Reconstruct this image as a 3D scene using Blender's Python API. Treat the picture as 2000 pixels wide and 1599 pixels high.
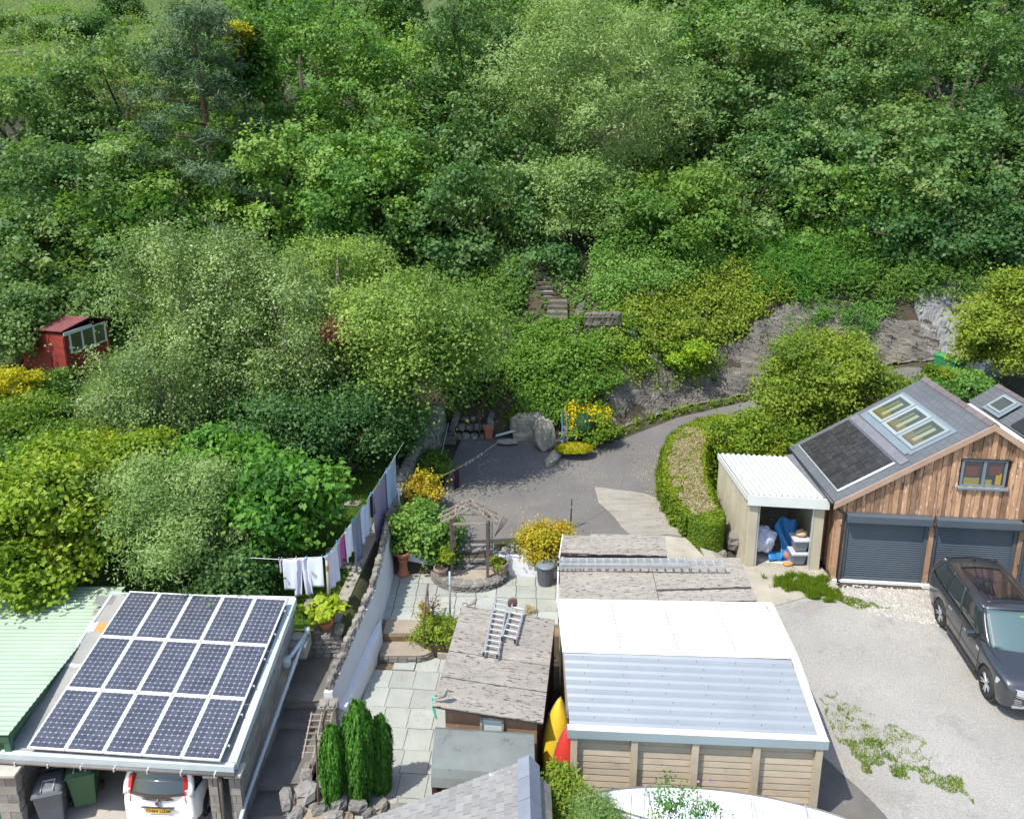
import bpy, math, random
import numpy as np
from mathutils import Matrix, Vector
for o in list(bpy.data.objects): bpy.data.objects.remove(o)
sc = bpy.context.scene; COL = sc.collection
# ---------------- camera, sky, sun, exposure ----------------
TH = math.atan(.2625); SN = math.sin(TH); CS = math.cos(TH); CH = 14.8; FOC = 1600.; PY0 = 620.
cd = bpy.data.cameras.new('camera'); cam = bpy.data.objects.new('camera', cd); COL.objects.link(cam)
cam.location = (0, 0, CH); cam.rotation_euler = (math.pi/2-TH, 0, 0)
cd.sensor_fit = 'HORIZONTAL'; cd.sensor_width = 36; cd.lens = 36*FOC/2000; cd.shift_y = -(799.5-PY0)/2000
cd.clip_start = .1; cd.clip_end = 3000
sc.camera = cam
SUN = Vector((-.47, -.34, 1)).normalized()
el = math.asin(SUN.z); az = math.atan2(SUN.x, SUN.y)
w = bpy.data.worlds.new('World'); sc.world = w; w.use_nodes = True
nt = w.node_tree; sky = nt.nodes.new('ShaderNodeTexSky'); sky.sky_type = 'NISHITA'; sky.sun_disc = False
sky.sun_elevation = el; sky.sun_rotation = az; sky.air_density = 1.2; sky.dust_density = 1.5
nt.links.new(sky.outputs[0], nt.nodes['Background'].inputs[0]); nt.nodes['Background'].inputs[1].default_value = .15
sl = bpy.data.lights.new('sun', 'SUN'); sl.energy = 3.5; sl.angle = math.radians(.5); sl.color = (1, .96, .88)
so = bpy.data.objects.new('sun', sl); COL.objects.link(so); so.rotation_euler = SUN.to_track_quat('Z', 'Y').to_euler(); so.location = (0, 0, 60)
sc.view_settings.view_transform = 'Standard'; sc.view_settings.look = 'None'; sc.view_settings.exposure = .82
sc.view_settings.gamma = 1; sc.view_settings.use_curve_mapping = False
sc.render.engine = 'CYCLES'; sc.cycles.max_bounces = 6; sc.cycles.transparent_max_bounces = 6

rnd = random.Random(7); NR = np.random.default_rng(11)
def V3(*a): return np.array(a, float)
def ray(px, py):
    u = (px-1000)/FOC; w_ = (py-PY0)/FOC
    return V3(u, CS-w_*SN, -(SN+w_*CS))
def P(px, py, z):
    d = ray(px, py); return V3(0, 0, CH)+d*((z-CH)/d[2])
def Py(px, py, y):
    d = ray(px, py); return V3(0, 0, CH)+d*(y/d[1])
def proj(p):
    x, y, z = p[0], p[1], p[2]-CH
    Z = y*CS-z*SN; U = y*SN+z*CS
    return 1000+FOC*x/Z, PY0-FOC*U/Z
def itp(x, xs, ys): return float(np.interp(x, xs, ys))
# ---------------- smooth noise in numpy ----------------
_k = NR.normal(size=(24, 3)); _k /= np.linalg.norm(_k, axis=1)[:, None]; _ph = NR.uniform(0, 6.28, 24)
def wob(p, s=1., o=0):
    p = np.asarray(p, float)*s
    v = 0
    for i in range(6):
        j = (i+o*5) % 24
        v = v+np.sin(p@_k[j]*(1+.37*i)*3.1+_ph[j]+1.7*np.sin(p@_k[(j+7) % 24]*2.3+_ph[(j+3) % 24]))
    return v/6
# ---------------- materials ----------------
MATS = {}
def mat(name, c1, c2=None, scale=3., rough=.8, bump=.3, metal=0., rv=.12, stretch=(1, 1, 1), spec=.4, stain=None, stain2=None, coat=0., bsc=None, emit=None, bdist=.02):
    if name in MATS: return MATS[name]
    m = bpy.data.materials.new(name); m.use_nodes = True; t = m.node_tree; N = t.nodes; L = t.links
    b = N['Principled BSDF']
    c2 = c2 or tuple(x*.75 for x in c1)
    tc = N.new('ShaderNodeTexCoord'); oi = N.new('ShaderNodeObjectInfo')
    vm = N.new('ShaderNodeVectorMath'); vm.operation = 'MULTIPLY_ADD'
    cb = N.new('ShaderNodeCombineXYZ')
    for i in range(3): L.new(oi.outputs['Random'], cb.inputs[i])
    vm.inputs[1].default_value = (37, 53, 71); L.new(cb.outputs[0], vm.inputs[0]); L.new(tc.outputs['Object'], vm.inputs[2])
    mp = N.new('ShaderNodeMapping'); mp.inputs['Scale'].default_value = stretch; L.new(vm.outputs[0], mp.inputs[0])
    def noise(s, d=6, r=.6):
        n = N.new('ShaderNodeTexNoise'); n.inputs['Scale'].default_value = s; n.inputs['Detail'].default_value = d; n.inputs['Roughness'].default_value = r
        L.new(mp.outputs[0], n.inputs['Vector']); return n
    n1 = noise(scale)
    rp = N.new('ShaderNodeMapRange'); rp.inputs[1].default_value = .32; rp.inputs[2].default_value = .68; L.new(n1.outputs[0], rp.inputs[0])
    mx = N.new('ShaderNodeMix'); mx.data_type = 'RGBA'; mx.inputs[6].default_value = (*c1, 1); mx.inputs[7].default_value = (*c2, 1)
    L.new(rp.outputs[0], mx.inputs[0]); col = mx.outputs[2]
    for st in (stain, stain2):
        if st:
            n2 = noise(st[1], 8, .7); r2 = N.new('ShaderNodeMapRange'); r2.inputs[1].default_value = st[2]; r2.inputs[2].default_value = st[2]+(st[3] if len(st) > 3 else .06)
            L.new(n2.outputs[0], r2.inputs[0]); m2 = N.new('ShaderNodeMix'); m2.data_type = 'RGBA'; m2.inputs[7].default_value = (*st[0], 1)
            L.new(r2.outputs[0], m2.inputs[0]); L.new(col, m2.inputs[6]); col = m2.outputs[2]
    at = N.new('ShaderNodeAttribute'); at.attribute_name = 'v'
    ad = N.new('ShaderNodeMath'); ad.operation = 'ADD'; L.new(oi.outputs['Random'], ad.inputs[0]); L.new(at.outputs['Fac'], ad.inputs[1])
    fr = N.new('ShaderNodeMath'); fr.operation = 'FRACT'; L.new(ad.outputs[0], fr.inputs[0])
    mr = N.new('ShaderNodeMapRange'); mr.inputs[3].default_value = 1-rv; mr.inputs[4].default_value = 1+rv; L.new(fr.outputs[0], mr.inputs[0])
    sc_ = N.new('ShaderNodeVectorMath'); sc_.operation = 'SCALE'; L.new(col, sc_.inputs[0]); L.new(mr.outputs[0], sc_.inputs[3])
    L.new(sc_.outputs[0], b.inputs['Base Color'])
    b.inputs['Roughness'].default_value = rough; b.inputs['Metallic'].default_value = metal; b.inputs['Specular IOR Level'].default_value = spec
    b.inputs['Coat Weight'].default_value = coat
    if bump:
        bn = noise(bsc or scale*6, 5, .7); bp = N.new('ShaderNodeBump'); bp.inputs['Strength'].default_value = bump; bp.inputs['Distance'].default_value = bdist
        L.new(bn.outputs[0], bp.inputs['Height']); L.new(bp.outputs[0], b.inputs['Normal'])
    MATS[name] = m; return m
def leafmat(name, c0, c1, c2, gloss=.4, trans=.38):
    if name in MATS: return MATS[name]
    m = bpy.data.materials.new(name); m.use_nodes = True; t = m.node_tree; N = t.nodes; L = t.links
    b = N['Principled BSDF']; out = N['Material Output']
    at = N.new('ShaderNodeAttribute'); at.attribute_name = 'v'
    r = N.new('ShaderNodeValToRGB'); e = r.color_ramp.elements
    e[0].color = (*c0, 1); e[0].position = .08; e[1].color = (*c2, 1); e[1].position = .95; k = e.new(.5); k.color = (*c1, 1)
    L.new(at.outputs['Fac'], r.inputs[0]); L.new(r.outputs[0], b.inputs['Base Color'])
    b.inputs['Roughness'].default_value = .55; b.inputs['Specular IOR Level'].default_value = gloss*.6
    tr = N.new('ShaderNodeBsdfTranslucent'); ms = N.new('ShaderNodeMixShader'); ms.inputs[0].default_value = trans
    g = N.new('ShaderNodeMix'); g.data_type = 'RGBA'; g.blend_type = 'MULTIPLY'; g.inputs[0].default_value = 1; g.inputs[7].default_value = (1.25, 1.3, .6, 1)
    L.new(r.outputs[0], g.inputs[6]); L.new(g.outputs[2], tr.inputs[0])
    L.new(b.outputs[0], ms.inputs[1]); L.new(tr.outputs[0], ms.inputs[2]); L.new(ms.outputs[0], out.inputs[0])
    MATS[name] = m; return m
def glassmat(name, col, rough=.05):
    if name in MATS: return MATS[name]
    m = bpy.data.materials.new(name); m.use_nodes = True; b = m.node_tree.nodes['Principled BSDF']
    b.inputs['Base Color'].default_value = (*col, 1); b.inputs['Roughness'].default_value = rough; b.inputs['Specular IOR Level'].default_value = .8
    b.inputs['Coat Weight'].default_value = .6; b.inputs['Coat Roughness'].default_value = .02
    MATS[name] = m; return m
# ---------------- mesh building ----------------
def wm(o):
    M = o.matrix_basis.copy(); p = o.parent
    while p: M = p.matrix_basis @ M; p = p.parent
    return M
def link(name, me, mats, parent, kind, label, cat, group, centre=True):
    o = bpy.data.objects.new(name, me); COL.objects.link(o)
    for m in (mats if isinstance(mats, (list, tuple)) else [mats]): me.materials.append(m)
    if parent: o.parent = parent
    if kind: o['kind'] = kind
    if label: o['label'] = label
    if cat: o['category'] = cat
    if group: o['group'] = group
    return o
class MB:
    def __init__(s): s.v = []; s.f = []; s.m = []; s.n = 0
    def add(s, vs, fs, mi=0):
        vs = np.asarray(vs, float); s.v.append(vs); s.f += [tuple(i+s.n for i in f) for f in fs]; s.m += [mi]*len(fs); s.n += len(vs); return s
    def obox(s, p, a, b, c, mi=0):
        p, a, b, c = map(lambda q: np.asarray(q, float), (p, a, b, c))
        if np.dot(np.cross(a, b), c) < 0: a, b = b, a
        vs = [p, p+a, p+a+b, p+b, p+c, p+a+c, p+a+b+c, p+b+c]
        return s.add(vs, [(3, 2, 1, 0), (4, 5, 6, 7), (0, 1, 5, 4), (1, 2, 6, 5), (2, 3, 7, 6), (3, 0, 4, 7)], mi)
    def box(s, c, d, rz=0, mi=0, rx=0, ry=0):
        R = np.array(Matrix.Rotation(rz, 3, 'Z') @ Matrix.Rotation(ry, 3, 'Y') @ Matrix.Rotation(rx, 3, 'X'))
        a, b, e = R[:, 0]*d[0], R[:, 1]*d[1], R[:, 2]*d[2]
        return s.obox(np.asarray(c, float)-(a+b+e)/2, a, b, e, mi)
    def tube(s, pts, r, n=8, mi=0, cap=True):
        pts = [np.asarray(p, float) for p in pts]; k = len(pts)
        rs = r if isinstance(r, (list, tuple)) else [r]*k
        vs = []; up = V3(.123, .31, .94)
        for i, p in enumerate(pts):
            d = pts[min(i+1, k-1)]-pts[max(i-1, 0)]; d = d/(np.linalg.norm(d)+1e-9)
            a = np.cross(d, up); a /= np.linalg.norm(a)+1e-9; b = np.cross(d, a)
            for j in range(n):
                t = 2*math.pi*j/n; vs.append(p+rs[i]*(math.cos(t)*a+math.sin(t)*b))
        fs = [(i*n+j, i*n+(j+1) % n, (i+1)*n+(j+1) % n, (i+1)*n+j) for i in range(k-1) for j in range(n)]
        if cap: fs += [tuple(range(n-1, -1, -1)), tuple((k-1)*n+j for j in range(n))]
        return s.add(vs, fs, mi)
    def lathe(s, c, prof, n=16, mi=0, sx=1, sy=1):
        vs = []
        for r, z in prof:
            for j in range(n):
                t = 2*math.pi*j/n; vs.append((c[0]+sx*r*math.cos(t), c[1]+sy*r*math.sin(t), c[2]+z))
        k = len(prof); fs = [(i*n+j, i*n+(j+1) % n, (i+1)*n+(j+1) % n, (i+1)*n+j) for i in range(k-1) for j in range(n)]
        fs += [tuple(range(n-1, -1, -1)), tuple((k-1)*n+j for j in range(n))]
        return s.add(vs, fs, mi)
    def prism(s, poly, ext, mi=0):
        poly = [np.asarray(p, float) for p in poly]; n = len(poly); ext = np.asarray(ext, float)
        nrm = sum(np.cross(poly[i]-poly[0], poly[(i+1) % n]-poly[0]) for i in range(n))
        if np.dot(nrm, ext) < 0: poly = poly[::-1]
        vs = poly+[p+ext for p in poly]
        fs = [tuple(range(n-1, -1, -1)), tuple(range(n, 2*n))]+[(i, (i+1) % n, n+(i+1) % n, n+i) for i in range(n)]
        return s.add(vs, fs, mi)
    def grid(s, nu, nv, f, mi=0):
        vs = [f(i/nu, j/nv) for j in range(nv+1) for i in range(nu+1)]
        fs = [(j*(nu+1)+i, j*(nu+1)+i+1, (j+1)*(nu+1)+i+1, (j+1)*(nu+1)+i) for j in range(nv) for i in range(nu)]
        return s.add(vs, fs, mi)
    def build(s, name, mats, parent=None, smooth=False, kind=None, label=None, cat=None, group=None, vr=False, bevel=0, solid=0):
        vs = np.concatenate(s.v)
        if parent is not None:
            M = np.array(wm(parent).inverted()); vs = vs@M[:3, :3].T+M[:3, 3]
        lo, hi = vs.min(0), vs.max(0); c = V3((lo[0]+hi[0])/2, (lo[1]+hi[1])/2, lo[2] if parent is None else (lo[2]+hi[2])/2)
        me = bpy.data.meshes.new(name); me.from_pydata((vs-c).tolist(), [], s.f)
        if len(set(s.m)) > 1: me.polygons.foreach_set('material_index', s.m)
        if smooth: me.polygons.foreach_set('use_smooth', [True]*len(me.polygons))
        if vr:
            a = me.attributes.new('v', 'FLOAT', 'FACE'); r = np.repeat(NR.random(len(s.f)//vr+1), vr)[:len(s.f)]; a.data.foreach_set('value', r.astype(np.float32))
        me.update()
        o = link(name, me, mats, parent, kind, label, cat, group); o.location = c
        if solid:
            q = o.modifiers.new('solid', 'SOLIDIFY'); q.thickness = solid; q.offset = 0
        if bevel:
            q = o.modifiers.new('bevel', 'BEVEL'); q.width = bevel; q.segments = 2; q.limit_method = 'ANGLE'
        return o
def thing(name, label, cat, loc, group=None, rz=0):
    o = bpy.data.objects.new(name, None); COL.objects.link(o); o.empty_display_size = .2
    o.location = [float(q) for q in loc]; o.rotation_euler = (0, 0, rz)
    if label: o['label'] = label
    if cat: o['category'] = cat
    if group: o['group'] = group
    return o
def inst(src, name, loc, parent, rot=(0, 0, 0), scale=(1, 1, 1)):
    """another object that shares src's mesh; loc in world coordinates"""
    o = bpy.data.objects.new(name, src.data); COL.objects.link(o); o.parent = parent
    l = Vector([float(q) for q in loc]); o.location = (wm(parent).inverted() @ l) if parent else l
    o.rotation_euler = rot; o.scale = scale
    return o
def copy_tree(o, loc=None, rz=None, label=None, parent=None, sc_=None):
    c = o.copy(); COL.objects.link(c); c.parent = parent
    if loc is not None: c.location = [float(q) for q in loc]
    if rz is not None: c.rotation_euler = (0, 0, rz)
    if sc_: c.scale = (sc_,)*3
    if label: c['label'] = label
    for ch in list(o.children): copy_tree(ch, parent=c)
    return c
# ---------------- foliage ----------------
def leafmesh(name, C_, Nrm, val, L_, W_, m, parent=None, kind=None, label=None, cat=None, group=None):
    n = len(C_)
    Nrm = Nrm/(np.linalg.norm(Nrm, axis=1)[:, None]+1e-9)
    t = NR.normal(size=(n, 3)); a = np.cross(Nrm, t); a /= np.linalg.norm(a, axis=1)[:, None]+1e-9; b = np.cross(Nrm, a)
    s = NR.uniform(.65, 1.3, (n, 1)); a = a*s*L_/2; b = b*s*W_/2
    fold = Nrm*s*W_*.18
    vs = np.stack([C_-a, C_+b*1.0+a*.1+fold, C_+a, C_-b+a*.1+fold], 1).reshape(-1, 3)
    if parent is not None:
        M = np.array(wm(parent).inverted()); vs = vs@M[:3, :3].T+M[:3, 3]
    lo, hi = vs.min(0), vs.max(0); c = (lo+hi)/2
    if parent is None: c[2] = lo[2]
    vs = vs-c
    me = bpy.data.meshes.new(name); me.vertices.add(4*n); me.vertices.foreach_set('co', vs.astype(np.float32).ravel())
    me.loops.add(4*n); me.loops.foreach_set('vertex_index', np.arange(4*n, dtype=np.int32)); me.polygons.add(n)
    me.polygons.foreach_set('loop_start', np.arange(0, 4*n, 4, dtype=np.int32))
    at = me.attributes.new('v', 'FLOAT', 'FACE'); at.data.foreach_set('value', np.clip(val, 0, 1).astype(np.float32))
    me.update(calc_edges=True); me.validate()
    o = link(name, me, m, parent, kind, label, cat, group); o.location = c
    return o
def unit(n):
    d = NR.normal(size=(n, 3)); return d/np.linalg.norm(d, axis=1)[:, None]
def lobes_for(c, R, n, lr=.42, flat=.8, zmin=-1.):
    """lobes over an ellipsoid: list of centre, radii"""
    out = []
    for i in range(n):
        z = 1-2*(i+.5)/n; z = z*.92+rnd.uniform(-.1, .1)
        if z < zmin: continue
        a = i*2.39996+rnd.uniform(-.4, .4); q = math.sqrt(max(0, 1-z*z))
        k = rnd.uniform(.56, .80)
        r = rnd.uniform(.75, 1.25)*lr
        out.append((V3(c[0]+R[0]*k*q*math.cos(a), c[1]+R[1]*k*q*math.sin(a), c[2]+R[2]*k*z), V3(R[0]*r, R[1]*r, R[2]*r*flat)))
    return out
def crownpts(lobes, n, clump, up=.45, droop=0., per=26, cflat=.6, low=.35, sub=7):
    rad = np.array([l[1].mean() for l in lobes]); p = rad**2/sum(rad**2)
    nc = max(8, n//per); li = NR.choice(len(lobes), nc, p=p)
    cen = np.array([l[0] for l in lobes])[li]; rr = np.array([l[1] for l in lobes])[li]
    d = unit(nc); flip = (d[:, 2] < 0) & (NR.random(nc) > low); d[flip, 2] *= -1
    sd_ = unit(len(lobes)*sub).reshape(len(lobes), sub, 3); sd_[..., 2] = np.abs(sd_[..., 2])*NR.choice([1, 1, 1, -.6], (len(lobes), sub))
    sl_ = NR.integers(0, sub, nc); far = NR.uniform(.45, 1.0, (len(lobes), sub))[li, sl_][:, None]
    cc = cen+sd_[li, sl_]*rr*far+d*rr*.46*NR.uniform(.7, 1.15, (nc, 1))
    out_ = NR.random(nc) < .06; cc[out_] += d[out_]*rr[out_]*.35
    cs = clump*NR.uniform(.6, 1.35, nc); cv = NR.random(nc); lv = NR.random(len(lobes))[li]
    k = np.repeat(np.arange(nc), per)
    off = NR.normal(size=(len(k), 3))*.5; off[:, 2] *= cflat
    if droop: off[:, 2] -= droop*NR.exponential(.8, len(k))
    pts = cc[k]+off*cs[k][:, None]
    nrm = d[k]*.85+V3(0, -.12, up*.8)+NR.normal(size=(len(k), 3))*.42
    val = .27*NR.random(len(k))+.38*cv[k]+.35*lv[k]
    return pts, nrm, val
# ---------------- terrain ----------------
def I(x, xs, ys): return np.interp(x, xs, ys)
def yb(x): return I(x, [-8, -3, 1.3, 4.4, 8, 11, 18, 25], [33, 32.3, 31.5, 32.5, 34.8, 36.2, 37.6, 38])
def sm(x, a, b):
    t = np.clip((x-a)/(b-a), 0, 1); return t*t*(3-2*t)
def hgt(x, y):
    x = np.asarray(x, float); y = np.asarray(y, float)
    left = I(y, [10, 18.8, 19.4, 20, 24, 30, 36, 45, 60, 100, 150, 300, 600, 1000], [-.85, -.85, .95, 1.1, 1.5, 2.3, 3.2, 5.5, 9.5, 17, 22.5, 52, 122, 210])
    base = I(y, [10, 22.7, 23.3, 31.5], [-.06, -.06, .95, 1.27])
    rbase = I(y, [8, 14, 22.8, 26, 31, 36], [-.25, -.06, .24, .9, 1.27, 1.6])+.13*np.clip(x-11, 0, 12)*sm(y, 29, 34)
    lo = base*(1-sm(x, 1, 6.4))+rbase*sm(x, 1, 6.4)
    lo = np.where((y > 20.9) & (y < 23.1) & (x > 4.6), rbase*sm(x, 4.6, 6.2)+I(y, [20.9, 23.2], [0, .8])*(1-sm(x, 4.6, 6.2)), lo)
    s = y-yb(x)
    bc = I(s, [0, 1.5, 3, 6, 10, 16, 28, 68, 118, 270, 570, 970], [0, 2.3, 2.8, 3.6, 5.2, 7.7, 11.7, 18.7, 22.7, 51, 120, 208])
    br = I(s, [0, 1.5, 3, 5, 8, 16, 28, 68, 118, 270, 570, 970], [0, 1.6, 3.2, 4.6, 5.6, 8, 12, 19, 23, 51, 120, 208])
    k = sm(x, 3, 8); right = lo+bc*(1-k)+br*k
    xbl = I(y, [10, 24, 31, 34], [-4.55, -4.1, -3.3, -3.2]); wd = I(y, [10, 31, 36, 50], [.12, .2, 3, 10])
    t = sm(x, xbl-wd, xbl+wd)
    z = left*(1-t)+right*t
    z = np.where((x > 7.35) & (x < 18) & (y > 22.6) & (y < 26.3), np.minimum(z, .24), z)
    n = wob(np.stack([x, y, x*0], -1), .35)*.25+wob(np.stack([x, y, x*0], -1), 1.3, 1)*.06
    amp = np.clip((y-31.5)/6, 0, 1)+np.clip((-x-7)/6, 0, 1)*sm(y, 20, 24)
    z = z+n*np.clip(amp, 0, 1)*(1+np.clip((y-60)/40, 0, 5))
    return z
def h1(x, y): return float(hgt(x, y))
def GT(px, py, y0=24., up=0.):
    """where the sight line through this pixel of the photograph meets the ground beyond y0"""
    d = ray(px, py); ys_ = np.arange(y0, 120, .05); t = ys_/d[1]; x_ = d[0]*t; z_ = CH+d[2]*t; k = np.argmax(z_ <= hgt(x_, ys_)); return V3(x_[k], ys_[k], h1(x_[k], ys_[k])+up)
xs = np.concatenate([-np.geomspace(700, 26, 30), np.arange(-25.5, 25.6, .3), np.geomspace(26, 500, 26)])
ys = np.concatenate([[5, 8], np.arange(10, 50, .3), np.geomspace(50.5, 950, 60)])
X, Y = np.meshgrid(xs, ys); Z = hgt(X, Y)
nx, ny = len(xs), len(ys)
me = bpy.data.meshes.new('hillside_ground'); idx = np.arange(nx*ny).reshape(ny, nx)
F = np.stack([idx[:-1, :-1], idx[:-1, 1:], idx[1:, 1:], idx[1:, :-1]], -1).reshape(-1, 4)
me.from_pydata(np.stack([X, Y, Z], -1).reshape(-1, 3).tolist(), [], F.tolist())
me.polygons.foreach_set('use_smooth', [True]*len(F))
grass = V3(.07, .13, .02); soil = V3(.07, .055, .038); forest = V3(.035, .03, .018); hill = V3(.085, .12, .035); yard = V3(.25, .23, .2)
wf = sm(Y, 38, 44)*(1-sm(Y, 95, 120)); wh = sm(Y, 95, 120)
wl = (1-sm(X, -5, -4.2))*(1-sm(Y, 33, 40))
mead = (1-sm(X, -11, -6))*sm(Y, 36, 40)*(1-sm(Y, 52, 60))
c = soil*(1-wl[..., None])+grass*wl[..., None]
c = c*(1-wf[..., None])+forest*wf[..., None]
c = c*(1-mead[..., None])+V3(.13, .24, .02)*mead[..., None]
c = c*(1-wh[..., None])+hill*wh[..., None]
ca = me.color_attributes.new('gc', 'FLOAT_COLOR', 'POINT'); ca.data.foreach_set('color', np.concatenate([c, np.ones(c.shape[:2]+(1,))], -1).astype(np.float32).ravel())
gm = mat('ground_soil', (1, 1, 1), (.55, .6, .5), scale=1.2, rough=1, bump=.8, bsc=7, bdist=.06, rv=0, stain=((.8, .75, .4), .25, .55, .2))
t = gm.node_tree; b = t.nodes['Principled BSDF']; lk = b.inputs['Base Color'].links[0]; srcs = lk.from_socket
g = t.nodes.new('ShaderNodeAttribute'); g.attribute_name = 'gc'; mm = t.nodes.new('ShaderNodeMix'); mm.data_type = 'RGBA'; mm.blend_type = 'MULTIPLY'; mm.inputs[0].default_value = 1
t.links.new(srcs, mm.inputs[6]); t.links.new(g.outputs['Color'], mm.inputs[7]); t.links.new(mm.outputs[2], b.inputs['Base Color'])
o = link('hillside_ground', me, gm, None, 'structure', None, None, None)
# ---------------- surface materials ----------------
M_tar = mat('tarmac', (.15, .141, .134), (.112, .105, .1), scale=.45, rough=.92, bump=.35, bsc=60, stain=((.175, .16, .145), .35, .52, .22), stain2=((.075, .069, .064), 1.3, .66, .1), rv=0)
M_con = mat('old_concrete', (.36, .33, .27), (.26, .24, .2), scale=1.6, rough=.95, bump=.5, bsc=22, stain=((.17, .16, .12), 2.2, .58, .1), rv=.06)
M_cold = mat('dark_path_concrete', (.15, .14, .125), (.09, .085, .08), scale=1.3, rough=.95, bump=.5, bsc=20, stain=((.21, .2, .17), 2.5, .6, .12), rv=.1)
M_grav = mat('gravel', (.42, .402, .37), (.335, .322, .295), scale=.35, rough=1, bump=1, bsc=22, bdist=.06, rv=0, stain=((.27, .265, .255), .9, .54, .14), stain2=((.41, .355, .285), .45, .57, .14))
t_ = M_grav.node_tree; b_ = t_.nodes['Principled BSDF']; lk_ = b_.inputs['Base Color'].links[0].from_socket; n_ = t_.nodes.new('ShaderNodeTexNoise'); n_.inputs['Scale'].default_value = 24; n_.inputs['Detail'].default_value = 6; n_.inputs['Roughness'].default_value = .8; tc_ = t_.nodes.new('ShaderNodeTexCoord'); t_.links.new(tc_.outputs['Object'], n_.inputs['Vector']); r_ = t_.nodes.new('ShaderNodeMapRange'); r_.inputs[1].default_value = .35; r_.inputs[2].default_value = .65; r_.inputs[3].default_value = .74; r_.inputs[4].default_value = 1.22; t_.links.new(n_.outputs[0], r_.inputs[0]); s_ = t_.nodes.new('ShaderNodeVectorMath'); s_.operation = 'SCALE'; t_.links.new(lk_, s_.inputs[0]); t_.links.new(r_.outputs[0], s_.inputs[3]); t_.links.new(s_.outputs[0], b_.inputs['Base Color'])
M_slab = mat('paving_concrete', (.33, .345, .31), (.26, .275, .255), scale=1.2, rough=.9, bump=.3, bsc=40, rv=.09, stain=((.3, .25, .18), 1.1, .62, .15), stain2=((.13, .12, .1), 5, .72, .05))
M_joint = mat('joint_dirt', (.2, .14, .08), (.1, .08, .045), scale=5, rough=1, bump=.7)
M_stone = mat('field_stone', (.3, .275, .23), (.19, .18, .16), scale=3, rough=.95, bump=.8, bsc=12, rv=.3, stain=((.34, .33, .27), 4, .6, .08), bdist=.04)
M_slatestone = mat('slate_stone', (.21, .2, .185), (.13, .125, .12), scale=3, rough=.9, bump=.8, bsc=14, rv=.3, stain=((.3, .26, .17), 3, .6, .1))
def strip(name, A, B, m, off=.02, nu=8, step=.5, zf=None, kind='structure', jag=0, **kw):
    """ruled sheet between two polylines lying on the ground"""
    def res(Pl):
        Pl = [V3(*p) for p in Pl]; L_ = [0]
        for i in range(1, len(Pl)): L_.append(L_[-1]+np.linalg.norm(Pl[i]-Pl[i-1]))
        return Pl, L_
    (A, LA), (B, LB) = res(A), res(B); n = max(2, int(max(LA[-1], LB[-1])/step))
    def at(Pl, L_, t): return V3(*[np.interp(t*L_[-1], L_, [p[k] for p in Pl]) for k in range(len(Pl[0]))])
    def f(u, v):
        p = at(A, LA, v)*(1-u)+at(B, LB, v)*u
        if jag and (u == 0 or u == 1 or v == 0 or v == 1): p = p+V3(*([jag*float(wob(V3(p[0], p[1], 0), 1.7))]*2+[0]*(len(p)-2)))
        if len(p) == 3: return p
        return V3(p[0], p[1], (zf(p[0], p[1]) if zf else h1(p[0], p[1]))+off)
    mb = MB().grid(nu, n, f); G = np.array(mb.v[0]).reshape(n+1, nu+1, 3)
    for e in (G[0], G[-1][::-1], G[:, 0][::-1], G[:, -1]):
        k = len(e); mb.add(np.concatenate([e-V3(0, 0, .12), e]), [(i, i+1, k+i+1, k+i) for i in range(k-1)])
    return mb.build(name, m, smooth=False, kind=kind, **kw)
# tarmac court and drive
strip('tarmac_court', [(-2.45, 23.75), (-2.62, 26), (-2.4, 29), (-2.05, 31.9)], [(1.75, 24.2), (3.6, 26.2), (4.3, 28.5), (4.2, 31.1)], M_tar, off=.05, nu=14, zf=lambda x, y: itp(y, [23, 32], [.98, 1.3]))
strip('tarmac_drive', [(1.6, 24.15), (3.45, 26.2), (4.15, 28.5), (4.0, 31.1), (5.2, 32.0), (7.2, 33.5), (10.9, 35.4), (17.5, 36.8), (30, 37.4)],
      [(5.4, 24.3), (5.5, 26.6), (5.7, 28.8), (6.3, 30.9), (7.2, 32), (8.6, 32.9), (11.3, 34.2), (17.5, 34.7), (30, 35)], M_tar, off=.035, nu=8, step=.4,
      zf=lambda x, y: itp(y, [23, 32], [.985, 1.31]) if y < 31 and x < 6.2 else max(h1(x, y), itp(y, [23, 32, 35], [.985, 1.31, 1.5])))
strip('concrete_apron', [(3.9, 24.2), (3.45, 25.4), (3.0, 26.4), (3.05, 27.45)], [(5.6, 24.2), (5.55, 25.4), (5.4, 26.4), (4.9, 26.95)], mat('brushed_concrete', (.30, .275, .235), (.225, .205, .175), scale=1.6, rough=.95, bump=.8, bsc=12, stretch=(.6, 2.5, 1), stain=((.15, .15, .09), 1.6, .6, .1), stain2=((.37, .345, .3), 5, .6, .08), rv=0), off=.055, nu=6, zf=lambda x, y: itp(y, [23, 32], [.98, 1.3]), jag=.07)
strip('concrete_ramp', [(1.6, 22.0), (1.5, 24.15)], [(6.6, 22.4), (5.6, 24.35)], M_con, off=0, nu=10, zf=lambda x, y: itp(y, [22, 24.3], [.5, 1.03]) )
strip('concrete_forecourt', [(6.3, 20.9), (6.4, 22.5), (6.0, 24.2)], [(10.1, 22.35), (10.0, 22.85), (9.95, 23.4)], M_con, off=.03, nu=10, zf=lambda x, y: itp(y, [20.9, 23], [.2, .33])+.6*float(sm(y, 22.6, 24.1))*float(1-sm(x, 6.2, 7.3)))
strip('gravel_yard', [(1.0, 6), (6.5, 14.0), (6.3, 18.0), (6.3, 20.95), (10.1, 22.4)], [(14, 6), (19, 11), (22, 16), (22.5, 20), (20.5, 22.0)], M_grav, off=.025, nu=50, step=.35, zf=lambda x, y: itp(y, [6, 14, 22.8], [-.25, -.03, .27]))
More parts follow.
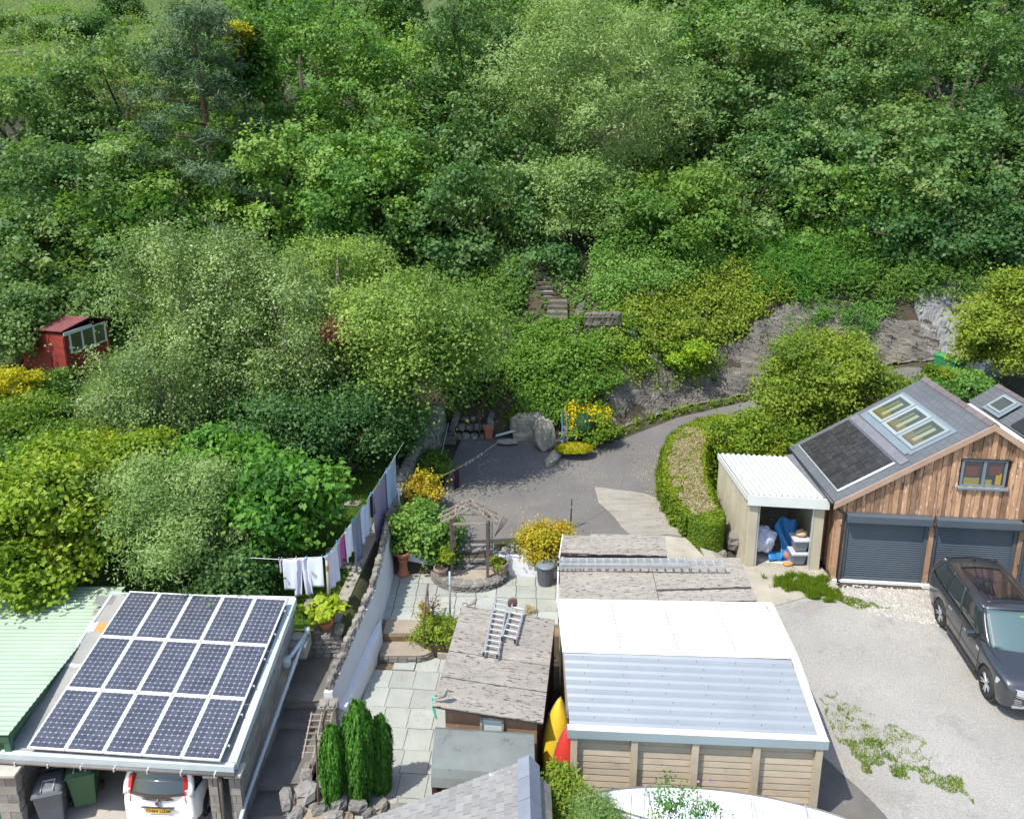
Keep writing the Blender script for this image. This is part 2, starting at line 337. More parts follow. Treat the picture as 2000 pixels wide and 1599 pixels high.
strip('concrete_hardstanding', [(6.4, 12.5), (6.5, 15.3), (6.45, 18.2)], [(8.6, 12.5), (7.9, 14.6), (7.0, 16.4)], M_cold, off=.04, nu=6, zf=lambda x, y: itp(y, [6, 14, 22.8], [-.25, -.03, .27]), jag=.1)
# ---- patio: slabs one by one ----
pat = thing('patio', None, None, (-1.5, 19, 0)); pat['kind'] = 'structure'
pb = MB().obox((-4.4, 13.4, -.3), (4.6, 0, 0), (-.0, 6.6, 0), (0, 0, .262)); pb.obox((-3.95, 19.9, -.3), (5.5, 0, 0), (.1, 3.3, 0), (0, 0, .662)); pb.build('paving_bed', M_joint, pat); MB().obox((-2.4, 19.86, 0), (3.2, 0, 0), (0, .06, 0), (0, 0, .35)).build('terrace_wall', M_slatestone, pat)
s0 = MB().obox((-.29, -.29, -.04), (.585, 0, 0), (0, .585, 0), (0, 0, .04)); sl0 = s0.build('paving_slab', M_slab, pat, bevel=.008); base_used = False
def slab(x, y, z, rz, sx=1, sy=1):
    global base_used
    r = (rnd.uniform(-.008, .008), rnd.uniform(-.008, .008), rz+rnd.uniform(-.008, .008))
    if not base_used:
        sl0.location = wm(pat).inverted() @ Vector((x, y, z-.02)); sl0.rotation_euler = r; base_used = True; return
    inst(sl0, 'paving_slab', (x, y, z-.02+rnd.uniform(-.004, .004)), pat, r, (sx, sy, 1))
ra = -.075
for j in range(8):            # lower path, slabs 0.63 m square on a line that leans with the shed
    for i in range(-1, 5):
        u = (i-.5)*.63; v = j*.69
        x = -3.86+u*math.cos(ra)-v*math.sin(ra)*.2; y = 19.35-v+u*math.sin(ra)-.0
        if j == 0 and i < 2: continue
        if x < I(y, [14, 17.4, 20], [-4.7, -4.15, -3.6]): continue
        if x > -.9: continue
        slab(x, y, .0, ra, 1.055, 1.15)
for j in range(5):            # upper terrace
    for i in range(-1, 9):
        x = -3.2+i*.605; y = 22.78-j*.62-i*.03
        if j == 4 and i > -5: continue
        slab(x, y, .4, -.05, 1.0, 1.03)
# steps between the two levels
st = thing('garden_steps', 'rough stone steps between lower slab path and upper terrace beside white wall', 'steps', (-2.9, 20, 0))
for k, (z0, z1, ya, yb_, xr) in enumerate([(0, .2, 19.3, 20.4, -2.05), (.2, .4, 20.0, 20.75, -2.35)]):
    n = 26; edge = [(-3.62, ya)]+[(xr-.55+.55*math.sin(t*math.pi/2/8), ya+.0+.55*(1-math.cos(t*math.pi/2/8))) for t in range(9)]+[(xr, yb_), (-3.62, yb_)]
    MB().prism([(a, b_, z1-.05) for a, b_ in edge], (0, 0, .05)).build('tread', mat('stone_tread', (.34, .29, .22), (.25, .21, .17), scale=2, rough=.95, bump=.6, rv=.15), st, bevel=.01)
    for row in range(2):
        d = 0
        for q in range(len(edge)-3):
            a0, a1 = V3(*edge[q], 0), V3(*edge[q+1], 0); Ls = np.linalg.norm(a1-a0); m_ = max(1, round(Ls/.28)); t = (a1-a0)/m_
            for e in range(m_):
                nrm = V3(t[1], -t[0], 0)/(np.linalg.norm(t)+1e-9)
                MB().obox(a0+t*e+V3(0, 0, z0+row*.075)-nrm*.06, t*.94, nrm*(.08+rnd.uniform(0, .03)), (0, 0, .065)).build('stone', M_slatestone, st)
# ---- dark concrete path with steps left of the white wall ----
path = thing('side_path', None, None, (-5.3, 16.5, -.5)); path['kind'] = 'structure'
lv = [(19.0, 19.45, .75), (17.35, 19.0, .35), (16.9, 17.35, .12), (15.25, 16.9, -.1), (14.6, 15.25, -.32), (14.0, 14.6, -.52), (11.5, 14.0, -.7)]
for ya, yb_, z in lv:
    e = I(ya, [11, 14.5, 19], [-4.75, -4.62, -4.35])
    MB().grid(8, 6, lambda u, v: V3(-5.85+u*(e+5.85), ya+v*(yb_-ya)+(.05*float(wob(V3(u*3, ya, 0), 1.3)) if v == 0 else 0), z+.006*float(wob(V3(u*4, v*4+ya, 1), 1)))).build('path_tread', M_cold, path)
    MB().obox((-5.84, ya+.03, z-.45), (e+5.84, 0, 0), (0, .2, 0), (0, 0, .44)).build('riser', M_slatestone, path)
# lawn and its kerb
strip('lawn', [(-10.5, 19.5), (-10.5, 27.5)], [(-5.05, 19.5), (-4.75, 22), (-4.5, 24), (-4.3, 27.5)], mat('lawn_grass', (.045, .10, .012), (.03, .07, .01), scale=2, rough=1, bump=.8, bsc=40, rv=0, stain=((.12, .13, .04), 1.2, .62, .1)), off=.03, nu=12, zf=lambda x, y: itp(y, [19.4, 20, 24, 28], [.98, 1.1, 1.5, 2.0]))
strip('lawn_kerb', [(-5.06, 19.5, 1.12), (-4.76, 22, 1.38), (-4.5, 24, 1.58), (-4.3, 27.5, 2.02)], [(-4.72, 19.5, 1.10), (-4.45, 22, 1.34), (-4.22, 24, 1.54), (-4.12, 27.5, 2.0)], M_con, nu=2)
strip('lawn_kerb', [(-4.72, 19.5, 1.10), (-4.45, 22, 1.34), (-4.22, 24, 1.54), (-4.12, 27.5, 2.0)], [(-4.70, 19.5, .3), (-4.42, 22, .5), (-4.2, 24, .9), (-4.1, 27.5, 1.5)], M_slatestone, nu=2)
strip('wall_gutter', [(-5.0, 19.0, .5), (-4.6, 22, .8), (-4.3, 24.2, 1.0)], [(-4.2, 19.0, .5), (-3.85, 22, .8), (-3.75, 24.2, 1.0)], mat('gutter_soil', (.06, .055, .03), (.12, .12, .05), scale=3, rough=1, bump=.8, rv=0), nu=3)
# ---------------- building materials ----------------
M_block = mat('concrete_block', (.30, .285, .25), (.22, .21, .19), scale=2, rough=.95, bump=.6, bsc=30, rv=.14, stain=((.16, .15, .14), 1.5, .58, .12))
M_felt = mat('roof_felt', (.30, .295, .275), (.21, .21, .2), scale=.8, rough=.9, bump=.4, bsc=30, stain=((.13, .125, .11), 1.7, .58, .12), rv=.05)
M_flash = mat('pale_flashing', (.5, .57, .58), (.42, .48, .5), scale=2, rough=.5, bump=.1, rv=.05, stain=((.3, .31, .28), 5, .66, .1))
M_alu = mat('aluminium', (.72, .73, .74), (.62, .63, .64), scale=4, rough=.35, metal=.7, bump=.05, rv=.05)
M_white = mat('white_paint', (.78, .79, .8), (.7, .71, .73), scale=1, rough=.7, bump=.25, bsc=20, rv=.03, stain=((.4, .38, .34), 2.3, .72, .05))
M_plastic = mat('grey_pvc', (.45, .5, .52), (.4, .44, .46), scale=2, rough=.45, bump=0, rv=.04)
M_gpaint = mat('green_painted_board', (.055, .135, .075), (.04, .10, .06), scale=2, rough=.6, bump=.2, rv=.15)
M_groof = mat('pale_green_sheet', (.33, .42, .315), (.27, .35, .26), scale=.7, rough=.6, bump=.1, bsc=30, rv=.03, stain=((.22, .27, .17), 1.4, .6, .15), stain2=((.3, .14, .06), 6, .76, .03))
M_asb = mat('weathered_asbestos', (.335, .305, .265), (.25, .228, .20), scale=1.6, rough=1, bump=.9, bsc=16, rv=.07, stain=((.07, .055, .045), 9, .56, .03), stain2=((.38, .35, .31), 4, .56, .1), stretch=(.7, 2.6, 1), bdist=.03)
M_metal = mat('galvanised_sheet', (.37, .395, .415), (.33, .355, .375), scale=.7, rough=.32, metal=.4, bump=.05, rv=.02)
M_wsheet = mat('white_roof_sheet', (.67, .67, .655), (.62, .62, .605), scale=.8, rough=.5, bump=.05, rv=.02, stain=((.50, .50, .47), 1.6, .56, .2))
M_gpanel = mat('garage_concrete_panel', (.50, .42, .31), (.40, .335, .25), scale=1.5, rough=.95, bump=.5, bsc=35, rv=.08, stain=((.25, .21, .16), 2.5, .62, .12))
M_slate = mat('roof_slate', (.11, .12, .132), (.088, .096, .107), scale=.6, rough=.6, bump=.15, bsc=20, rv=.05)
M_oslate = mat('old_slate', (.245, .245, .238), (.18, .178, .175), scale=2, rough=.85, bump=.8, bsc=14, rv=.11, stain=((.2, .17, .165), 1.5, .6, .12), stain2=((.5, .51, .49), 4, .62, .08))
M_ridge = mat('grey_ridge_tile', (.19, .21, .25), (.155, .17, .21), scale=3, rough=.7, bump=.3, rv=.08)
M_ridgeb = mat('plum_ridge_tile', (.15, .125, .13), (.12, .10, .105), scale=3, rough=.8, bump=.3, rv=.15)
M_larch = mat('weathered_larch', (.45, .27, .16), (.28, .165, .10), scale=1.6, rough=.85, bump=.7, bsc=18, rv=.42, stretch=(3, 3, .9), stain=((.065, .045, .034), 2.0, .575, .07), stain2=((.60, .45, .33), 3.4, .57, .07))
M_barge = mat('barge_board', (.42, .29, .21), (.34, .23, .165), scale=2, rough=.85, bump=.3, rv=.05)
M_roller = mat('roller_door_grey', (.075, .095, .115), (.066, .084, .102), scale=1, rough=.45, bump=.05, rv=.02)
M_black = mat('black_plastic', (.02, .02, .022), (.03, .03, .03), scale=4, rough=.4, bump=0, rv=.1)
M_lamp = mat('window_frame_grey', (.17, .21, .24), (.15, .19, .22), scale=2, rough=.4, bump=0, rv=.02)
M_pv = mat('black_solar_glass', (.028, .026, .028), (.02, .02, .022), scale=12, rough=.22, bump=0, rv=.05)
M_redp = mat('red_stained_board', (.27, .034, .026), (.19, .026, .022), scale=2, rough=.75, bump=.3, rv=.12)
M_brown = mat('brown_render', (.25, .13, .085), (.30, .2, .12), scale=.8, rough=.9, bump=.3, rv=.04, stain=((.36, .27, .17), .9, .56, .1))
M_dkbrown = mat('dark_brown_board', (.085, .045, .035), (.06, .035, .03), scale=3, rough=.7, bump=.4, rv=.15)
G_dark = glassmat('dark_glass', (.02, .025, .03))
def corr(O, U, Vv, n, amp, prof='sine', name='roof_sheet', m=None, root=None, sub=6, nrib=1):
    """sheet spanned by U (along the ribs) and V (across them) with n ribs"""
    O, U, Vv = map(lambda q: np.asarray(q, float), (O, U, Vv)); N_ = np.cross(U, Vv); N_ /= np.linalg.norm(N_)
    if N_[2] < 0: N_ = -N_
    if prof == 'sine': pr = [(i/sub, .5-.5*math.cos(2*math.pi*i/sub)) for i in range(sub)]
    else: pr = [(0, 0), (.3, .0), (.32, .12), (.36, .12), (.38, 0), (.54, 0), (.74, 1), (.9, 1), (.97, 0)]
    ts = [(k+a)/n for k in range(n) for a, _ in pr]+[1]; hs = [q for k in range(n) for _, q in pr]+[0]
    mb = MB(); vs = []
    for s in (0, .5, 1): vs += [O+U*s+Vv*t+N_*amp*q for t, q in zip(ts, hs)]
    m_ = len(ts); mb.add(vs, [(r*m_+i, r*m_+i+1, (r+1)*m_+i+1, (r+1)*m_+i) for r in range(2) for i in range(m_-1)])
    return mb.build(name, m, root, solid=.006)
def sheets(root, O, U, Vv, rows, cols, m, name='roof_sheet', th=.03, jit=.012):
    O, U, Vv = map(lambda q: np.asarray(q, float), (O, U, Vv)); N_ = np.cross(U, Vv); N_ /= np.linalg.norm(N_)
    if N_[2] < 0: N_ = -N_
    MB().obox(O+U*.006+Vv*.006-N_*.05, U*.988, Vv*.988, N_*.062).build('roof_backing', mat('dark_gap_backing', (.06, .05, .043), (.04, .034, .03), scale=5, rough=1), root)  # added dark sheet, its colour gives the shade in the gaps between sheets
    for j in range(rows):
        for i in range(cols):
            a = O+U*(i/cols)+Vv*(j/rows)+N_*(.024+rnd.uniform(0, jit)); u = U/cols*.993; v = Vv/rows-Vv/np.linalg.norm(Vv)*rnd.uniform(.006, .016)
            b_ = MB(); nn = 14
            vs = [];
            for s in range(nn+1):
                e = .010*rnd.uniform(-1, 1); e2 = .010*rnd.uniform(-1, 1)
                vs += [a+u*s/nn+Vv/np.linalg.norm(Vv)*e, a+u*s/nn+v-N_*.016+Vv/np.linalg.norm(Vv)*e2]
            vs2 = [p-N_*th for p in vs]; k = len(vs)
            fs = [(2*s, 2*s+2, 2*s+3, 2*s+1) for s in range(nn)]+[(k+2*s, k+2*s+1, k+2*s+3, k+2*s+2) for s in range(nn)]
            fs += [(2*s, k+2*s, k+2*s+2, 2*s+2) for s in range(nn)]+[(2*s+1, 2*s+3, k+2*s+3, k+2*s+1) for s in range(nn)]+[(0, 1, k+1, k), (2*nn, k+2*nn, k+2*nn+1, 2*nn+1)]
            b_.add(vs+vs2, fs).build(name, m, root)
def slates(root, O, U, Vv, nu, nv, m, th=.012, stuff=False, name='slate', skip=None, jit=.004):
    O, U, Vv = map(lambda q: np.asarray(q, float), (O, U, Vv)); N_ = np.cross(U, Vv); N_ /= np.linalg.norm(N_)
    if N_[2] < 0: N_ = -N_
    mb = MB(); first = None
    for j in range(nv):
        for i in range(-(j % 2), nu):
            a = (i+.5*(j % 2))/nu; b_ = a+1/nu; a = max(a, 0); b_ = min(b_, 1)
            if b_-a < .2/nu or (skip and skip(a, j/nv)): continue
            k = th*rnd.uniform(.8, 1.5)+rnd.uniform(0, jit)
            p = O+U*(a+.02/nu)+Vv*(j/nv); q = U*(b_-a-.04/nu); v = Vv/nv*1.03
            vs = [p, p+q, p+q+v+N_*k, p+v+N_*k, p-N_*.01, p+q-N_*.01, p+q+v, p+v]
            fs = [(0, 1, 2, 3), (4, 7, 6, 5), (3, 2, 6, 7), (0, 3, 7, 4), (1, 5, 6, 2), (0, 4, 5, 1)]
            if stuff: mb.add(vs, fs)
            elif b_-a > .9/nu and first is not None: inst(first, name, np.mean(vs, 0)-off, root)
            else:
                o_ = MB().add(vs, fs).build(name, m, root)
                if b_-a > .9/nu: first = o_; off = np.mean(vs, 0)-np.array(wm(o_).translation)
    if stuff: mb.build(name, m, root, kind='stuff', vr=6)
def blocks(root, O, U, up, L_, H_, bl, bh, dep, m, top=None, name='block', gap=.012):
    """courses of blocks; U unit along, dep vector outwards; top(s)->height limit"""
    O = np.asarray(O, float); U = np.asarray(U, float); up = V3(0, 0, 1); dep = np.asarray(dep, float); cache = {}
    for j in range(int(math.ceil(H_/bh))):
        s = -bl/2 if j % 2 else 0
        while s < L_-.02:
            a = max(s, 0); b_ = min(s+bl, L_); lim = top((a+b_)/2) if top else H_
            hh = min(bh, lim-j*bh)
            if b_-a > .04 and hh > .03:
                k = (round(b_-a, 2), round(hh, 2))
                c = O+U*((a+b_)/2)+up*(j*bh+hh/2)+dep/2+dep*rnd.uniform(-.04, .04)
                if k in cache: inst(cache[k], name, c, root)
                else:
                    cache[k] = MB().obox(c-U*(b_-a-gap)/2-up*(hh-gap)/2-dep/2, U*(b_-a-gap), dep, up*(hh-gap)).build(name, m, root)
            s += bl
# ================= block carport with the solar array =================
cp = thing('block_carport', 'grey block carport with fifteen framed solar panels on its felt roof', 'carport', (-8.2, 16.5, -.5))
NL, NR_, FR, FL = P(2, 1471, 1.38), P(455, 1497, 1.38), V3(-5.70, 18.9, 2.2), V3(-10.62, 19.1, 2.2)
mb = MB(); mb.grid(8, 8, lambda u, v: (NL*(1-u)+NR_*u)*(1-v)+(FL*(1-u)+FR*u)*v); mb.build('roof_felt', M_felt, cp, solid=.01)
mb = MB(); lowv = [p-V3(0, 0, .14) for p in (NL, NR_, FR, FL)]; mb.prism(lowv, (0, 0, .13)).build('roof_deck', M_felt, cp)
up = V3(0, 0, .045)
mb = MB(); mb.obox(NL+V3(-.02, -.05, -.1), NR_-NL+V3(.05, 0, 0), V3(0, .12, 0), V3(0, 0, .14)); mb.build('front_flashing', M_flash, cp)
mb = MB(); mb.obox(NR_+V3(-.12, 0.09, -.15), FR-NR_-V3(0, .1, 0), V3(.17, 0, 0), V3(0, 0, .205)); mb.build('side_flashing', M_flash, cp)
mb = MB(); mb.obox(FL+V3(0, 0, -.02), FR-FL, V3(0, .08, 0), V3(0, 0, .06)); mb.obox(NL+V3(0, .09, -.02), FL-NL, V3(.07, 0, 0), V3(0, 0, .06)); mb.build('edge_trim', M_flash, cp)
MB().tube([NL+V3(-.05, -.08, -.12), NR_+V3(.05, -.08, -.14)], .042, 10).build('gutter', mat('dull_gutter', (.17, .16, .15), (.12, .115, .11), scale=4, rough=.6, bump=.2), cp, smooth=True)
for k in range(7):
    p = NL*(1-(k+.5)/7)+NR_*((k+.5)/7)+V3(0, -.08, -.13); b0 = MB().box(p, (.03, .12, .08)).build('gutter_bracket', M_alu, cp) if k == 0 else inst(b0, 'gutter_bracket', p, cp)
bBL, bBR, bTR, bTL = P(52.5, 1464, 1.5), P(434, 1486.8, 1.5), P(562.8, 1172.8, 2.36), P(257, 1155.3, 2.36)
U = ((bBR-bBL)+(bTR-bTL))/2/5; Vv = ((bTL-bBL)+(bTR-bBR))/2/3; N_ = np.cross(U, Vv); N_ /= np.linalg.norm(N_)
M_cell = mat('silicon_cell', (.066, .071, .094), (.048, .052, .072), scale=2, rough=.25, bump=0, rv=.16, spec=.5)
M_back = mat('panel_backsheet', (.36, .38, .44), (.34, .36, .42), scale=2, rough=.25, bump=0, rv=0)
M_frame = mat('panel_frame', (.78, .78, .76), (.72, .72, .7), scale=2, rough=.4, bump=0, rv=0, metal=.2)
def pvpanel(o):
    g = .012; mb = MB(); o = o+U*g+Vv*.006; u, v = U*(1-2*g), Vv*(1-2*.006); f = .034/np.linalg.norm(u); f2 = .034/np.linalg.norm(v)
    for a, b_, c_ in ((o, u, v*f2), (o+v*(1-f2), u, v*f2), (o+v*f2, u*f, v*(1-2*f2)), (o+v*f2+u*(1-f), u*f, v*(1-2*f2))): mb.obox(a, b_, c_, N_*.04, 0)
    i0 = o+u*f+v*f2+N_*.030; iu, iv = u*(1-2*f), v*(1-2*f2); mb.add([i0, i0+iu, i0+iu+iv, i0+iv], [(0, 1, 2, 3)], 1)
    for j in range(12):
        for i in range(6):
            a = i0+N_*.004+iu*((i+.02)/6)+iv*((j+.02)/12); cu, cv = iu/6*.96, iv/12*.96; q = .17
            pts = [a+cu*q, a+cu*(1-q), a+cu+cv*q, a+cu+cv*(1-q), a+cu*(1-q)+cv, a+cu*q+cv, a+cv*(1-q), a+cv*q]
            mb.add(pts, [tuple(range(8))], 2)
    return mb
o0 = pvpanel(bBL+N_*.03).build('solar_panel', [M_frame, M_back, M_cell], cp, vr=1); base0 = np.array(wm(o0).translation)
for j in range(3):
    for i in range(5):
        if i or j: inst(o0, 'solar_panel', base0+U*i+Vv*j, cp)
mb = MB()
for q in (.25, .75):
    for j in range(3): mb.obox(bBL+Vv*(j+q)-U*.05-N_*.02, U*5.1, Vv*.025, N_*.045)
mb.build('mounting_rail', M_alu, cp)
# walls of the carport
for px, py, cc, nm, s_ in ((201, 1221, (.6, .27, .08), 'orange_patch', .34), (178, 1221, (.62, .62, .6), 'white_patch', .22), (148, 1296, (.6, .62, .62), 'white_strip', .5), (205, 1180, (.2, .2, .19), 'dark_patch', .5)):
    q = P(px, py, 2.06 if py < 1250 else 1.84); q[2] = NL[2]+(FL[2]-NL[2])*(q[1]-NL[1])/(FL[1]-NL[1])+.014
    MB().grid(6, 4, lambda u, v: q+V3((u-.5)*s_, (v-.5)*(.3 if 'strip' not in nm else .09)+.03*math.sin(u*9), .176*(v-.5)*(.3 if 'strip' not in nm else .09))).build('roof_patch', mat(nm, cc, tuple(x*.8 for x in cc), scale=9, rough=.9, bump=.4), cp)
topz = lambda s: .0
blocks(cp, (-5.80, 14.35, -.7), (.02, 1, 0), None, 4.4, 3, .44, .215, (-.2, 0, 0), M_block, top=lambda s: 1.86+.175*s)
MB().prism([(-6.01, 14.36, -.7), (-6.01, 18.72, -.7), (-5.97, 18.72, 1.97), (-6.01, 14.36, 1.16)], (.19, 0, 0)).build('wall_core', M_block, cp)
MB().prism([(-10.9, 14.45, -.7), (-10.9, 18.9, -.7), (-10.9, 18.9, 2.0), (-10.9, 14.45, 1.15)], (.2, 0, 0)).build('wall_core', M_block, cp)
MB().obox((-10.9, 18.7, -.7), (5.1, 0, 0), (0, .18, 0), (0, 0, 2.7)).build('rear_wall', M_block, cp)
for x0, w_ in ((-10.93, .46), (-6.42, .2), (-5.98, .24)):
    blocks(cp, (x0, 14.24, -.7), (1, 0, 0), None, w_, 1.86, .44 if w_ > .4 else w_, .215, (0, .2, 0), M_block)
    MB().box((x0+w_/2, 14.32, 1.15), (w_+.12, .36, .07)).build('pier_cap', mat('pier_cap_stone', (.5, .46, .4), (.4, .37, .33), scale=3, rough=.9), cp, bevel=.01)
blocks(cp, (-10.68, 14.4, -.7), (0, 1, 0), None, 4.2, 1.9, .44, .215, (.02, 0, 0), M_block, top=lambda s: 1.8+.17*s)
MB().tube([(-6.12, 14.16, 1.14), (-6.12, 14.16, -.7)], .04, 10).build('downpipe', mat('brown_downpipe', (.09, .075, .065), (.07, .06, .05), rough=.5, bump=0), cp, smooth=True)
cf = strip('carport_floor', [(-10.7, 13.2, -.5), (-10.7, 18.7, -.5)], [(-5.9, 13.2, -.5), (-5.9, 18.7, -.5)], mat('carport_floor_concrete', (.42, .38, .33), (.34, .31, .28), scale=1.5, rough=.95, bump=.3, rv=0), nu=4)
strip('front_paving', [(-14, 9, -.53), (-14, 14, -.53)], [(-5.9, 9, -.53), (-5.9, 13.3, -.51)], mat('brick_paviour', (.42, .22, .15), (.35, .19, .13), scale=3, rough=.9, bump=.4, rv=0), nu=4)
# pipe run down the side of the carport
pr = thing('drain_pipe_run', 'grey plastic drain pipe sloping along the foot of the carport side wall', 'pipe', (-5.6, 16.5, .7))
pp_ = [V3(-5.36, 18.62, 1.42), V3(-5.42, 18.2, 1.3), V3(-5.74, 14.4, .22), V3(-5.76, 13.4, -.1)]
MB().tube(pp_, .045, 10).build('pipe', M_plastic, pr, smooth=True)
for t in (.12, .3, .48, .66, .84):
    p = pp_[1]*(1-t)+pp_[2]*t; MB().tube([p+V3(0, -.03, .008), p+V3(0, .03, -.008)], .058, 10).build('pipe_collar', M_plastic, pr, smooth=True)
MB().tube([(-5.36, 18.6, 1.42), (-5.55, 17.75, 1.36), (-5.7, 17.7, 1.3)], .05, 10).build('pipe', M_plastic, pr, smooth=True)
MB().lathe((-5.66, 17.68, 1.12), [(.1, 0), (.12, .04), (.12, .2), (.1, .24)], 14).build('hopper', M_plastic, pr, smooth=True)
MB().tube([(-5.36, 18.66, 1.35), (-5.36, 18.66, 1.52)], .075, 12).build('pipe_cap', M_plastic, pr, smooth=True)
sh = thing('meter_box_shelf', 'small concrete shelf with a round cover between the carport wall and garden', 'shelf', (-5.5, 18.5, .8))
MB().box((-5.54, 18.45, 1.14), (.5, .6, .36)).build('shelf_block', M_block, sh, bevel=.01); MB().lathe((-5.6, 18.55, 1.33), [(.17, 0), (.17, .04), (.12, .05)], 16).build('round_cover', M_con, sh)
# ================= green outbuilding at the far left =================
gb = thing('green_outbuilding', 'low green boarded outbuilding with pale green corrugated roof, left of the carport', 'building', (-14, 17, -.7))
corr((-17.5, 14.5, 1.88), (6.86, .0, 0), (.03, 5.4, .06), 38, .02, 'sine', m=M_groof, root=gb, sub=4)
for k in range(16):
    MB().box((-14.2, 14.66-(k % 2)*.004, -.62+k*.155), (6.8, .03, .15)).build('board', M_gpaint, gb)
    MB().box((-10.78, 17.2, -.62+k*.155), (.03, 5.0, .15)).build('board', M_gpaint, gb)
MB().box((-14.15, 14.56, 1.74), (6.95, .06, .17)).build('fascia', M_gpaint, gb); MB().box((-10.72, 17.2, 1.75), (.05, 5.3, .16)).build('fascia', M_gpaint, gb)
MB().box((-10.74, 14.6, .6), (.13, .12, 2.5)).build('corner_post', M_gpaint, gb)
# ================= brown shed with ladders =================
bs = thing('brown_shed', 'brown rendered shed with flaky grey sheet roof carrying two ladders', 'shed', (-.4, 16.8, 0))
sFL, sFR, sBR, sBL = P(858, 1372, 2.15), P(1062, 1413, 1.86), P(1096, 1206, 1.92), P(902, 1184, 2.2)
O_ = sBL; U_ = ((sBR-sBL)+(sFR-sFL))/2; V_ = ((sFL-sBL)+(sFR-sBR))/2
sheets(bs, O_, U_, V_, 8, 1, M_asb)
ex = (sFR-sFL)/np.linalg.norm(sFR-sFL); ey = V_/np.linalg.norm(V_)
def wallq(root, a, b_, zb, name, m, th, inset=0):
    """wall under the line a-b down to zb"""
    a = V3(*a); b_ = V3(*b_); d = b_-a; d[2] = 0; n = V3(-d[1], d[0], 0)/np.linalg.norm(d)*th
    return MB().prism([(a[0], a[1], zb), (b_[0], b_[1], zb), b_, a], n).build(name, m, root)
f0, f1 = sFL-ey*.12+ex*.1+V3(0, 0, -.06), sFR-ey*.12-ex*.16+V3(0, 0, -.06); k0, k1 = sBL+ey*.15+ex*.1+V3(0, 0, -.06), sBR+ey*.15-ex*.16+V3(0, 0, -.06)
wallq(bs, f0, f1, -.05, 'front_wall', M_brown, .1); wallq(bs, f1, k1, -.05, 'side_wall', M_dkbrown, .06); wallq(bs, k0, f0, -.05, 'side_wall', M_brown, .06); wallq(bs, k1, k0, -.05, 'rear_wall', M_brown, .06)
MB().obox(f0+V3(-.05, -.04, -.07), f1-f0+V3(.1, 0, 0), (0, .035, 0), (0, 0, .1)).build('verge_board', M_dkbrown, bs)
wn = MB(); wc = f0*.5+f1*.5+V3(.02, -.06, -.44); dx = ex*V3(1, 1, 0)
for a, s_ in ((-.24, 0), (.24, 0)): wn.obox(wc+dx*a-dx*.02+V3(0, 0, -.28), dx*.05, (0, .06, 0), (0, 0, .56))
wn.obox(wc-dx*.25+V3(0, .002, .26), dx*.5, (0, .055, 0), (0, 0, .05)); wn.obox(wc-dx*.25+V3(0, .002, -.3), dx*.5, (0, .055, 0), (0, 0, .05))
fr_ = wn.build('window', mat('peeling_frame', (.42, .38, .33), (.16, .13, .11), scale=9, rough=.9, bump=.5), bs)
MB().obox(wc-dx*.22+V3(0, .03, -.26), dx*.45, (0, .01, 0), (0, 0, .53)).build('boarded_pane', mat('pane_whitened', (.55, .64, .62), (.45, .54, .53), scale=3, rough=.5, bump=.1, stain=((.1, .14, .1), 5, .68, .03)), fr_)
# ================= small felt roofed shed =================
ds = thing('felt_roof_shed', 'small dark brown shed with torn curved felt roof, in front of the brown shed', 'shed', (-.6, 14.1, 0))
pf = [(15.02, 1.62), (14.86, 1.72), (14.7, 1.71), (14.2, 1.56), (14.02, 1.50), (13.93, 1.36), (13.86, 1.18)]
xl, xr = P(850, 1440, 1.7)[0]-.03, P(1042, 1460, 1.7)[0]+.02
tilt = lambda x: -(x-xl)*.085
def sect(lo, hi): return MB().grid(14, len(pf)-1, lambda u, v: V3(xl+u*(xr-xl), pf[round(v*(len(pf)-1))][0]+tilt(xl+u*(xr-xl))+.0, pf[round(v*(len(pf)-1))][1]+.008*float(wob(V3(u*4, v*3, 0), 2))))
sect(0, 1).build('roof_felt', mat('mineral_felt', (.175, .195, .185), (.13, .145, .14), scale=1.5, rough=.95, bump=.5, bsc=50, stain=((.07, .075, .07), 3, .6, .1), rv=0), ds, solid=.015, smooth=False)
MB().obox((xl+1.0, 13.82+tilt(xl+1.0), 1.17), (.48, -.042, 0), (.015, .085, .19), (-.0, -.014, .004)).build('bare_board', mat('bare_plywood', (.55, .4, .26), (.62, .55, .45), scale=5, rough=.9, bump=.4), ds)
for k in range(13):
    x = xl+.08+k*.155
    MB().box((x, 13.97+tilt(x), .6), (.15, .02, 1.2)).build('board', M_dkbrown, ds)
MB().prism([(xl+.06, 13.98, 0), (xl+.06, 14.95, 0), (xl+.06, 14.95, 1.58), (xl+.06, 14.7, 1.64), (xl+.06, 13.98, 1.3)], (.03, 0, 0)).build('side_wall', M_dkbrown, ds)
MB().prism([(xr-.06, 13.8, 0), (xr-.06, 14.8, 0), (xr-.06, 14.8, 1.6), (xr-.06, 14.5, 1.68), (xr-.06, 13.8, 1.3)], (.03, 0, 0)).build('side_wall', M_dkbrown, ds)
M_redfr = mat('red_brown_frame', (.28, .09, .055), (.22, .07, .045), scale=3, rough=.6, bump=.2)
mb = MB(); y_ = 13.9
for x in (xl+.22, xl+.62, xl+1.0): mb.obox((x, y_+tilt(x), .55), (.045, 0, 0), (0, .05, 0), (0, 0, .62))
mb.obox((xl+.2, y_+tilt(xl+.2)-.004, 1.12), (.9, -.075, 0), (0, .05, 0), (0, 0, .045)); wf_ = mb.build('window', M_redfr, ds)
MB().obox((xl+.24, y_+.03+tilt(xl+.24), .55), (.8, -.068, 0), (0, .01, 0), (0, 0, .58)).build('pane', G_dark, wf_)
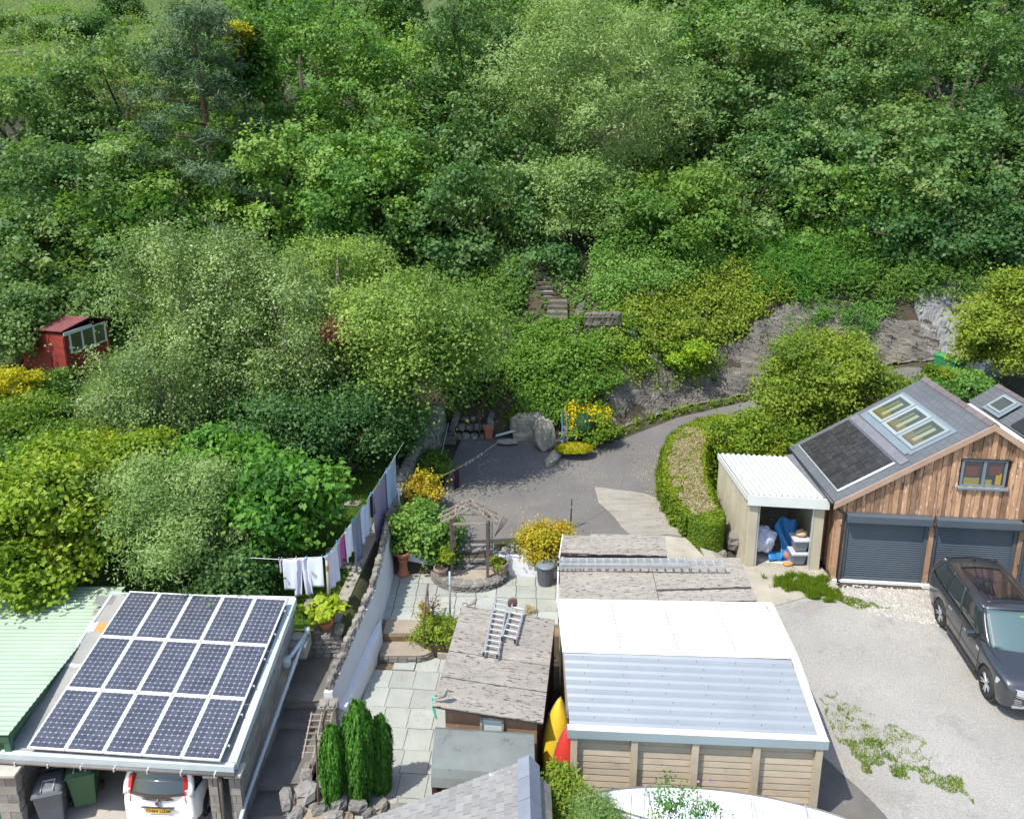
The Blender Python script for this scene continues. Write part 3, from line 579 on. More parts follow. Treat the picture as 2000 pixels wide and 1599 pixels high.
# ================= slate outbuilding roof in the foreground =================
sr = thing('slate_outbuilding', 'old grey slate roof with blue-grey ridge tiles in the bottom foreground', 'building', (-.8, 11.5, 0))
A0 = P(1033, 1481, 2.5); dn = P(742, 1592, 1.2)-A0; dn = dn*(1/np.linalg.norm(dn)); dn[1] *= .3; dn /= np.linalg.norm(dn)
slates(sr, A0+V3(.0, 0, 0), V3(.0, -2.9, 0), dn*3.7, 13, 22, M_oslate, th=.012, jit=.012)
MB().add([A0+V3(0, 0, -.03), A0+V3(0, -2.95, -.03), A0+V3(0, -2.95, -.03)+dn*3.7, A0+V3(0, 0, -.03)+dn*3.7], [(0, 1, 2, 3)]).build('roof_backing', M_slatestone, sr, solid=.03)
MB().prism([A0+V3(0, -.15, -.06), A0+dn*3.6+V3(0, -.1, -.06), (A0+dn*3.6)*V3(1, 1, 0)+V3(0, -.1, 0), V3(.75, A0[1]-.15, 0), V3(.75, A0[1]-.15, 2.0)], (0, -2.6, 0)).build('wall', M_stone, sr)
sn = np.cross(dn, V3(0, 1, 0)); sn *= np.sign(sn[2])
for k in range(6):
    y0 = A0[1]+.03-k*.5; a = V3(A0[0], y0, A0[2]+.03)
    prof = [a+dn*.24+V3(0, 0, .02), a+V3(0, 0, .035), a+V3(.21, 0, -.22), a+V3(.20, 0, -.25), a+V3(0, 0, .01), a+dn*.24-V3(0, 0, .01)]
    MB().prism([p*1 for p in prof], (0, -.49, 0)).build('ridge_tile', M_ridge, sr)
# ================= double garage with metal roof =================
ga = thing('concrete_garage', 'sectional concrete garage, rear roof half white, front half ribbed galvanised metal', 'garage', (3.8, 16.5, 0))
e0, e1_ = P(1113, 1424, 2.12), P(1613, 1447, 2.12); b0_, b1_ = P(1112, 1176, 2.12), P(1507, 1183, 2.12); b0_[0] = e0[0]; 
r0, r1 = (e0+b0_)/2+V3(0, 0, .2), (e1_+b1_)/2+V3(0, 0, .2)
corr(e0+V3(0, 0, .0), e1_-e0, r0-e0, 9, .042, 'trap', m=M_metal, root=ga)
corr(r0+V3(-.03, 0, .03), r1-r0, b0_-r0, 15, .02, 'trap', m=M_wsheet, root=ga)
lx = V3(.0, 0, 0)
MB().obox(e0+V3(-.05, -.05, -.17), e1_-e0+V3(.1, 0, 0), (0, .04, 0), (0, 0, .2)).build('front_fascia', mat('fascia_grey_metal', (.33, .40, .42), (.3, .37, .39), scale=1, rough=.4, bump=0, rv=0, metal=.2), ga)
MB().obox(e0+V3(-.05, -.052, .032), e1_-e0+V3(.1, 0, 0), (0, .16, 0), (0, 0, .012)).build('eaves_flashing', M_wsheet, ga)
MB().obox(r0+V3(-.03, -.1, .05), r1-r0+V3(.05, 0, 0), (0, .2, 0), (0, 0, .012)).build('ridge_flashing', M_wsheet, ga)
for a, b_ in ((e1_, r1), (r1, b1_)):
    MB().obox(a+V3(-.14, .02, .045), b_-a-V3(0, .02, 0), (.17, 0, 0), (0, 0, .012)).build('verge_flashing', M_wsheet, ga); MB().obox(a+V3(.03, .02, -.12), b_-a-V3(0, .02, 0), (.012, 0, 0), (0, 0, .17)).build('verge_flashing', M_wsheet, ga)
MB().obox(b0_+V3(-.04, -.04, .02), b1_-b0_+V3(.06, 0, 0), (0, .14, 0), (0, 0, .02)).build('rear_trim', M_wsheet, ga)
# sheet laps
for k in (1, 2, 3):
    for (a_, b_, v_) in ((r0+V3(0, 0, .03), r1+V3(0, 0, .03), b0_-r0),):
        MB().obox(a_*(1-k/4)+b_*(k/4)+V3(0, 0, .012)+v_*.02, v_*.96, (.03, 0, 0), (0, 0, .006)).build('sheet_lap', mat('lap_shadow_seal', (.3, .31, .31), (.22, .23, .22), scale=5, rough=.8, bump=.1), ga)
# screws
scr = None
for j in range(9):
    for i in range(6):
        p = e0+(e1_-e0)*((i+.5)/6+.02*(j % 2))+(r0-e0)*((j+.35)/9)+V3(0, 0, .01)
        if scr is None: scr = MB().lathe(p, [(.014, 0), (.014, .01), (.006, .016)], 6).build('roof_screw', mat('screw_head', (.12, .1, .12), (.1, .1, .1), rough=.5, bump=0), ga)
        else: inst(scr, 'roof_screw', p, ga)
g0 = e0+V3(.03, .06, -.17); gd = (e1_-e0); gL = np.linalg.norm(gd)-.06; gu = gd/np.linalg.norm(gd); gh = g0[2]
po = None; bd = None; bayw = (gL-.14)/4
for k in range(5):
    p = g0+gu*(k*bayw+.07); p[2] = gh/2-.05
    if po is None: po = MB().box(p, (.14, .16, gh+.1), rz=math.atan2(gu[1], gu[0])).build('post', M_gpanel, ga, bevel=.008)
    else: inst(po, 'post', p, ga)
    if k < 4:
        for j in range(12):
            q = g0+gu*(k*bayw+.07+bayw/2)+V3(0, .05, 0); q[2] = -.05+(j+.5)*(gh/12)
            if bd is None:
                w_ = bayw-.14; hh = gh/12
                mb = MB(); pr_ = [(0, -hh/2), (-.045, -hh/2+.012), (-.035, hh/2-.03), (-.012, hh/2-.012), (0, hh/2)]
                a = [q-gu*w_/2+V3(0, u_, v_) for u_, v_ in pr_]; mb.prism(a, gu*w_); bd = mb.build('panel_board', M_gpanel, ga)
            else: inst(bd, 'panel_board', q, ga)
wallq(ga, e1_+V3(-.06, .1, -.1), b1_+V3(-.06, -.08, -.1), -.05, 'side_wall', M_gpanel, .08)
wallq(ga, b0_+V3(.06, -.08, -.1), e0+V3(.06, .1, -.1), -.05, 'side_wall', M_gpanel, .08)
wallq(ga, b1_+V3(-.1, -.1, -.1), b0_+V3(.1, -.1, -.1), -.05, 'rear_wall', M_gpanel, .08)
wallq(ga, e0+V3(.06, .13, -.1), e1_+V3(-.06, .13, -.1), -.05, 'wall_core', M_gpanel, .03)
# ================= flaky sheet roofed sheds behind =================
as1 = thing('long_sheet_roof_shed', 'long low shed with flaking brown sheet roof carrying the long aluminium ladder', 'shed', (4, 19.9, 0))
q00, q10, q01, q11 = P(1090, 1178, 2.12), P(1488, 1180, 2.12), P(1092, 1100, 2.2), P(1446, 1090, 2.2)
sheets(as1, q01, q11-q01, ((q00-q01)+(q10-q11))/2, 4, 2, M_asb)
wallq(as1, q00+V3(.06, .05, -.07), q01+V3(.06, 0, -.07), 0, 'side_wall', M_white, -.06); wallq(as1, q10+V3(-.3, .05, -.07), q11+V3(-.1, 0, -.07), 0, 'side_wall', M_gpanel, .06)
wallq(as1, q01+V3(.1, 0, -.07), q11+V3(-.15, 0, -.07), 0, 'rear_wall', M_gpanel, .06); wallq(as1, q00+V3(.1, .08, -.07), q10+V3(-.35, .08, -.07), 0, 'front_wall', M_gpanel, .06)
MB().obox(q00+V3(-.04, -.02, -.12), q01-q00, (.03, 0, 0), (0, 0, .16)).build('barge_board', M_white, as1)
as2 = thing('broken_sheet_roof_shed', 'small shed with broken flaking sheet roof beside the yellow and orange shrub', 'shed', (3, 22, .3))
q00, q10, q01, q11 = P(1093, 1092, 2.0), P(1312, 1088, 2.0), P(1100, 1046, 1.98), P(1292, 1050, 1.98)
sheets(as2, q01, (q11-q01)*.62, (q00-q01)*.8, 2, 1, M_asb)
sheets(as2, q01+(q11-q01)*.28+V3(0, 0, .05), (q11-q01)*.76, (q00-q01)*.84, 3, 1, M_asb)
wallq(as2, q00+V3(.1, .25, -.07), q10+V3(-.1, .25, -.07), 0, 'front_wall', M_dkbrown, .05); wallq(as2, q00+V3(.06, .05, -.07), q01+V3(.06, 0, -.07), 0, 'side_wall', M_gpanel, -.05)
wallq(as2, q10+V3(-.1, .05, -.07), q11+V3(-.1, 0, -.07), 0, 'side_wall', M_gpanel, .05)
MB().tube([q00+V3(-.12, .08, -.04), q00+V3(1.0, .08, -.02)], .035, 8).build('gutter', M_black, as2); MB().obox(q00+V3(-.03, 0, -.1), q01-q00, (.03, 0, 0), (0, 0, .15)).build('barge_board', M_white, as2)
# ================= timber garage =================
tg = thing('timber_garage', 'large larch clad garage building with grey roller doors and slate roof', 'building', (13, 24.5, .3))
TO = V3(10.16, 22.86, .3); ta = math.atan2(-.56, 5.46); t1 = V3(math.cos(ta), math.sin(ta), 0); tn = V3(math.sin(ta), -math.cos(ta), 0); tD = V3(-.04, 4.05, 0)
def T(s, z, d=0.): return TO+t1*s+V3(0, 0, z-.3)+tn*d
APX, EZ, AZ, WID = 3.97, 3.1, 5.66, 7.94
gz = lambda s: EZ+(AZ-EZ)*(1-abs(s-APX)/APX) if 0 <= s <= WID else EZ
holes = [(0.13, 2.60, .3, 2.66), (2.76, 5.18, .3, 2.66), (5.34, 7.80, .3, 2.66), (3.29, 4.57, 3.66, 4.55)]
mb = MB(); mb.prism([T(0, .3, -.08), T(WID, .3, -.08), T(WID, EZ, -.08), T(APX, AZ-.05, -.08), T(0, EZ, -.08)], tD*.97); mb.build('wall_core', M_dkbrown, tg)
s = 0.0; k = 0
while s < WID-.02:
    w_ = .132+rnd.uniform(-.012, .012); a, b_ = s, min(s+w_, WID); d = .045 if k % 2 else .018
    zt = min(gz(a+.001), gz(b_-.001))-.02
    segs = [(.3, zt)]
    for (h0, h1_, z0, z1) in holes:
        if b_ > h0+.01 and a < h1_-.01:
            ns = []
            for (u0, u1) in segs:
                if z1 <= u0 or z0 >= u1: ns.append((u0, u1)); continue
                if z0 > u0: ns.append((u0, z0))
                if z1 < u1: ns.append((z1, u1))
            segs = ns
    for (u0, u1) in segs:
        if u1-u0 > .05: MB().obox(T(a+.006, u0, -.08), t1*(b_-a-.012+(.02 if k % 2 else 0)), tn*(.08+d), (0, 0, u1-u0)).build('board', M_larch, tg)
    s = b_; k += 1
# side wall boards
k = 0; s = 0
while s < 1:
    a = T(0, .3, -.07)+tD*s; MB().obox(a, tD*.033, -t1*(.05 if k % 2 else .025), (0, 0, EZ-.36)).build('board', M_larch, tg); s += .036; k += 1
# barge boards, roof planes
ov = .16
rf, rb, lf = T(APX, AZ+.06, ov), T(APX, AZ+.06, 0)+tD, T(-.3, EZ-.13, ov)
lb_ = lf-tn*ov+tD; rtf = T(WID+.05, EZ-.0, ov); rtb = rtf-tn*ov+tD
def roofplane(a, b_, c, d, nm): MB().add([a, b_, c, d], [(0, 1, 2, 3)]).build(nm, M_slate, tg, solid=.05)
roofplane(lf+V3(0, 0, -.03), rf+V3(0, 0, -.03), rb+V3(0, 0, -.03), lb_+V3(0, 0, -.03), 'roof_deck'); roofplane(rf+V3(0, 0, -.03), rtf+V3(0, 0, -.03), rtb+V3(0, 0, -.03), rb+V3(0, 0, -.03), 'roof_deck')
Ue = (lb_-lf); Vr = (lf-rf)
Lsl = np.linalg.norm(Vr)
slates(tg, rf, Ue, Vr, 17, 24, M_slate, th=.008, stuff=True, name='roof_slates', jit=.003)
slates(tg, rf, Ue, rtf-rf, 17, 24, M_slate, th=.008, stuff=True, name='roof_slates', jit=.003)
Nl = np.cross(Ue, Vr); Nl /= np.linalg.norm(Nl); Nl *= np.sign(Nl[2])
def RL(a, b_, h=0.): return rf+Ue*a+Vr*b_+Nl*h      # a along the ridge 0..1 (front to back), b down the slope 0..1
for (p0, p1) in ((T(-.32, EZ-.12, ov+.0), T(APX, AZ+.07, ov)), (T(APX, AZ+.07, ov), T(WID+.1, EZ-.02, ov))):
    MB().obox(p0+V3(0, 0, -.2), p1-p0, tn*.035, (0, 0, .2)).build('barge_board', M_barge, tg)
for k in range(9):
    a = rf+Ue*(k/9)+V3(0, 0, .035); dl = Vr/Lsl*.17; dr = (rtf-rf)/np.linalg.norm(rtf-rf)*.17
    MB().prism([a+dl+V3(0, 0, .01), a+V3(0, 0, .03), a+dr+V3(0, 0, .01), a+dr-V3(0, 0, .02), a+V3(0, 0, -.0), a+dl-V3(0, 0, .02)], Ue/9*.96).build('ridge_tile', M_ridgeb, tg)
MB().tube([lf+V3(-.05, -.02, .0), lb_+V3(-.05, 0, 0)], .055, 8).build('gutter', M_black, tg, smooth=True)
c0 = T(-.3, EZ-.16, .1); MB().tube([lf+V3(0, .12, -.02), c0+V3(.05, 0, -.1), T(.06, EZ-.5, .12), T(.03, 2.4, .12), T(.03, .42, .12), T(.03, .34, .25)], .045, 10).build('downpipe', M_black, tg, smooth=True)
# pv panels in the slates
for k in range(4):
    a = .12+k*.205; mb = MB(); mb.obox(RL(a, .57, .03), Ue*.2, Vr*.36, Nl*.02); pv_ = mb.build('solar_panel', M_pv, tg)
    g = MB()
    for i in range(6):
        for j in range(10): g.add([RL(a+.2*(i+u_)/6+.0, .57+.36*(j+v_)/10, .052) for u_, v_ in ((.05, .05), (.95, .05), (.95, .95), (.05, .95))], [(0, 1, 2, 3)])
    g.build('cells', mat('black_cell', (.045, .042, .045), (.03, .03, .033), scale=3, rough=.25, bump=0, rv=.3), pv_, vr=1)
MB().obox(RL(.10, .57, .03), Ue*.015, Vr*.37, Nl*.035).build('panel_edge', M_white, tg); MB().obox(RL(.1, .935, .03), Ue*.84, Vr*.008, Nl*.025).build('panel_edge', M_alu, tg)
MB().obox(RL(.06, .50, .02), Ue*.9, Vr*.055, Nl*.018).build('lead_flashing', mat('lead', (.16, .16, .18), (.12, .12, .14), scale=3, rough=.5, bump=.2), tg)
# roof windows
fm = M_lamp; 
MB().obox(RL(.15, .455, .02), Ue*.78, Vr*.035, Nl*.02).build('window_flashing', M_lamp, tg)
fl_ = MB(); fl_.obox(RL(.12, .17, .012), Ue*.82, Vr*.30, Nl*.02); fl_.build('window_flashing', M_lamp, tg)
for k in range(3):
    a = .15+k*.256; b_ = .195; w_, hh = .243, .245
    mb = MB()
    for p, u_, v_ in ((RL(a, b_, .03), Ue*w_, Vr*.022), (RL(a, b_+hh-.022, .03), Ue*w_, Vr*.022), (RL(a, b_+.022, .03), Ue*.028, Vr*(hh-.044)), (RL(a+w_-.028, b_+.022, .03), Ue*.028, Vr*(hh-.044))): mb.obox(p, u_, v_, Nl*.06)
    f_ = mb.build('roof_window', mat('roof_window_frame', (.27, .31, .32), (.25, .29, .30), rough=.4, bump=0), tg)
    MB().obox(RL(a+.028, b_+.022, .06), Ue*(w_-.056), Vr*(hh-.044), Nl*.01).build('pane', glassmat('roof_glass', (.05, .055, .03), .03), f_)
    for (x_, wd, col, nm) in ((.30, .22, (.22, .24, .13), 'cream_blind'), (.62, .2, (.10, .12, .06), 'dim_room')):
        MB().obox(RL(a+.028+(w_-.056)*x_, b_+.05, .072), Ue*(w_-.056)*wd, Vr*(hh-.1), Nl*.002).build('reveal', glassmat(nm, col, .08), f_)
    MB().obox(RL(a+.03, b_+hh*.62, .0705), Ue*(w_-.06), Vr*hh*.25, Nl*.001).build('reveal', glassmat('ochre_room', (.13, .09, .03), .08), f_)
# gable window
wf_ = MB()
for p, a_, z_ in (((3.29, 3.66), .06, .89), ((4.51, 3.66), .06, .89), ((3.90, 3.66), .08, .89)): wf_.obox(T(*p, -.04), t1*a_, tn*.06, (0, 0, z_))
for p in ((3.292, 3.662), (3.292, 4.488)): wf_.obox(T(*p, -.042), t1*1.276, tn*.06, (0, 0, .06))
gw = wf_.build('window', M_lamp, tg)
MB().obox(T(3.33, 3.7, -.05), t1*1.2, tn*.03, (0, 0, .8)).build('pane', G_dark, gw)
for s_, z_, w_, h_, cc in ((3.4, 3.72, .44, .22, (.2, .17, .05)), (4.0, 3.72, .2, .18, (.22, .2, .05)), (3.42, 4.0, .36, .3, (.10, .03, .03)), (4.1, 4.05, .32, .28, (.09, .025, .025)), (4.3, 3.74, .16, .36, (.35, .22, .02))):
    MB().obox(T(s_, z_, -.0205), t1*w_, tn*.002, (0, 0, h_)).build('reveal', glassmat('room_%d' % int(s_*100), cc, .06), gw)
MB().obox(T(3.2, 3.6, -.02), t1*1.46, tn*.14, (0, 0, .055)).build('window_sill', M_lamp, gw)
MB().obox(T(3.25, 4.552, -.02), t1*1.36, tn*.08, (0, 0, .03)).build('window_head', M_black, gw)
# roller doors
for (h0, h1_, z0, z1) in holes[:3]:
    w_ = h1_-h0; n = 27; vs = []; H2 = 2.36
    mb = MB(); mb.grid(1, n*4, lambda u, v: T(h0+.1+u*(w_-.2), .36+v*(H2-.36), -.03+.014*abs(math.sin(math.pi*v*n))))
    rd = mb.build('roller_door', M_roller, tg)
    MB().obox(T(h0-.02, 2.38, -.02), t1*(w_+.04), tn*.27, (0, 0, .27)).build('door_box', M_roller, rd, bevel=.03)
    for a in (h0+.0, h1_-.1): MB().obox(T(a, .33, -.04), t1*.1, tn*.07, (0, 0, 2.05)).build('door_rail', M_roller, rd)
    MB().obox(T(h0+.1, .33, -.03), t1*(w_-.2), tn*.05, (0, 0, .08)).build('bottom_bar', M_roller, rd)
for a, b_ in ((-.12, .12), (2.62, 2.75), (5.2, 5.33)): MB().obox(T(a, .3, -.05), t1*(b_-a), tn*.12, (0, 0, 2.07)).build('pillar', M_larch, tg)
MB().obox(T(-.1, .24, -.06), t1*8.1, tn*.14, (0, 0, .085)).build('threshold', M_white, tg)
for a in (.0, 2.68, 5.26): MB().obox(T(a-.08, .2, .06), t1*.18, tn*.1, (0, 0, .15)).build('pad_stone', M_white, tg)
# ---- white valley roof and the second slate roof beyond ----
r2 = thing('second_slate_roof_garage', 'second slate roofed garage with one roof window, cut by right edge of photo', 'building', (20, 28.5, .5))
Rb, Vb = V3(18.7, 29.9, 4.25), V3(17.72, 29.8, 3.58); Rf, Vf = V3(18.75, 24.4, 4.25), V3(17.75, 24.4, 3.58)
Rb2, Rf2 = V3(22.5, 29.9, 2.2), V3(22.5, 24.4, 2.2)
MB().add([Rb, Vb, Vf, Rf], [(0, 1, 2, 3)]).build('roof_deck', M_slate, r2, solid=.03)
MB().add([Rb, Rb2, Rf2, Rf], [(0, 1, 2, 3)]).build('roof_deck', M_slate, r2, solid=.03)
slates(r2, Rf+V3(0, 0, .02), Rb-Rf, Vf-Rf, 22, 6, M_slate, th=.008, stuff=True, name='roof_slates')
MB().prism([(17.8, 29.6, 1), (22.3, 29.6, 1), (22.3, 29.6, 2.15), (18.7, 29.6, 4.15), (17.8, 29.6, 3.5)], (0, -5, 0)).build('wall_core', M_dkbrown, r2)
for k in range(12): MB().prism([Rf+V3(-.16, .46*k, -.02), Rf+V3(0, .46*k, .07), Rf+V3(.17, .46*k, -.02), Rf+V3(0, .46*k, .02)], (0, .44, 0)).build('ridge_tile', M_ridgeb, r2)
c_ = P(1958, 792, 3.98); e_s = (Vf-Rf)/np.linalg.norm(Vf-Rf); nr = np.cross(V3(0, 1, 0), e_s); nr *= np.sign(nr[2])
mb = MB(); 
for p, a, b_ in ((-.36, -.42, 0), (.28, -.42, 0)): mb.obox(c_+e_s*p+V3(0, -.42, 0)+nr*.02, e_s*.08, (0, .84, 0), nr*.07)
for q in (-.42, .34): mb.obox(c_+e_s*-.28+V3(0, q, 0)+nr*.021, e_s*.56, (0, .08, 0), nr*.068)
rw = mb.build('roof_window', mat('roof_window_frame', (1, 1, 1)), r2); MB().obox(c_+e_s*-.28+V3(0, -.34, 0)+nr*.04, e_s*.56, (0, .68, 0), nr*.01).build('pane', glassmat('roof_glass', (1, 1, 1)), rw)
MB().obox(c_+e_s*-.45+V3(0, -.55, 0)+nr*.01, e_s*.95, (0, 1.1, 0), nr*.012).build('window_flashing', M_lamp, r2)
MB().obox(Rf+V3(-.05, .1, .05), (Vf-Rf)*.95, (0, 2.7, 0), nr*.05).build('solar_panel', M_pv, r2)
MB().add([(16.3, 26.7, 3.45), (17.76, 26.4, 3.5), (17.74, 29.75, 3.56), (15.8, 29.6, 3.5)], [(0, 1, 2, 3)]).build('valley_sheet', M_wsheet, r2, solid=.02)
MB().add([(17.6, 22.6, 3.45), (17.95, 22.6, 3.48), (17.95, 26.4, 3.5), (17.6, 26.5, 3.47)], [(0, 1, 2, 3)]).build('valley_sheet', M_wsheet, r2, solid=.02)
MB().prism([(16.0, 26.9, 1), (17.7, 26.9, 1), (17.7, 26.9, 3.4), (16.0, 26.9, 3.38)], (0, 2.6, 0)).build('wall_core', M_dkbrown, r2)
# ================= concrete lean-to garage =================
lt = thing('lean_to_garage', 'small open fronted concrete garage with white corrugated roof, beside the timber building', 'garage', (8.7, 25, .35))
a0, a1, a2, a3 = V3(7.4, 23.42, 2.86), V3(9.86, 23.12, 2.86), V3(9.72, 26.3, 2.9), V3(7.22, 26.45, 2.9)
M_cream = mat('cream_render', (.47, .43, .32), (.38, .34, .25), scale=1, rough=.9, bump=.3, rv=.03, stain=((.26, .24, .19), 1.6, .58, .14))
M_lroof = mat('grey_white_sheet', (.43, .46, .42), (.38, .41, .375), scale=1, rough=.7, bump=.1, rv=.02)
corr(a0+V3(.05, .0, .03), a3-a0, (a1-a0)*.93, 13, .055, 'sine', m=M_lroof, root=lt, sub=6)
MB().obox(a0+V3(0, -.03, -.3), a1-a0, (0, .04, 0), (0, 0, .36)).build('fascia', mat('pale_fascia', (.60, .63, .60), (.56, .59, .56), rough=.5, bump=.05), lt, bevel=.01)
MB().obox(a0+V3(-.04, 0.012, -.14), a3-a0, (.04, 0, 0), (0, 0, .2)).build('fascia', mat('pale_fascia', (1, 1, 1)), lt)
MB().add([a1+V3(-.2, .02, .07), a1+V3(.03, .02, .1), a2+V3(.05, 0, .1), a2+V3(-.2, 0, .07)], [(0, 1, 2, 3)]).build('lead_flashing', mat('lead', (1, 1, 1)), lt, solid=.01)
MB().obox((7.42, 23.6, .3), a3-a0+V3(-.0, -.3, -.04), (.1, 0, 0), (0, 0, 2.45)).build('side_wall', M_cream, lt)
for k in range(5): MB().obox(V3(7.37, 23.7+k*.62, .3)+V3(-.055*k*.62, 0, 0), (.06, 0, 0), (0, .12, 0), (0, 0, 2.4)).build('rib', M_cream, lt)
MB().obox((7.2, 26.2, .3), (2.5, -.1, 0), (0, .1, 0), (0, 0, 2.5)).build('rear_wall', M_cream, lt)
MB().obox((9.72, 23.5, .3), (-.0, 2.7, 0), (.06, 0, 0), (0, 0, 2.5)).build('side_wall', M_cream, lt)
for x0, w_ in ((7.5, .28), (9.5, .3)): MB().obox((x0, 23.48-(x0-7.5)*.1, .2), (w_, -.02, 0), (0, .2, 0), (0, 0, 2.4)).build('pier', M_cream, lt, bevel=.01)
MB().tube([(7.82, 23.5, .3), (7.82, 23.5, 2.55)], .03, 6).build('door_track', M_alu, lt); MB().tube([(9.46, 23.3, .3), (9.46, 23.3, 2.5)], .04, 6).build('door_track', M_alu, lt)
MB().obox((7.5, 23.2, .28), (2.3, -.2, 0), (0, 3.1, 0), (0, 0, .07)).build('floor', mat('garage_floor', (.5, .47, .41), (.44, .41, .36), scale=2, rough=.9, bump=.2), lt)
# ================= red shed =================
rs = thing('red_shed', 'red boarded garden shed with felt roof and white framed windows under dark trees', 'shed', (-20, 36, 3.2))
p0, p1, p2 = V3(-22.4, 35.75, 3.1), V3(-19.3, 33.85, 3.1), V3(-18.6, 36.4, 3.1)
e0h, e1h, e2h = 4.85, 5.2, 5.15
fx = p1-p0; sx_ = p2-p1; nf = V3(fx[1], -fx[0], 0)/np.linalg.norm(fx); ns_ = V3(sx_[1], -sx_[0], 0)/np.linalg.norm(sx_)
MB().prism([p0, p1, p1+V3(0, 0, 2.05), p0+V3(0, 0, 1.75)], sx_*.98).build('wall_core', M_redp, rs)
for k in range(14):
    zt = .0+k*.135
    MB().obox(p0+nf*.0+V3(0, 0, zt), fx, nf*.03, (0, 0, .128)).build('board', M_redp, rs); MB().obox(p1+V3(0, 0, zt), sx_*.98, ns_*.03, (0, 0, .128)).build('board', M_redp, rs)
MB().obox(p0+fx*.36+nf*.031+V3(0, 0, .05), fx*.34, nf*.03, (0, 0, 1.7)).build('door', M_redp, rs)
for z_ in (1.35, .75): MB().obox(p0+fx*.37+nf*.062+V3(0, 0, z_), fx*.18, nf*.01, (0, 0, .03)).build('hinge', M_black, rs)
MB().obox(p0+fx*.66+nf*.062+V3(0, 0, 1.1), fx*.03, nf*.02, (0, 0, .06)).build('latch', M_alu, rs)
M_rf = mat('red_felt', (.17, .05, .05), (.12, .04, .04), scale=3, rough=.95, bump=.4)
ro = [p0+V3(-.15, -.12, 1.82)-fx*.0, p1+V3(.05, -.15, 2.2), p1+sx_*.55+V3(.12, 0, 2.42), p0+sx_*.55+V3(-.15, 0, 2.05)]
MB().prism(ro, (0, 0, .05)).build('roof', M_rf, rs); MB().prism([ro[3], ro[2], p1+sx_*1.05+V3(.12, 0, 2.0), p0+sx_*1.05+V3(-.15, 0, 1.7)], (0, 0, .05)).build('roof', M_rf, rs)
MB().obox(p1+ns_*.13+V3(0, -.15, 2.02), sx_*.62, ns_*.02, (0, 0, .15)).build('barge_board', mat('pale_blue_white', (.6, .66, .68), (.55, .6, .62), rough=.6, bump=0), rs)
wb = MB()
for k in range(4): wb.obox(p1+sx_*(.1+.26*k)+ns_*.032+V3(0, 0, 1.15), sx_*.035, ns_*.03, (0, 0, .85))
for z_ in (1.12, 1.98): wb.obox(p1+sx_*.1+ns_*.033+V3(0, 0, z_), sx_*.82, ns_*.03, (0, 0, .05))
w_ = wb.build('window', mat('pale_blue_white', (1, 1, 1)), rs); MB().obox(p1+sx_*.12+ns_*.032+V3(0, 0, 1.17), sx_*.78, ns_*.01, (0, 0, .82)).build('pane', G_dark, w_)
M_terra = mat('terracotta', (.45, .17, .09), (.36, .13, .075), scale=3, rough=.8, bump=.2, rv=.08)
M_wood = mat('grey_timber', (.255, .215, .175), (.17, .145, .12), scale=4, rough=.9, bump=.5, rv=.15)
M_dwood = mat('dark_timber', (.12, .085, .07), (.085, .06, .05), scale=4, rough=.8, bump=.3, rv=.12)
M_rust = mat('rusty_steel', (.16, .08, .05), (.1, .06, .05), scale=6, rough=.8, bump=.2, rv=.1)
M_galv = mat('galvanised_pole', (.42, .47, .5), (.33, .37, .4), scale=4, rough=.45, metal=.5, bump=0)
M_soil = mat('pot_soil', (.06, .04, .025), (.04, .028, .018), scale=8, rough=1, bump=.8)
def stoneshape(sx, sy, sz, n=0):
    """irregular stone: distorted box with cut corners"""
    mb = MB(); vs = []
    for k, z in enumerate((-.5, -.1, .35, .5)):
        q = (.86, 1, .92, .62)[k]
        for j in range(7):
            a = 2*math.pi*j/7+.3*k; r = q*rnd.uniform(.85, 1.12); c_, s_ = math.cos(a), math.sin(a)
            m_ = max(abs(c_), abs(s_))**.6
            vs.append((sx/2*r*c_/m_, sy/2*r*s_/m_, sz*(z+rnd.uniform(-.05, .05))))
    fs = [(i*7+j, i*7+(j+1) % 7, (i+1)*7+(j+1) % 7, (i+1)*7+j) for i in range(3) for j in range(7)]+[tuple(range(6, -1, -1)), tuple(range(21, 28))]
    return mb.add(vs, fs)
_st = bpy.data.objects
STONES = {}
def stone(p, d, rz, root, m, name='stone', tilt=.1):
    k = (m.name, rnd.randrange(5))
    if k not in STONES:
        mb = stoneshape(1, 1, 1); me = bpy.data.meshes.new('stone_shape'); me.from_pydata(np.concatenate(mb.v).tolist(), [], mb.f); me.materials.append(m); STONES[k] = me
    o = bpy.data.objects.new(name, STONES[k]); COL.objects.link(o); o.parent = root
    l = Vector([float(q) for q in p]); o.location = (wm(root).inverted() @ l) if root else l
    o.rotation_euler = (rnd.uniform(-tilt, tilt), rnd.uniform(-tilt, tilt), rz+rnd.uniform(-.15, .15)); o.scale = d
    return o
# ---------- white rendered boundary wall with upright coping stones ----------
ww = thing('white_boundary_wall', 'white rendered garden wall with rough upright coping stones above the slab path', 'wall', (-4, 20.5, 0))
YS = [16.85, 17.6, 18.6, 19.6, 20.6, 21.6, 22.6, 23.6, 24.3]
wx = lambda y: itp(y, [16.8, 18.5, 20.3, 22, 24.3], [-4.22, -3.98, -3.72, -3.70, -3.74]); wz = lambda y: itp(y, [16.8, 18.8, 21.9, 24.3], [1.0, 1.32, 1.68, 1.95])
def wsec(f):
    def g(u, v):
        y = YS[0]+v*(YS[-1]-YS[0]); return f(u, y)
    return g
mb = MB(); pr_ = lambda y: [(.02, -.05), (-.02, .5), (-.1, wz(y)*.7), (-.14, wz(y)), (-.34, wz(y)), (-.36, -.4)]
mb.grid(5, 40, wsec(lambda u, y: V3(wx(y)+pr_(y)[round(u*5)][0]+.012*float(wob(V3(u*3, y, 0), 1.5)), y, pr_(y)[round(u*5)][1])))
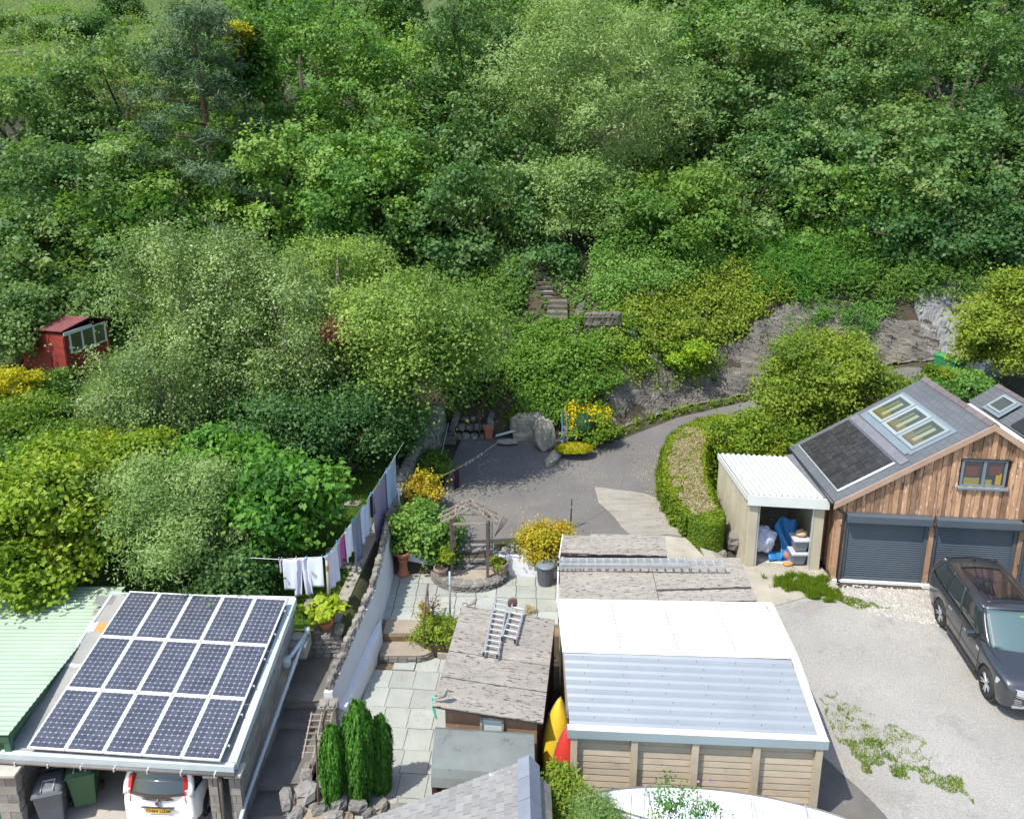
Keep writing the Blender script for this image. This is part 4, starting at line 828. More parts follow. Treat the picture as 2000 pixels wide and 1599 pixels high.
M_wrend = mat('white_render_worn', (.66, .67, .68), (.58, .6, .62), scale=1.2, rough=.9, bump=.5, bsc=9, rv=0, stain=((.17, .16, .15), 3.2, .655, .02), bdist=.04)
mb.prism([(wx(16.85)+a_, 16.85, b_) for a_, b_ in pr_(16.85)], (0, .02, 0)); mb.build('render', M_wrend, ww)
mb = MB(); mb.grid(4, 40, lambda u, v: (lambda y: V3(wx(y)+[-.04, .13, .17, .19, .19][round(u*4)]*min(1, (20.3-y)/.5+.1), y, [.52, .46, .36, .1, -.05][round(u*4)]*1.0+[1, 1, .8, 0, 0][round(u*4)]*(.03*float(wob(V3(y, 0, 0), 1.2))+.13*float(sm(np.array(y), 17.6, 19.6)))))(16.9+v*3.35)); mb.prism([(wx(16.9)+a_, 16.9, b_) for a_, b_ in ((-.06, -.05), (-.06, .52), (.13, .46), (.17, .32), (.19, -.05))], (0, .02, 0)); mb.build('plinth', M_wrend, ww)
y = 16.9
while y < 24.3:
    l = rnd.uniform(.12, .30); hh = rnd.uniform(.18, .38)
    stone((wx(y)-.22, y+l/2, wz(y)+hh*.36), (.21, l*1.02, hh), 0, ww, M_stone, 'coping_stone', .15); y += l
for j in range(8):
    for i in range(2): stone((-4.52+i*.22, 16.72, -.1+j*.13), (.24, .34, .125), 0, ww, M_stone, 'pillar_stone', .03)
MB().obox((-4.66, 16.55, -.8), (.44, 0, 0), (0, .34, 0), (0, 0, 1.6)).build('pillar', M_stone, ww)
# ---------- old stone wall further up ----------
sw = thing('stone_boundary_wall', 'old grey stone boundary wall climbing behind the tarmac parking area', 'wall', (-3.4, 28, 1.4))
sx2 = lambda y: itp(y, [24.2, 27, 29, 31.2, 32.5], [-3.78, -3.55, -3.25, -2.85, -2.7]); sz2 = lambda y: itp(y, [24.2, 28, 31.2, 32.5], [1.85, 2.15, 2.45, 2.6])
MB().grid(4, 30, lambda u, v: (lambda y: V3(sx2(y)+[.02, -.05, -.12, -.45, -.47][round(u*4)], y, [.9, 1.6, sz2(y), sz2(y), 1.0][round(u*4)]))(24.2+v*8.2)).build('wall_core', M_stone, sw)
y = 24.2
while y < 32.2:
    l = rnd.uniform(.2, .42); hh = rnd.uniform(.14, .3); stone((sx2(y)-.25, y+l/2, sz2(y)+hh*.35), (.46, l, hh), 0, sw, M_stone, 'coping_stone', .15)
    for k in range(4): stone((sx2(y)-.02-.03*k, y+l/2+.1*(k % 2), 1.1+k*.27+.03*(y-24)), (.16, l*.95, .25), 0, sw, M_stone, 'stone', .05)
    y += l
MB().tube([P(862, 888, 2.3), P(876, 826, 2.7)], .018, 6).build('rail', M_galv, sw)
# ---------- low white retaining wall, stone platform, steps ----------
rw_ = thing('white_retaining_wall', 'low white painted retaining wall below the tarmac, either side of the arch', 'wall', (-1, 23, .4))
for (xa, xb) in ((-3.55, -2.1), (-.42, 1.45)):
    MB().grid(16, 5, lambda u, v: V3(xa+u*(xb-xa), 23.14-.085*(xa+u*(xb-xa)+3.25)+[0, .03, .06, .2, .4, .45][round(v*5)], [.38, .7, .98, 1.03, 1.03, .6][round(v*5)]+.015*float(wob(V3(xa+u*3, v, 0), 1.5)))).build('render', M_wrend, rw_)
x = -.35
while x < 1.6:
    l = rnd.uniform(.14, .3); stone((x+l/2, 23.35-.085*(x+3.25)+rnd.uniform(-.05, .1), 1.1), (l, .25, .2), 0, rw_, M_stone, 'kerb_stone'); x += l
x = -.2
while x < 1.7:
    l = rnd.uniform(.14, .3); stone((x+l/2, 23.75-.085*(x+3.25), 1.06), (l, .2, .16), 0, rw_, M_stone, 'kerb_stone'); x += l
pl = thing('stone_platform', 'rounded stone platform with crazy stone edge under the wooden arch', 'platform', (-1.3, 22.5, .4))
cen = V3(-1.32, 22.95, 0); arc = [(cen[0]+1.12*math.cos(a)*(1 if abs(math.cos(a)) < .8 else 1), cen[1]-.1+.82*math.sin(a)) for a in np.linspace(math.pi, 2*math.pi, 19)]
MB().prism([(a, b_, .4) for a, b_ in arc], (0, 0, .235)).build('paving', mat('stone_tread', (1, 1, 1)), pl)
for row in range(3):
    n = 17
    for q in range(n):
        a = math.pi+math.pi*(q+.5+.5*(row % 2))/n*.98; p = (cen[0]+1.15*math.cos(a), cen[1]-.1+.85*math.sin(a), .435+row*.078)
        stone(p, (.26*rnd.uniform(.8, 1.1), .16, .072), a+math.pi/2, pl, M_slatestone, 'edge_stone', .04)
for q in range(9):
    a = math.pi*(1.08+.84*q/8); stone((cen[0]+.98*math.cos(a), cen[1]-.1+.68*math.sin(a), .635), (.34, .28, .025), a, pl, M_slatestone, 'flagstone', .02)
sp = thing('arch_steps', 'short flight of rough stone steps through the wooden arch up to the tarmac', 'steps', (-1.3, 23.4, .6))
for k, (y0, z1) in enumerate(((22.95, .64), (23.2, .80), (23.45, .98))):
    MB().obox((-2.02, y0, .3), (1.45, -.06, 0), (0, .42, 0), (0, 0, z1-.3)).build('tread', M_slatestone, sp)
    for i in range(6): stone((-1.93+i*.25, y0+.0, z1-.09), (.24, .14, .14), 0, sp, M_slatestone, 'stone', .05); 
    for i in range(5): stone((-1.87+i*.28, y0+.14, z1-.01), (.27, .22, .045), 0, sp, M_slatestone, 'stone', .02)
for x_ in (-2.12, -.5):
    for k in range(6): stone((x_, 23.0+.11*(k % 3), .72+.13*(k//2)), (.2, .24, .13), 0, sp, M_stone, 'stone', .05)
# ---------- wooden arch ----------
ar = thing('wooden_arch', 'weathered wooden garden arch with open trellis gable roof on dark posts', 'arch', (-1.3, 22.7, .62))
pts = {}
for x_, y_ in ((-1.85, 22.5), (-.75, 22.42), (-1.82, 23.1), (-.72, 23.02)):
    MB().box((x_, y_, 1.57), (.085, .085, 1.9)).build('post', M_dwood, ar)
for y_, d in ((22.46, 0), (22.78, .0), (23.08, 0)):
    ap = V3(-1.29, y_, 2.87); l_, r_ = V3(-2.16, y_, 2.43), V3(-.42, y_-.05, 2.40)
    for e in (l_, r_):
        dd = (ap-e); MB().obox(e, dd, (0, .045, 0), (0, 0, .075)).build('rafter', M_wood, ar)
    if y_ != 22.78: MB().obox(V3(-1.9, y_, 2.38), (1.2, 0, 0), (0, .05, 0), (0, 0, .06)).build('tie_beam', M_wood, ar)
for t in (0, .5, 1.):
    for sg in (-1, 1): MB().tube([V3(-1.29+sg*.87*(1-t), 22.45, 2.50+.42*t), V3(-1.29+sg*.87*(1-t), 23.12, 2.50+.42*t)], .02, 5).build('purlin', M_wood, ar)
for sg in (-1, 1):
    MB().tube([V3(-1.29+sg*.85, 22.47, 2.5), V3(-1.29+sg*.35, 23.1, 2.75)], .02, 5).build('lattice', M_wood, ar); MB().tube([V3(-1.29+sg*.45, 22.47, 2.7), V3(-1.29+sg*.02, 23.1, 2.93)], .02, 5).build('lattice', M_wood, ar)
    MB().tube([V3(-1.29+sg*.45, 23.1, 2.72), V3(-1.29+sg*.02, 22.47, 2.93)], .018, 5).build('lattice', M_wood, ar)
MB().tube([V3(-.62, 23.0, 1.2), V3(-.62, 23.0, 2.3)], .018, 5).build('green_pole', mat('green_plastic', (.02, .22, .15), rough=.4, bump=0), ar)
for k in range(3): MB().tube([V3(-.55, 22.9, 1.75), V3(-.4+.05*k, 22.85, 2.1), V3(-.25+.06*k, 22.8, 2.5-.05*k)], .014, 5).build('dry_stem', M_dwood, ar)
# ---------- pots, tubs, bin ----------
cpot = thing('terracotta_chimney_pot', 'tall terracotta chimney pot planter in the corner of the white walls', 'planter', (-3.42, 22.95, .4))
MB().lathe((-3.42, 22.95, .4), [(.2, 0), (.2, .06), (.16, .1), (.13, .3), (.125, .5), (.17, .52), (.17, .56), (.14, .57)], 18).build('chimney_pot', M_terra, cpot, smooth=True)
MB().lathe((-3.42, 22.95, .97), [(.12, 0), (.2, .1), (.235, .2), (.24, .24), (.21, .24), (.2, .19)], 18).build('bowl', M_terra, cpot, smooth=True); MB().lathe((-3.42, 22.95, 1.15), [(.2, 0), (.1, .02)], 12).build('soil', M_soil, cpot)
def barrel(loc, label):
    r = thing('half_barrel', label, 'planter', loc, 'half barrel planters by the wooden arch')
    x_, y_, z_ = loc
    for k in range(14):
        a = 2*math.pi*k/14; b_ = 2*math.pi*(k+.92)/14; q = MB(); pf_ = [(.19, 0), (.225, .15), (.235, .28), (.23, .38)]
        vs = [(x_+r_*math.cos(t), y_+r_*math.sin(t), z_+h_) for r_, h_ in pf_ for t in (a, b_)]+[(x_+(r_-.025)*math.cos(t), y_+(r_-.025)*math.sin(t), z_+h_) for r_, h_ in pf_ for t in (a, b_)]
        q.add(vs, [(0, 1, 3, 2), (2, 3, 5, 4), (4, 5, 7, 6), (6, 7, 15, 14), (0, 2, 10, 8), (2, 4, 12, 10), (4, 6, 14, 12), (1, 9, 11, 3), (3, 11, 13, 5), (5, 13, 15, 7)]).build('stave', mat('barrel_oak', (.36, .3, .25), (.22, .17, .14), scale=5, rough=.9, bump=.5, rv=.2), r)
    for h_, r_ in ((.1, .218), (.27, .242)): MB().lathe((x_, y_, z_+h_), [(r_-.004, 0), (r_+.004, .005), (r_+.004, .035), (r_-.004, .04)], 18).build('hoop', M_rust, r)
    MB().lathe((x_, y_, z_+.3), [(.21, 0), (.1, .04)], 12).build('soil', M_soil, r)
    return r
barrel((-.36, 22.68, .62), 'half barrel planter with low greens, right of the arch by the white wall'); barrel((-2.2, 22.62, .5), 'half barrel planter with tall leafy plant, left of the arch posts')
db = thing('dustbin', 'round grey plastic dustbin with lid and side handles by the white wall', 'bin', (1.03, 22.45, .4))
M_bin = mat('bin_grey', (.10, .115, .13), (.085, .095, .11), scale=3, rough=.5, bump=0, rv=.03)
mb = MB(); n = 32; mb.lathe((1.03, 22.45, .4), [(.21, 0), (.22, .02), (.235, .3), (.255, .6), (.27, .62)], n); mb.build('body', M_bin, db, smooth=False)
for k in range(16):
    a = 2*math.pi*k/16; MB().tube([(1.03+.226*math.cos(a), 22.45+.226*math.sin(a), .45), (1.03+.256*math.cos(a), 22.45+.256*math.sin(a), .98)], .009, 4).build('rib', M_bin, db)
MB().lathe((1.03, 22.45, 1.02), [(.285, 0), (.285, .035), (.24, .06), (.12, .09), (.05, .1)], 24).build('lid', mat('lid_grey', (.17, .2, .24), (.15, .18, .21), rough=.5, bump=0), db, smooth=True)
for sg in (-1, 1): MB().tube([(1.03+sg*.26, 22.38, .9), (1.03+sg*.33, 22.4, .87), (1.03+sg*.33, 22.5, .87), (1.03+sg*.26, 22.52, .9)], .015, 6).build('handle', M_bin, db)
MB().tube([(.96, 22.45, 1.12), (.98, 22.45, 1.17), (1.08, 22.45, 1.17), (1.1, 22.45, 1.12)], .014, 6).build('lid_handle', M_bin, db)
# ---------- poles ----------
gp = thing('galvanised_post', 'thin galvanised metal post standing in the planted bed before the patio', 'post', (-1.78, 20.55, .3)); MB().tube([(-1.78, 20.55, .3), (-1.76, 20.55, 2.0)], .03, 8).build('pole', M_galv, gp, smooth=True); MB().tube([(-1.76, 20.55, 1.55), (-1.76, 20.55, 1.62)], .045, 8).build('collar', M_galv, gp)
bp_ = thing('black_pole', 'slim black pole standing in the tarmac behind the orange shrub', 'post', (1.95, 24.6, 1.05)); MB().tube([(1.95, 24.6, 1.0), (1.97, 24.6, 2.15)], .024, 8).build('pole', M_black, bp_, smooth=True); MB().tube([(1.965, 24.6, 1.85), (1.965, 24.6, 1.9)], .032, 8).build('clamp', M_alu, bp_); MB().lathe((1.95, 24.6, 1.02), [(.07, 0), (.05, .05), (.03, .08)], 10).build('foot', M_black, bp_)
wp = thing('washing_line_post', 'galvanised washing line post with cross bar on the stone wall by the tarmac', 'post', (-3.55, 24.5, 1.3)); q_ = Py(778, 955, 24.5); MB().tube([(q_[0], 24.5, 1.3), (q_[0], 24.5, q_[2])], .032, 8).build('pole', M_galv, wp, smooth=True); MB().tube([(q_[0]-.14, 24.5, q_[2]-.14), (q_[0]+.14, 24.5, q_[2]-.14)], .02, 6).build('cross_bar', M_galv, wp)
# peg line over the court
pg = thing('peg_line', 'yellow cord line with loose pegs hanging over the tarmac parking area', 'washing line', (-2, 27, 2.5))
La, Lb = V3(q_[0], 24.5, q_[2]-.12), P(975, 862, 2.0)
lp = lambda t: La*(1-t)+Lb*t+V3(0, 0, -.22*math.sin(math.pi*t))
MB().tube([lp(t) for t in np.linspace(0, 1, 16)], .011, 5).build('cord', mat('yellow_cord', (.5, .42, .18), rough=.6, bump=0), pg)
pcs = [(.7, .68, .6), (.15, .35, .65), (.7, .7, .7), (.6, .12, .06), (.75, .72, .6)]
for k, t in enumerate([.24, .255, .27, .285, .30, .315, .62, .63, .66, .67, .70, .72, .76, .78, .80]):
    MB().box(lp(t)-V3(0, 0, .03), (.025, .03, .1), rz=.4*k).build('peg', mat('peg_%d' % (k % 5), pcs[k % 5], rough=.5, bump=0), pg)
# ---------- washing ----------
def cloth(name, label, cat, pa, pb, drop, m, fold=.03, nf=3, shape=None, low=None, group='washing hung on the garden lines'):
    """cloth hanging from the segment pa-pb; shape(u,v)->keep x offset"""
    pa, pb = V3(*pa), V3(*pb); U = pb-pa; n = V3(-U[1], U[0], 0); n /= np.linalg.norm(n)+1e-9; se = rnd.uniform(0, 9)
    def f(u, v):
        uu = u
        if shape: uu = shape(u, v)
        d = drop*(v+(low(u)*v if low else 0))
        return pa+U*uu+V3(0, 0, -d-.03*math.sin(math.pi*u)*(1-v))+n*(fold*(.3+v)*math.sin(nf*6.28*u+se+1.5*v)+fold*.6*math.sin(nf*2.7*u+2*se))
    return MB().grid(18, 14, f).build(name, m, None, smooth=True, label=label, cat=cat, group=group, solid=.006)
def cm(name, c): return mat(name, c, tuple(x*.93 for x in c), scale=4, rough=.95, bump=.15, rv=0)
PT = V3(-5.02, 19.8, 2.92); LF = P(545, 1092, 2.88); FAR = P(776, 884, 3.55)
lpole = thing('garden_line_pole', 'pale rusty banded metal washing line pole behind the hosta pot', 'post', (-5.02, 19.8, 1.0)); MB().tube([(-5.02, 19.8, 1.0), (-5.02, 19.8, 2.94)], .04, 10).build('pole', mat('cream_pole', (.42, .38, .32), (.32, .3, .27), scale=3, rough=.6, bump=.1), lpole, smooth=True); MB().tube([(-5.02, 19.8, 2.5), (-5.02, 19.8, 2.66)], .043, 10).build('rust_band', mat('rust_band', (.4, .2, .08), rough=.9), lpole); MB().lathe((-5.02, 19.8, 2.86), [(.05, 0), (.06, .03), (.05, .09)], 10).build('cap', M_alu, lpole)
wl = thing('washing_line', 'thin green washing line running from the pole both left and up the garden', 'washing line', tuple(PT)); MB().tube([LF+V3(-.8, 0, .05), LF, PT], .008, 5).build('cord', M_white, wl)
def on(t): return PT*(1-t)+FAR*t+V3(0, 0, -.1*math.sin(math.pi*t))
MB().tube([on(t) for t in np.linspace(0, 1.12, 12)], .009, 5).build('cord', mat('green_cord', (.25, .4, .2), rough=.6, bump=0), wl)
def tpy(py):
    lo, hi = 0., 1.
    for _ in range(30):
        m_ = (lo+hi)/2
        if proj(on(m_))[1] > py: lo = m_
        else: hi = m_
    return lo
lavw = cm('lavender_white_cloth', (.66, .64, .76)); whc = cm('white_cloth', (.74, .77, .84))
lx = lambda px: LF+(PT-LF)*((px-545)/(650-545))
pegm = mat('blue_peg', (.08, .3, .6), rough=.4, bump=0)
cloth('pillowcase', 'white pillowcase with leaf shadows, left of the trousers on the line', 'washing', lx(552), lx(583), .95, whc, fold=.012, nf=1)
trs = lambda u, v: (u if v < .34 else (.5+(u-.5)*(1.2+.75*(v-.34))+(.10 if u > .5 else -.10)*min(1, (v-.34)*3)))
def trousers():
    pa, pb = lx(582), lx(607); U = pb-pa; mb = MB(); n = V3(0, 1, 0)
    def leg(sg):
        def f(u, v):
            w_ = .66-.04*v; c_ = .5+sg*(.27+.24*v); uu = c_+(u-.5)*w_
            if v < .34: uu = .5+sg*.27+(u-.5)*.56
            return pa+U*uu+V3(0, -.03*math.sin(6.28*u)+.02*math.sin(5*v+sg), -1.15*v)
        mb.grid(8, 14, f)
    leg(-1); leg(1)
    return mb.build('trousers', lavw, None, smooth=True, label='pale lilac pyjama trousers hanging between two white pillowcases', cat='washing', group='washing hung on the garden lines', solid=.01)
trousers()
cloth('pillowcase', 'white pillowcase hanging between the lilac trousers and the pole', 'washing', lx(606), lx(641), .90, whc, fold=.012, nf=1)
cloth('sock', 'single pale lilac sock at the left end of the washing line', 'washing', lx(545), lx(549), .42, lavw, fold=.01)
for px in (545, 551, 583, 606, 640): MB().box(lx(px)+V3(0, 0, 0), (.02, .03, .11)).build('peg', pegm if px > 600 else mat('pink_peg', (.6, .4, .5), bump=0), wl)
items = [('pillowcase', 'pale lilac pillowcase hanging edge on nearest behind the pole', 1085, 1060, 1.15, lavw), ('shirt', 'beige top hanging next to the magenta top', 1062, 1052, .8, cm('beige_cloth', (.42, .36, .36))),
 ('shirt', 'magenta pink top on the washing line', 1056, 1036, .75, cm('magenta_cloth', (.42, .09, .28))), ('shirt', 'white top with short sleeves beside the magenta top', 1040, 1018, .95, whc),
 ('towel', 'long blue grey towel on the washing line', 1020, 996, 1.55, cm('blue_grey_cloth', (.22, .24, .31))), ('shirt', 'pale blue white top pegged left of the purple sheet', 996, 966, 1.15, cm('pale_blue_cloth', (.52, .56, .68))),
 ('garment', 'small black garment pegged against the purple sheet', 968, 960, .75, cm('black_cloth', (.02, .02, .025))), ('bed_sheet', 'large dusky purple bed sheet on the washing line', 962, 918, 1.75, cm('purple_cloth', (.27, .22, .33))),
 ('bed_sheet', 'pale blue bed sheet folded at the far end of the washing line', 921, 888, 1.7, cm('sky_cloth', (.36, .44, .58)))]
for nm, lb, ya, yb2, dr, m in items: cloth(nm, lb, 'washing', on(tpy(ya)), on(tpy(yb2)), dr, m, fold=.035, nf=2 if dr < 1.5 else 1)
for py in (1085, 1060, 1036, 1018, 996, 966, 940, 919): MB().box(on(tpy(py))+V3(0, 0, .02), (.03, .03, .12)).build('peg', pegm, wl)
dk = lp(.50); cloth('stocking', 'dark maroon stockings hanging from the peg line over tarmac', 'washing', dk, dk+V3(.2, .1, .02), .75, cm('maroon_cloth', (.04, .015, .025)), fold=.02)
# ---------- handrail and planted bed ----------
hr = thing('step_handrail', 'rough dark handrail beside the garden steps', 'handrail', (-2.5, 20, .4))
a, b_ = P(858-500+500, 1240, .2), P(812, 1200, .4)
ha, hb = V3(-2.42, 19.6, .2), V3(-2.42, 20.8, .4)
MB().tube([ha, ha+V3(0, 0, 1.0)], .02, 6).build('post', M_rust, hr); MB().tube([hb, hb+V3(.0, 0, .95)], .02, 6).build('post', M_rust, hr); MB().tube([ha+V3(0, -.05, .98), hb+V3(0, .05, 1.0)], .03, 6).build('rail', M_dwood, hr)
bed = thing('planted_bed', 'small raised bed with concrete edge between the steps and brown shed', 'planter', (-1.7, 20, 0))
MB().obox((-2.05, 19.42, -.02), (.9, -.1, 0), (0, .1, 0), (0, 0, .2)).build('concrete_edge', M_con, bed, bevel=.01); MB().prism([(-2.3, 19.5, 0), (-1.2, 19.35, 0), (-1.2, 20.7, 0), (-2.3, 20.7, 0)], (0, 0, .36)).build('soil', M_soil, bed)
# ---------- ladders ----------
def ladder(name, label, pa, pb, width, n, group=None, lift=.03, m=M_alu, nrm=None):
    pa, pb = V3(*pa), V3(*pb); d = pb-pa; t = d/np.linalg.norm(d); nn = nrm if nrm is not None else V3(0, 0, 1); sd = np.cross(t, nn); sd /= np.linalg.norm(sd)
    r = thing(name, label, 'ladder', tuple(pa), group)
    for s_ in (-1, 1): MB().obox(pa+sd*s_*width/2-sd*.014+nn*lift, d, sd*.028, nn*.065).build('rail', m, r)
    r0_ = None
    for k in range(n):
        p = pa+d*((k+.6)/n)+nn*(lift+.03)
        if r0_ is None: r0_ = MB().tube([p-sd*width/2, p+sd*width/2], .017, 8).build('rung', m, r)
        else: inst(r0_, 'rung', p, r)
    for s_ in (-1, 1): MB().box(pa+sd*s_*width/2+nn*(lift+.03), (.05, .05, .085)).build('foot', M_black, r)
    return r
roofz = lambda x, y: float(O_[2]+(U_[2]/np.linalg.norm(U_))*((x-O_[0]))+(V_[2]/np.linalg.norm(V_))*(O_[1]-y))
def R2(px, py):
    z = 2.1
    for _ in range(4): p = P(px, py, z); z = roofz(p[0], p[1])+.04
    return p
nS = np.cross(U_, V_); nS /= np.linalg.norm(nS); nS *= np.sign(nS[2])
ladder('aluminium_ladder', 'longer aluminium ladder lying on the brown shed roof, left one', R2(957, 1285), R2(979, 1172), .33, 11, 'ladders on the brown shed roof', .05, nrm=nS)
ladder('aluminium_ladder', 'shorter ladder section on the brown shed roof with green and blue feet, right one', R2(992, 1255), R2(1012, 1188), .33, 6, 'ladders on the brown shed roof', .05, nrm=nS)
r_ = ladder('extension_ladder', 'long aluminium extension ladder lying across the flaky roof below the orange shrub', P(1086, 1105, 2.3), P(1418, 1105, 2.36), .30, 20, None, .02)
ladder('extension_ladder', 'second aluminium ladder section stacked on the long extension ladder', P(1090, 1100, 2.42), P(1345, 1101, 2.46), .26, 16, None, .03)
w5 = thing('spare_wheel', 'small dark jockey wheel at the top of the shorter ladder', 'wheel', tuple(R2(1001, 1183))); wl_ = R2(1001, 1183); MB().tube([wl_+V3(0, .03, .1), wl_+V3(.0, -.05, .1)], .13, 16).build('tyre', M_rust, w5); MB().tube([wl_+V3(0, .04, .1), wl_+V3(0, -.07, .1)], .05, 10).build('hub', M_dwood, w5)
# ---------- birds, lamp, tool ----------
def bird(loc, label, m, s=1., rz=0):
    r = thing('bird_ornament', label, 'ornament', loc, 'bird ornaments on the brown shed', rz); x_, y_, z_ = loc
    MB().tube([(x_-.11*s, y_, z_+.03*s), (x_-.05*s, y_, z_+.08*s), (x_+.02*s, y_, z_+.13*s), (x_+.06*s, y_, z_+.2*s), (x_+.085*s, y_, z_+.245*s)], [.015*s, .055*s, .075*s, .05*s, .02*s], 10).build('body', m, r, smooth=True)
    MB().lathe((x_+.075*s, y_, z_+.2*s), [(.01, 0), (.04*s, .025*s), (.045*s, .05*s), (.03*s, .08*s), (.008, .095*s)], 10).build('head', m, r, smooth=True)
    MB().tube([(x_+.11*s, y_, z_+.245*s), (x_+.16*s, y_, z_+.235*s)], [.014*s, .002], 6).build('beak', M_dwood, r)
    MB().tube([(x_-.09*s, y_, z_+.05*s), (x_-.24*s, y_, z_-.01*s)], [.035*s, .02*s], 6).build('tail', m, r); return r
M_bird = mat('weathered_bird', (.27, .22, .17), (.17, .15, .13), scale=8, rough=.9, bump=.4)
bird(tuple(R2(925, 1186)+V3(0, 0, .05)), 'brown bird ornament at the far left corner of the brown shed roof', M_bird, .8, math.pi)
bird(tuple(R2(866, 1368)+V3(0, 0, .05)), 'grey stone bird ornament at the near left corner of the brown shed roof', mat('grey_bird', (.27, .28, .25), (.2, .2, .18), scale=8, rough=.9), .9, math.pi)
hk = thing('watering_hose_gun', 'green plastic hose handle hanging at the shed corner over slabs', 'tool', tuple(P(848, 1368, 1.9))); t_ = P(848, 1363, 2.0); MB().tube([t_, t_+V3(-.03, -.05, -.2), t_+V3(.05, -.1, -.45)], [.035, .03, .022], 7).build('hose', mat('mint_plastic', (.1, .5, .38), rough=.4, bump=0), hk); MB().box(t_, (.1, .06, .07)).build('nozzle', mat('mint_plastic', (1, 1, 1)), hk)
ln = thing('hanging_lamp', 'small black bell lamp on a bracket at the shed corner', 'lamp', tuple(P(904, 1190, 2.1))); t_ = P(904, 1186, 2.15); MB().lathe(t_-V3(0, 0, .08), [(.075, 0), (.07, .03), (.045, .08), (.015, .11)], 12).build('shade', M_black, ln, smooth=True); MB().tube([t_+V3(0, 0, .03), t_+V3(.0, 0, .13), t_+V3(.1, 0, .14), t_+V3(.14, 0, 0)], .01, 5).build('bracket', M_black, ln)
cb = thing('cable_bundle', 'loose bundle of pale cables hanging at the left end of the flaky roof shed', 'cable', (1.2, 18.8, 1.5))
for k in range(7): MB().tube([V3(1.22+.02*k, 18.72, 2.05), V3(1.22+.04*k, 18.68, 1.7-.05*k), V3(1.32+.03*math.sin(k*2), 18.66, 1.45-.05*k), V3(1.36-.02*k, 18.7, 1.85), V3(1.4, 18.72, 2.05)], .012, 5).build('cable', M_white if k % 2 else M_black, cb)
# ---------- kayaks and canoe ----------
def hull(name, label, cat, p0, p1, wmax, depth, m, side, upv, roll=0, group=None, tipk=.6, cock=False):
    p0, p1 = V3(*p0), V3(*p1); d = p1-p0; L_ = np.linalg.norm(d); side = V3(*side); side /= np.linalg.norm(side); upv = np.cross(side, d); upv /= np.linalg.norm(upv)
    r = thing(name, label, cat, tuple(p0), group); n = 30; prof = 16 if cock else 12; mb = MB(); vs = []
    for i in range(n+1):
        t = i/n; w_ = wmax/2*(math.sin(math.pi*t)**tipk)+.004; hh = depth*(.45+.55*math.sin(math.pi*t)**.5)
        for j in range(prof+1):
            a = (2 if cock else 1)*math.pi*j/prof; sa = math.sin(a); vs.append(p0+d*t+side*w_*math.cos(a)*1.+upv*hh*(abs(sa)**.8)*(1 if sa >= 0 else -.45))
    fs = [(i*(prof+1)+j, i*(prof+1)+j+1, (i+1)*(prof+1)+j+1, (i+1)*(prof+1)+j) for i in range(n) for j in range(prof)]
    mb.add(vs, fs).build('hull', m, r, smooth=True, solid=.012)
    for s_ in (-1, 1):
        pts = [p0+d*(i/n)+side*s_*(wmax/2*(math.sin(math.pi*i/n)**tipk)+.004) for i in range(n+1)]
        MB().tube(pts, .016, 6).build('gunwale', mat('gunwale_'+name, tuple(x*.5 for x in (.3, .3, .3)), rough=.5, bump=0), r)
    mid = []
    for i in range(4): mb = MB().tube([p0+d*(.2+.2*i)+side*wmax*.4, p0+d*(.2+.2*i)-side*wmax*.4], .015, 5).build('thwart', M_alu, r)
    return r
ye = mat('yellow_kayak_plastic', (.62, .42, .02), (.5, .36, .03), scale=1.5, rough=.5, bump=.1, rv=0); re_ = mat('red_kayak_plastic', (.50, .04, .03), (.42, .035, .03), scale=1.5, rough=.5, bump=.1, rv=0)
hull('kayak', 'yellow kayak standing on end between the sheds and the garage', 'kayak', (.86, 15.0, .05), (1.08, 15.55, 1.95), .55, .26, ye, (1, -.25, 0), None, group='kayaks leaning between brown shed and garage', tipk=.75, cock=True)
hull('kayak', 'red kayak standing on end against the garage wall', 'kayak', (1.02, 14.6, -.3), (1.22, 14.95, 1.75), .5, .24, re_, (1, -.25, 0), None, group='kayaks leaning between brown shed and garage', tipk=.75, cock=True)
cw = mat('white_canoe_paint', (.66, .70, .72), (.62, .66, .69), scale=2, rough=.35, bump=.05, rv=0, stain=((.4, .45, .45), 4, .74, .03))
hull('canoe', 'upturned white canoe in the foreground before the garage wall', 'canoe', Py(1157, 1553, 13.6), Py(1690, 1618, 12.7), 1.05, .5, cw, (.2, 1, 0), None, tipk=.62)
# canes
for k, (px, py, hh) in enumerate(((1147, 1548, 1.0), (1232, 1552, .8), (1267, 1548, .9), (1360, 1553, .9), (1407, 1575, .8), (1490, 1580, .8))):
    q = P(px, py, 1.2); c_ = thing('bamboo_cane', ['yellow bamboo cane at the pointed end of the white canoe', 'bamboo cane second from the left end of the white canoe', 'bamboo cane third along, left of the sweet peas', 'bamboo cane near the middle of the white canoe', 'bamboo cane right of middle before the white canoe', 'rightmost bamboo cane before the white canoe'][k], 'cane', (q[0], min(q[1], 12.9), 0), 'bamboo canes before the white canoe')
    y_ = 12.95-.05*k; q = Py(px, py, y_); MB().tube([(q[0], y_, -.05), (q[0]+.02, y_, q[2])], .01, 5).build('stick', mat('bamboo', (.5, .4, .2), rough=.6, bump=.1), c_)
    for j in range(4): MB().tube([(q[0]+.004*j, y_, q[2]*(.2+.2*j)), (q[0]+.004*j, y_, q[2]*(.2+.2*j)+.015)], .013, 5).build('node', mat('bamboo', (1, 1, 1)), c_)
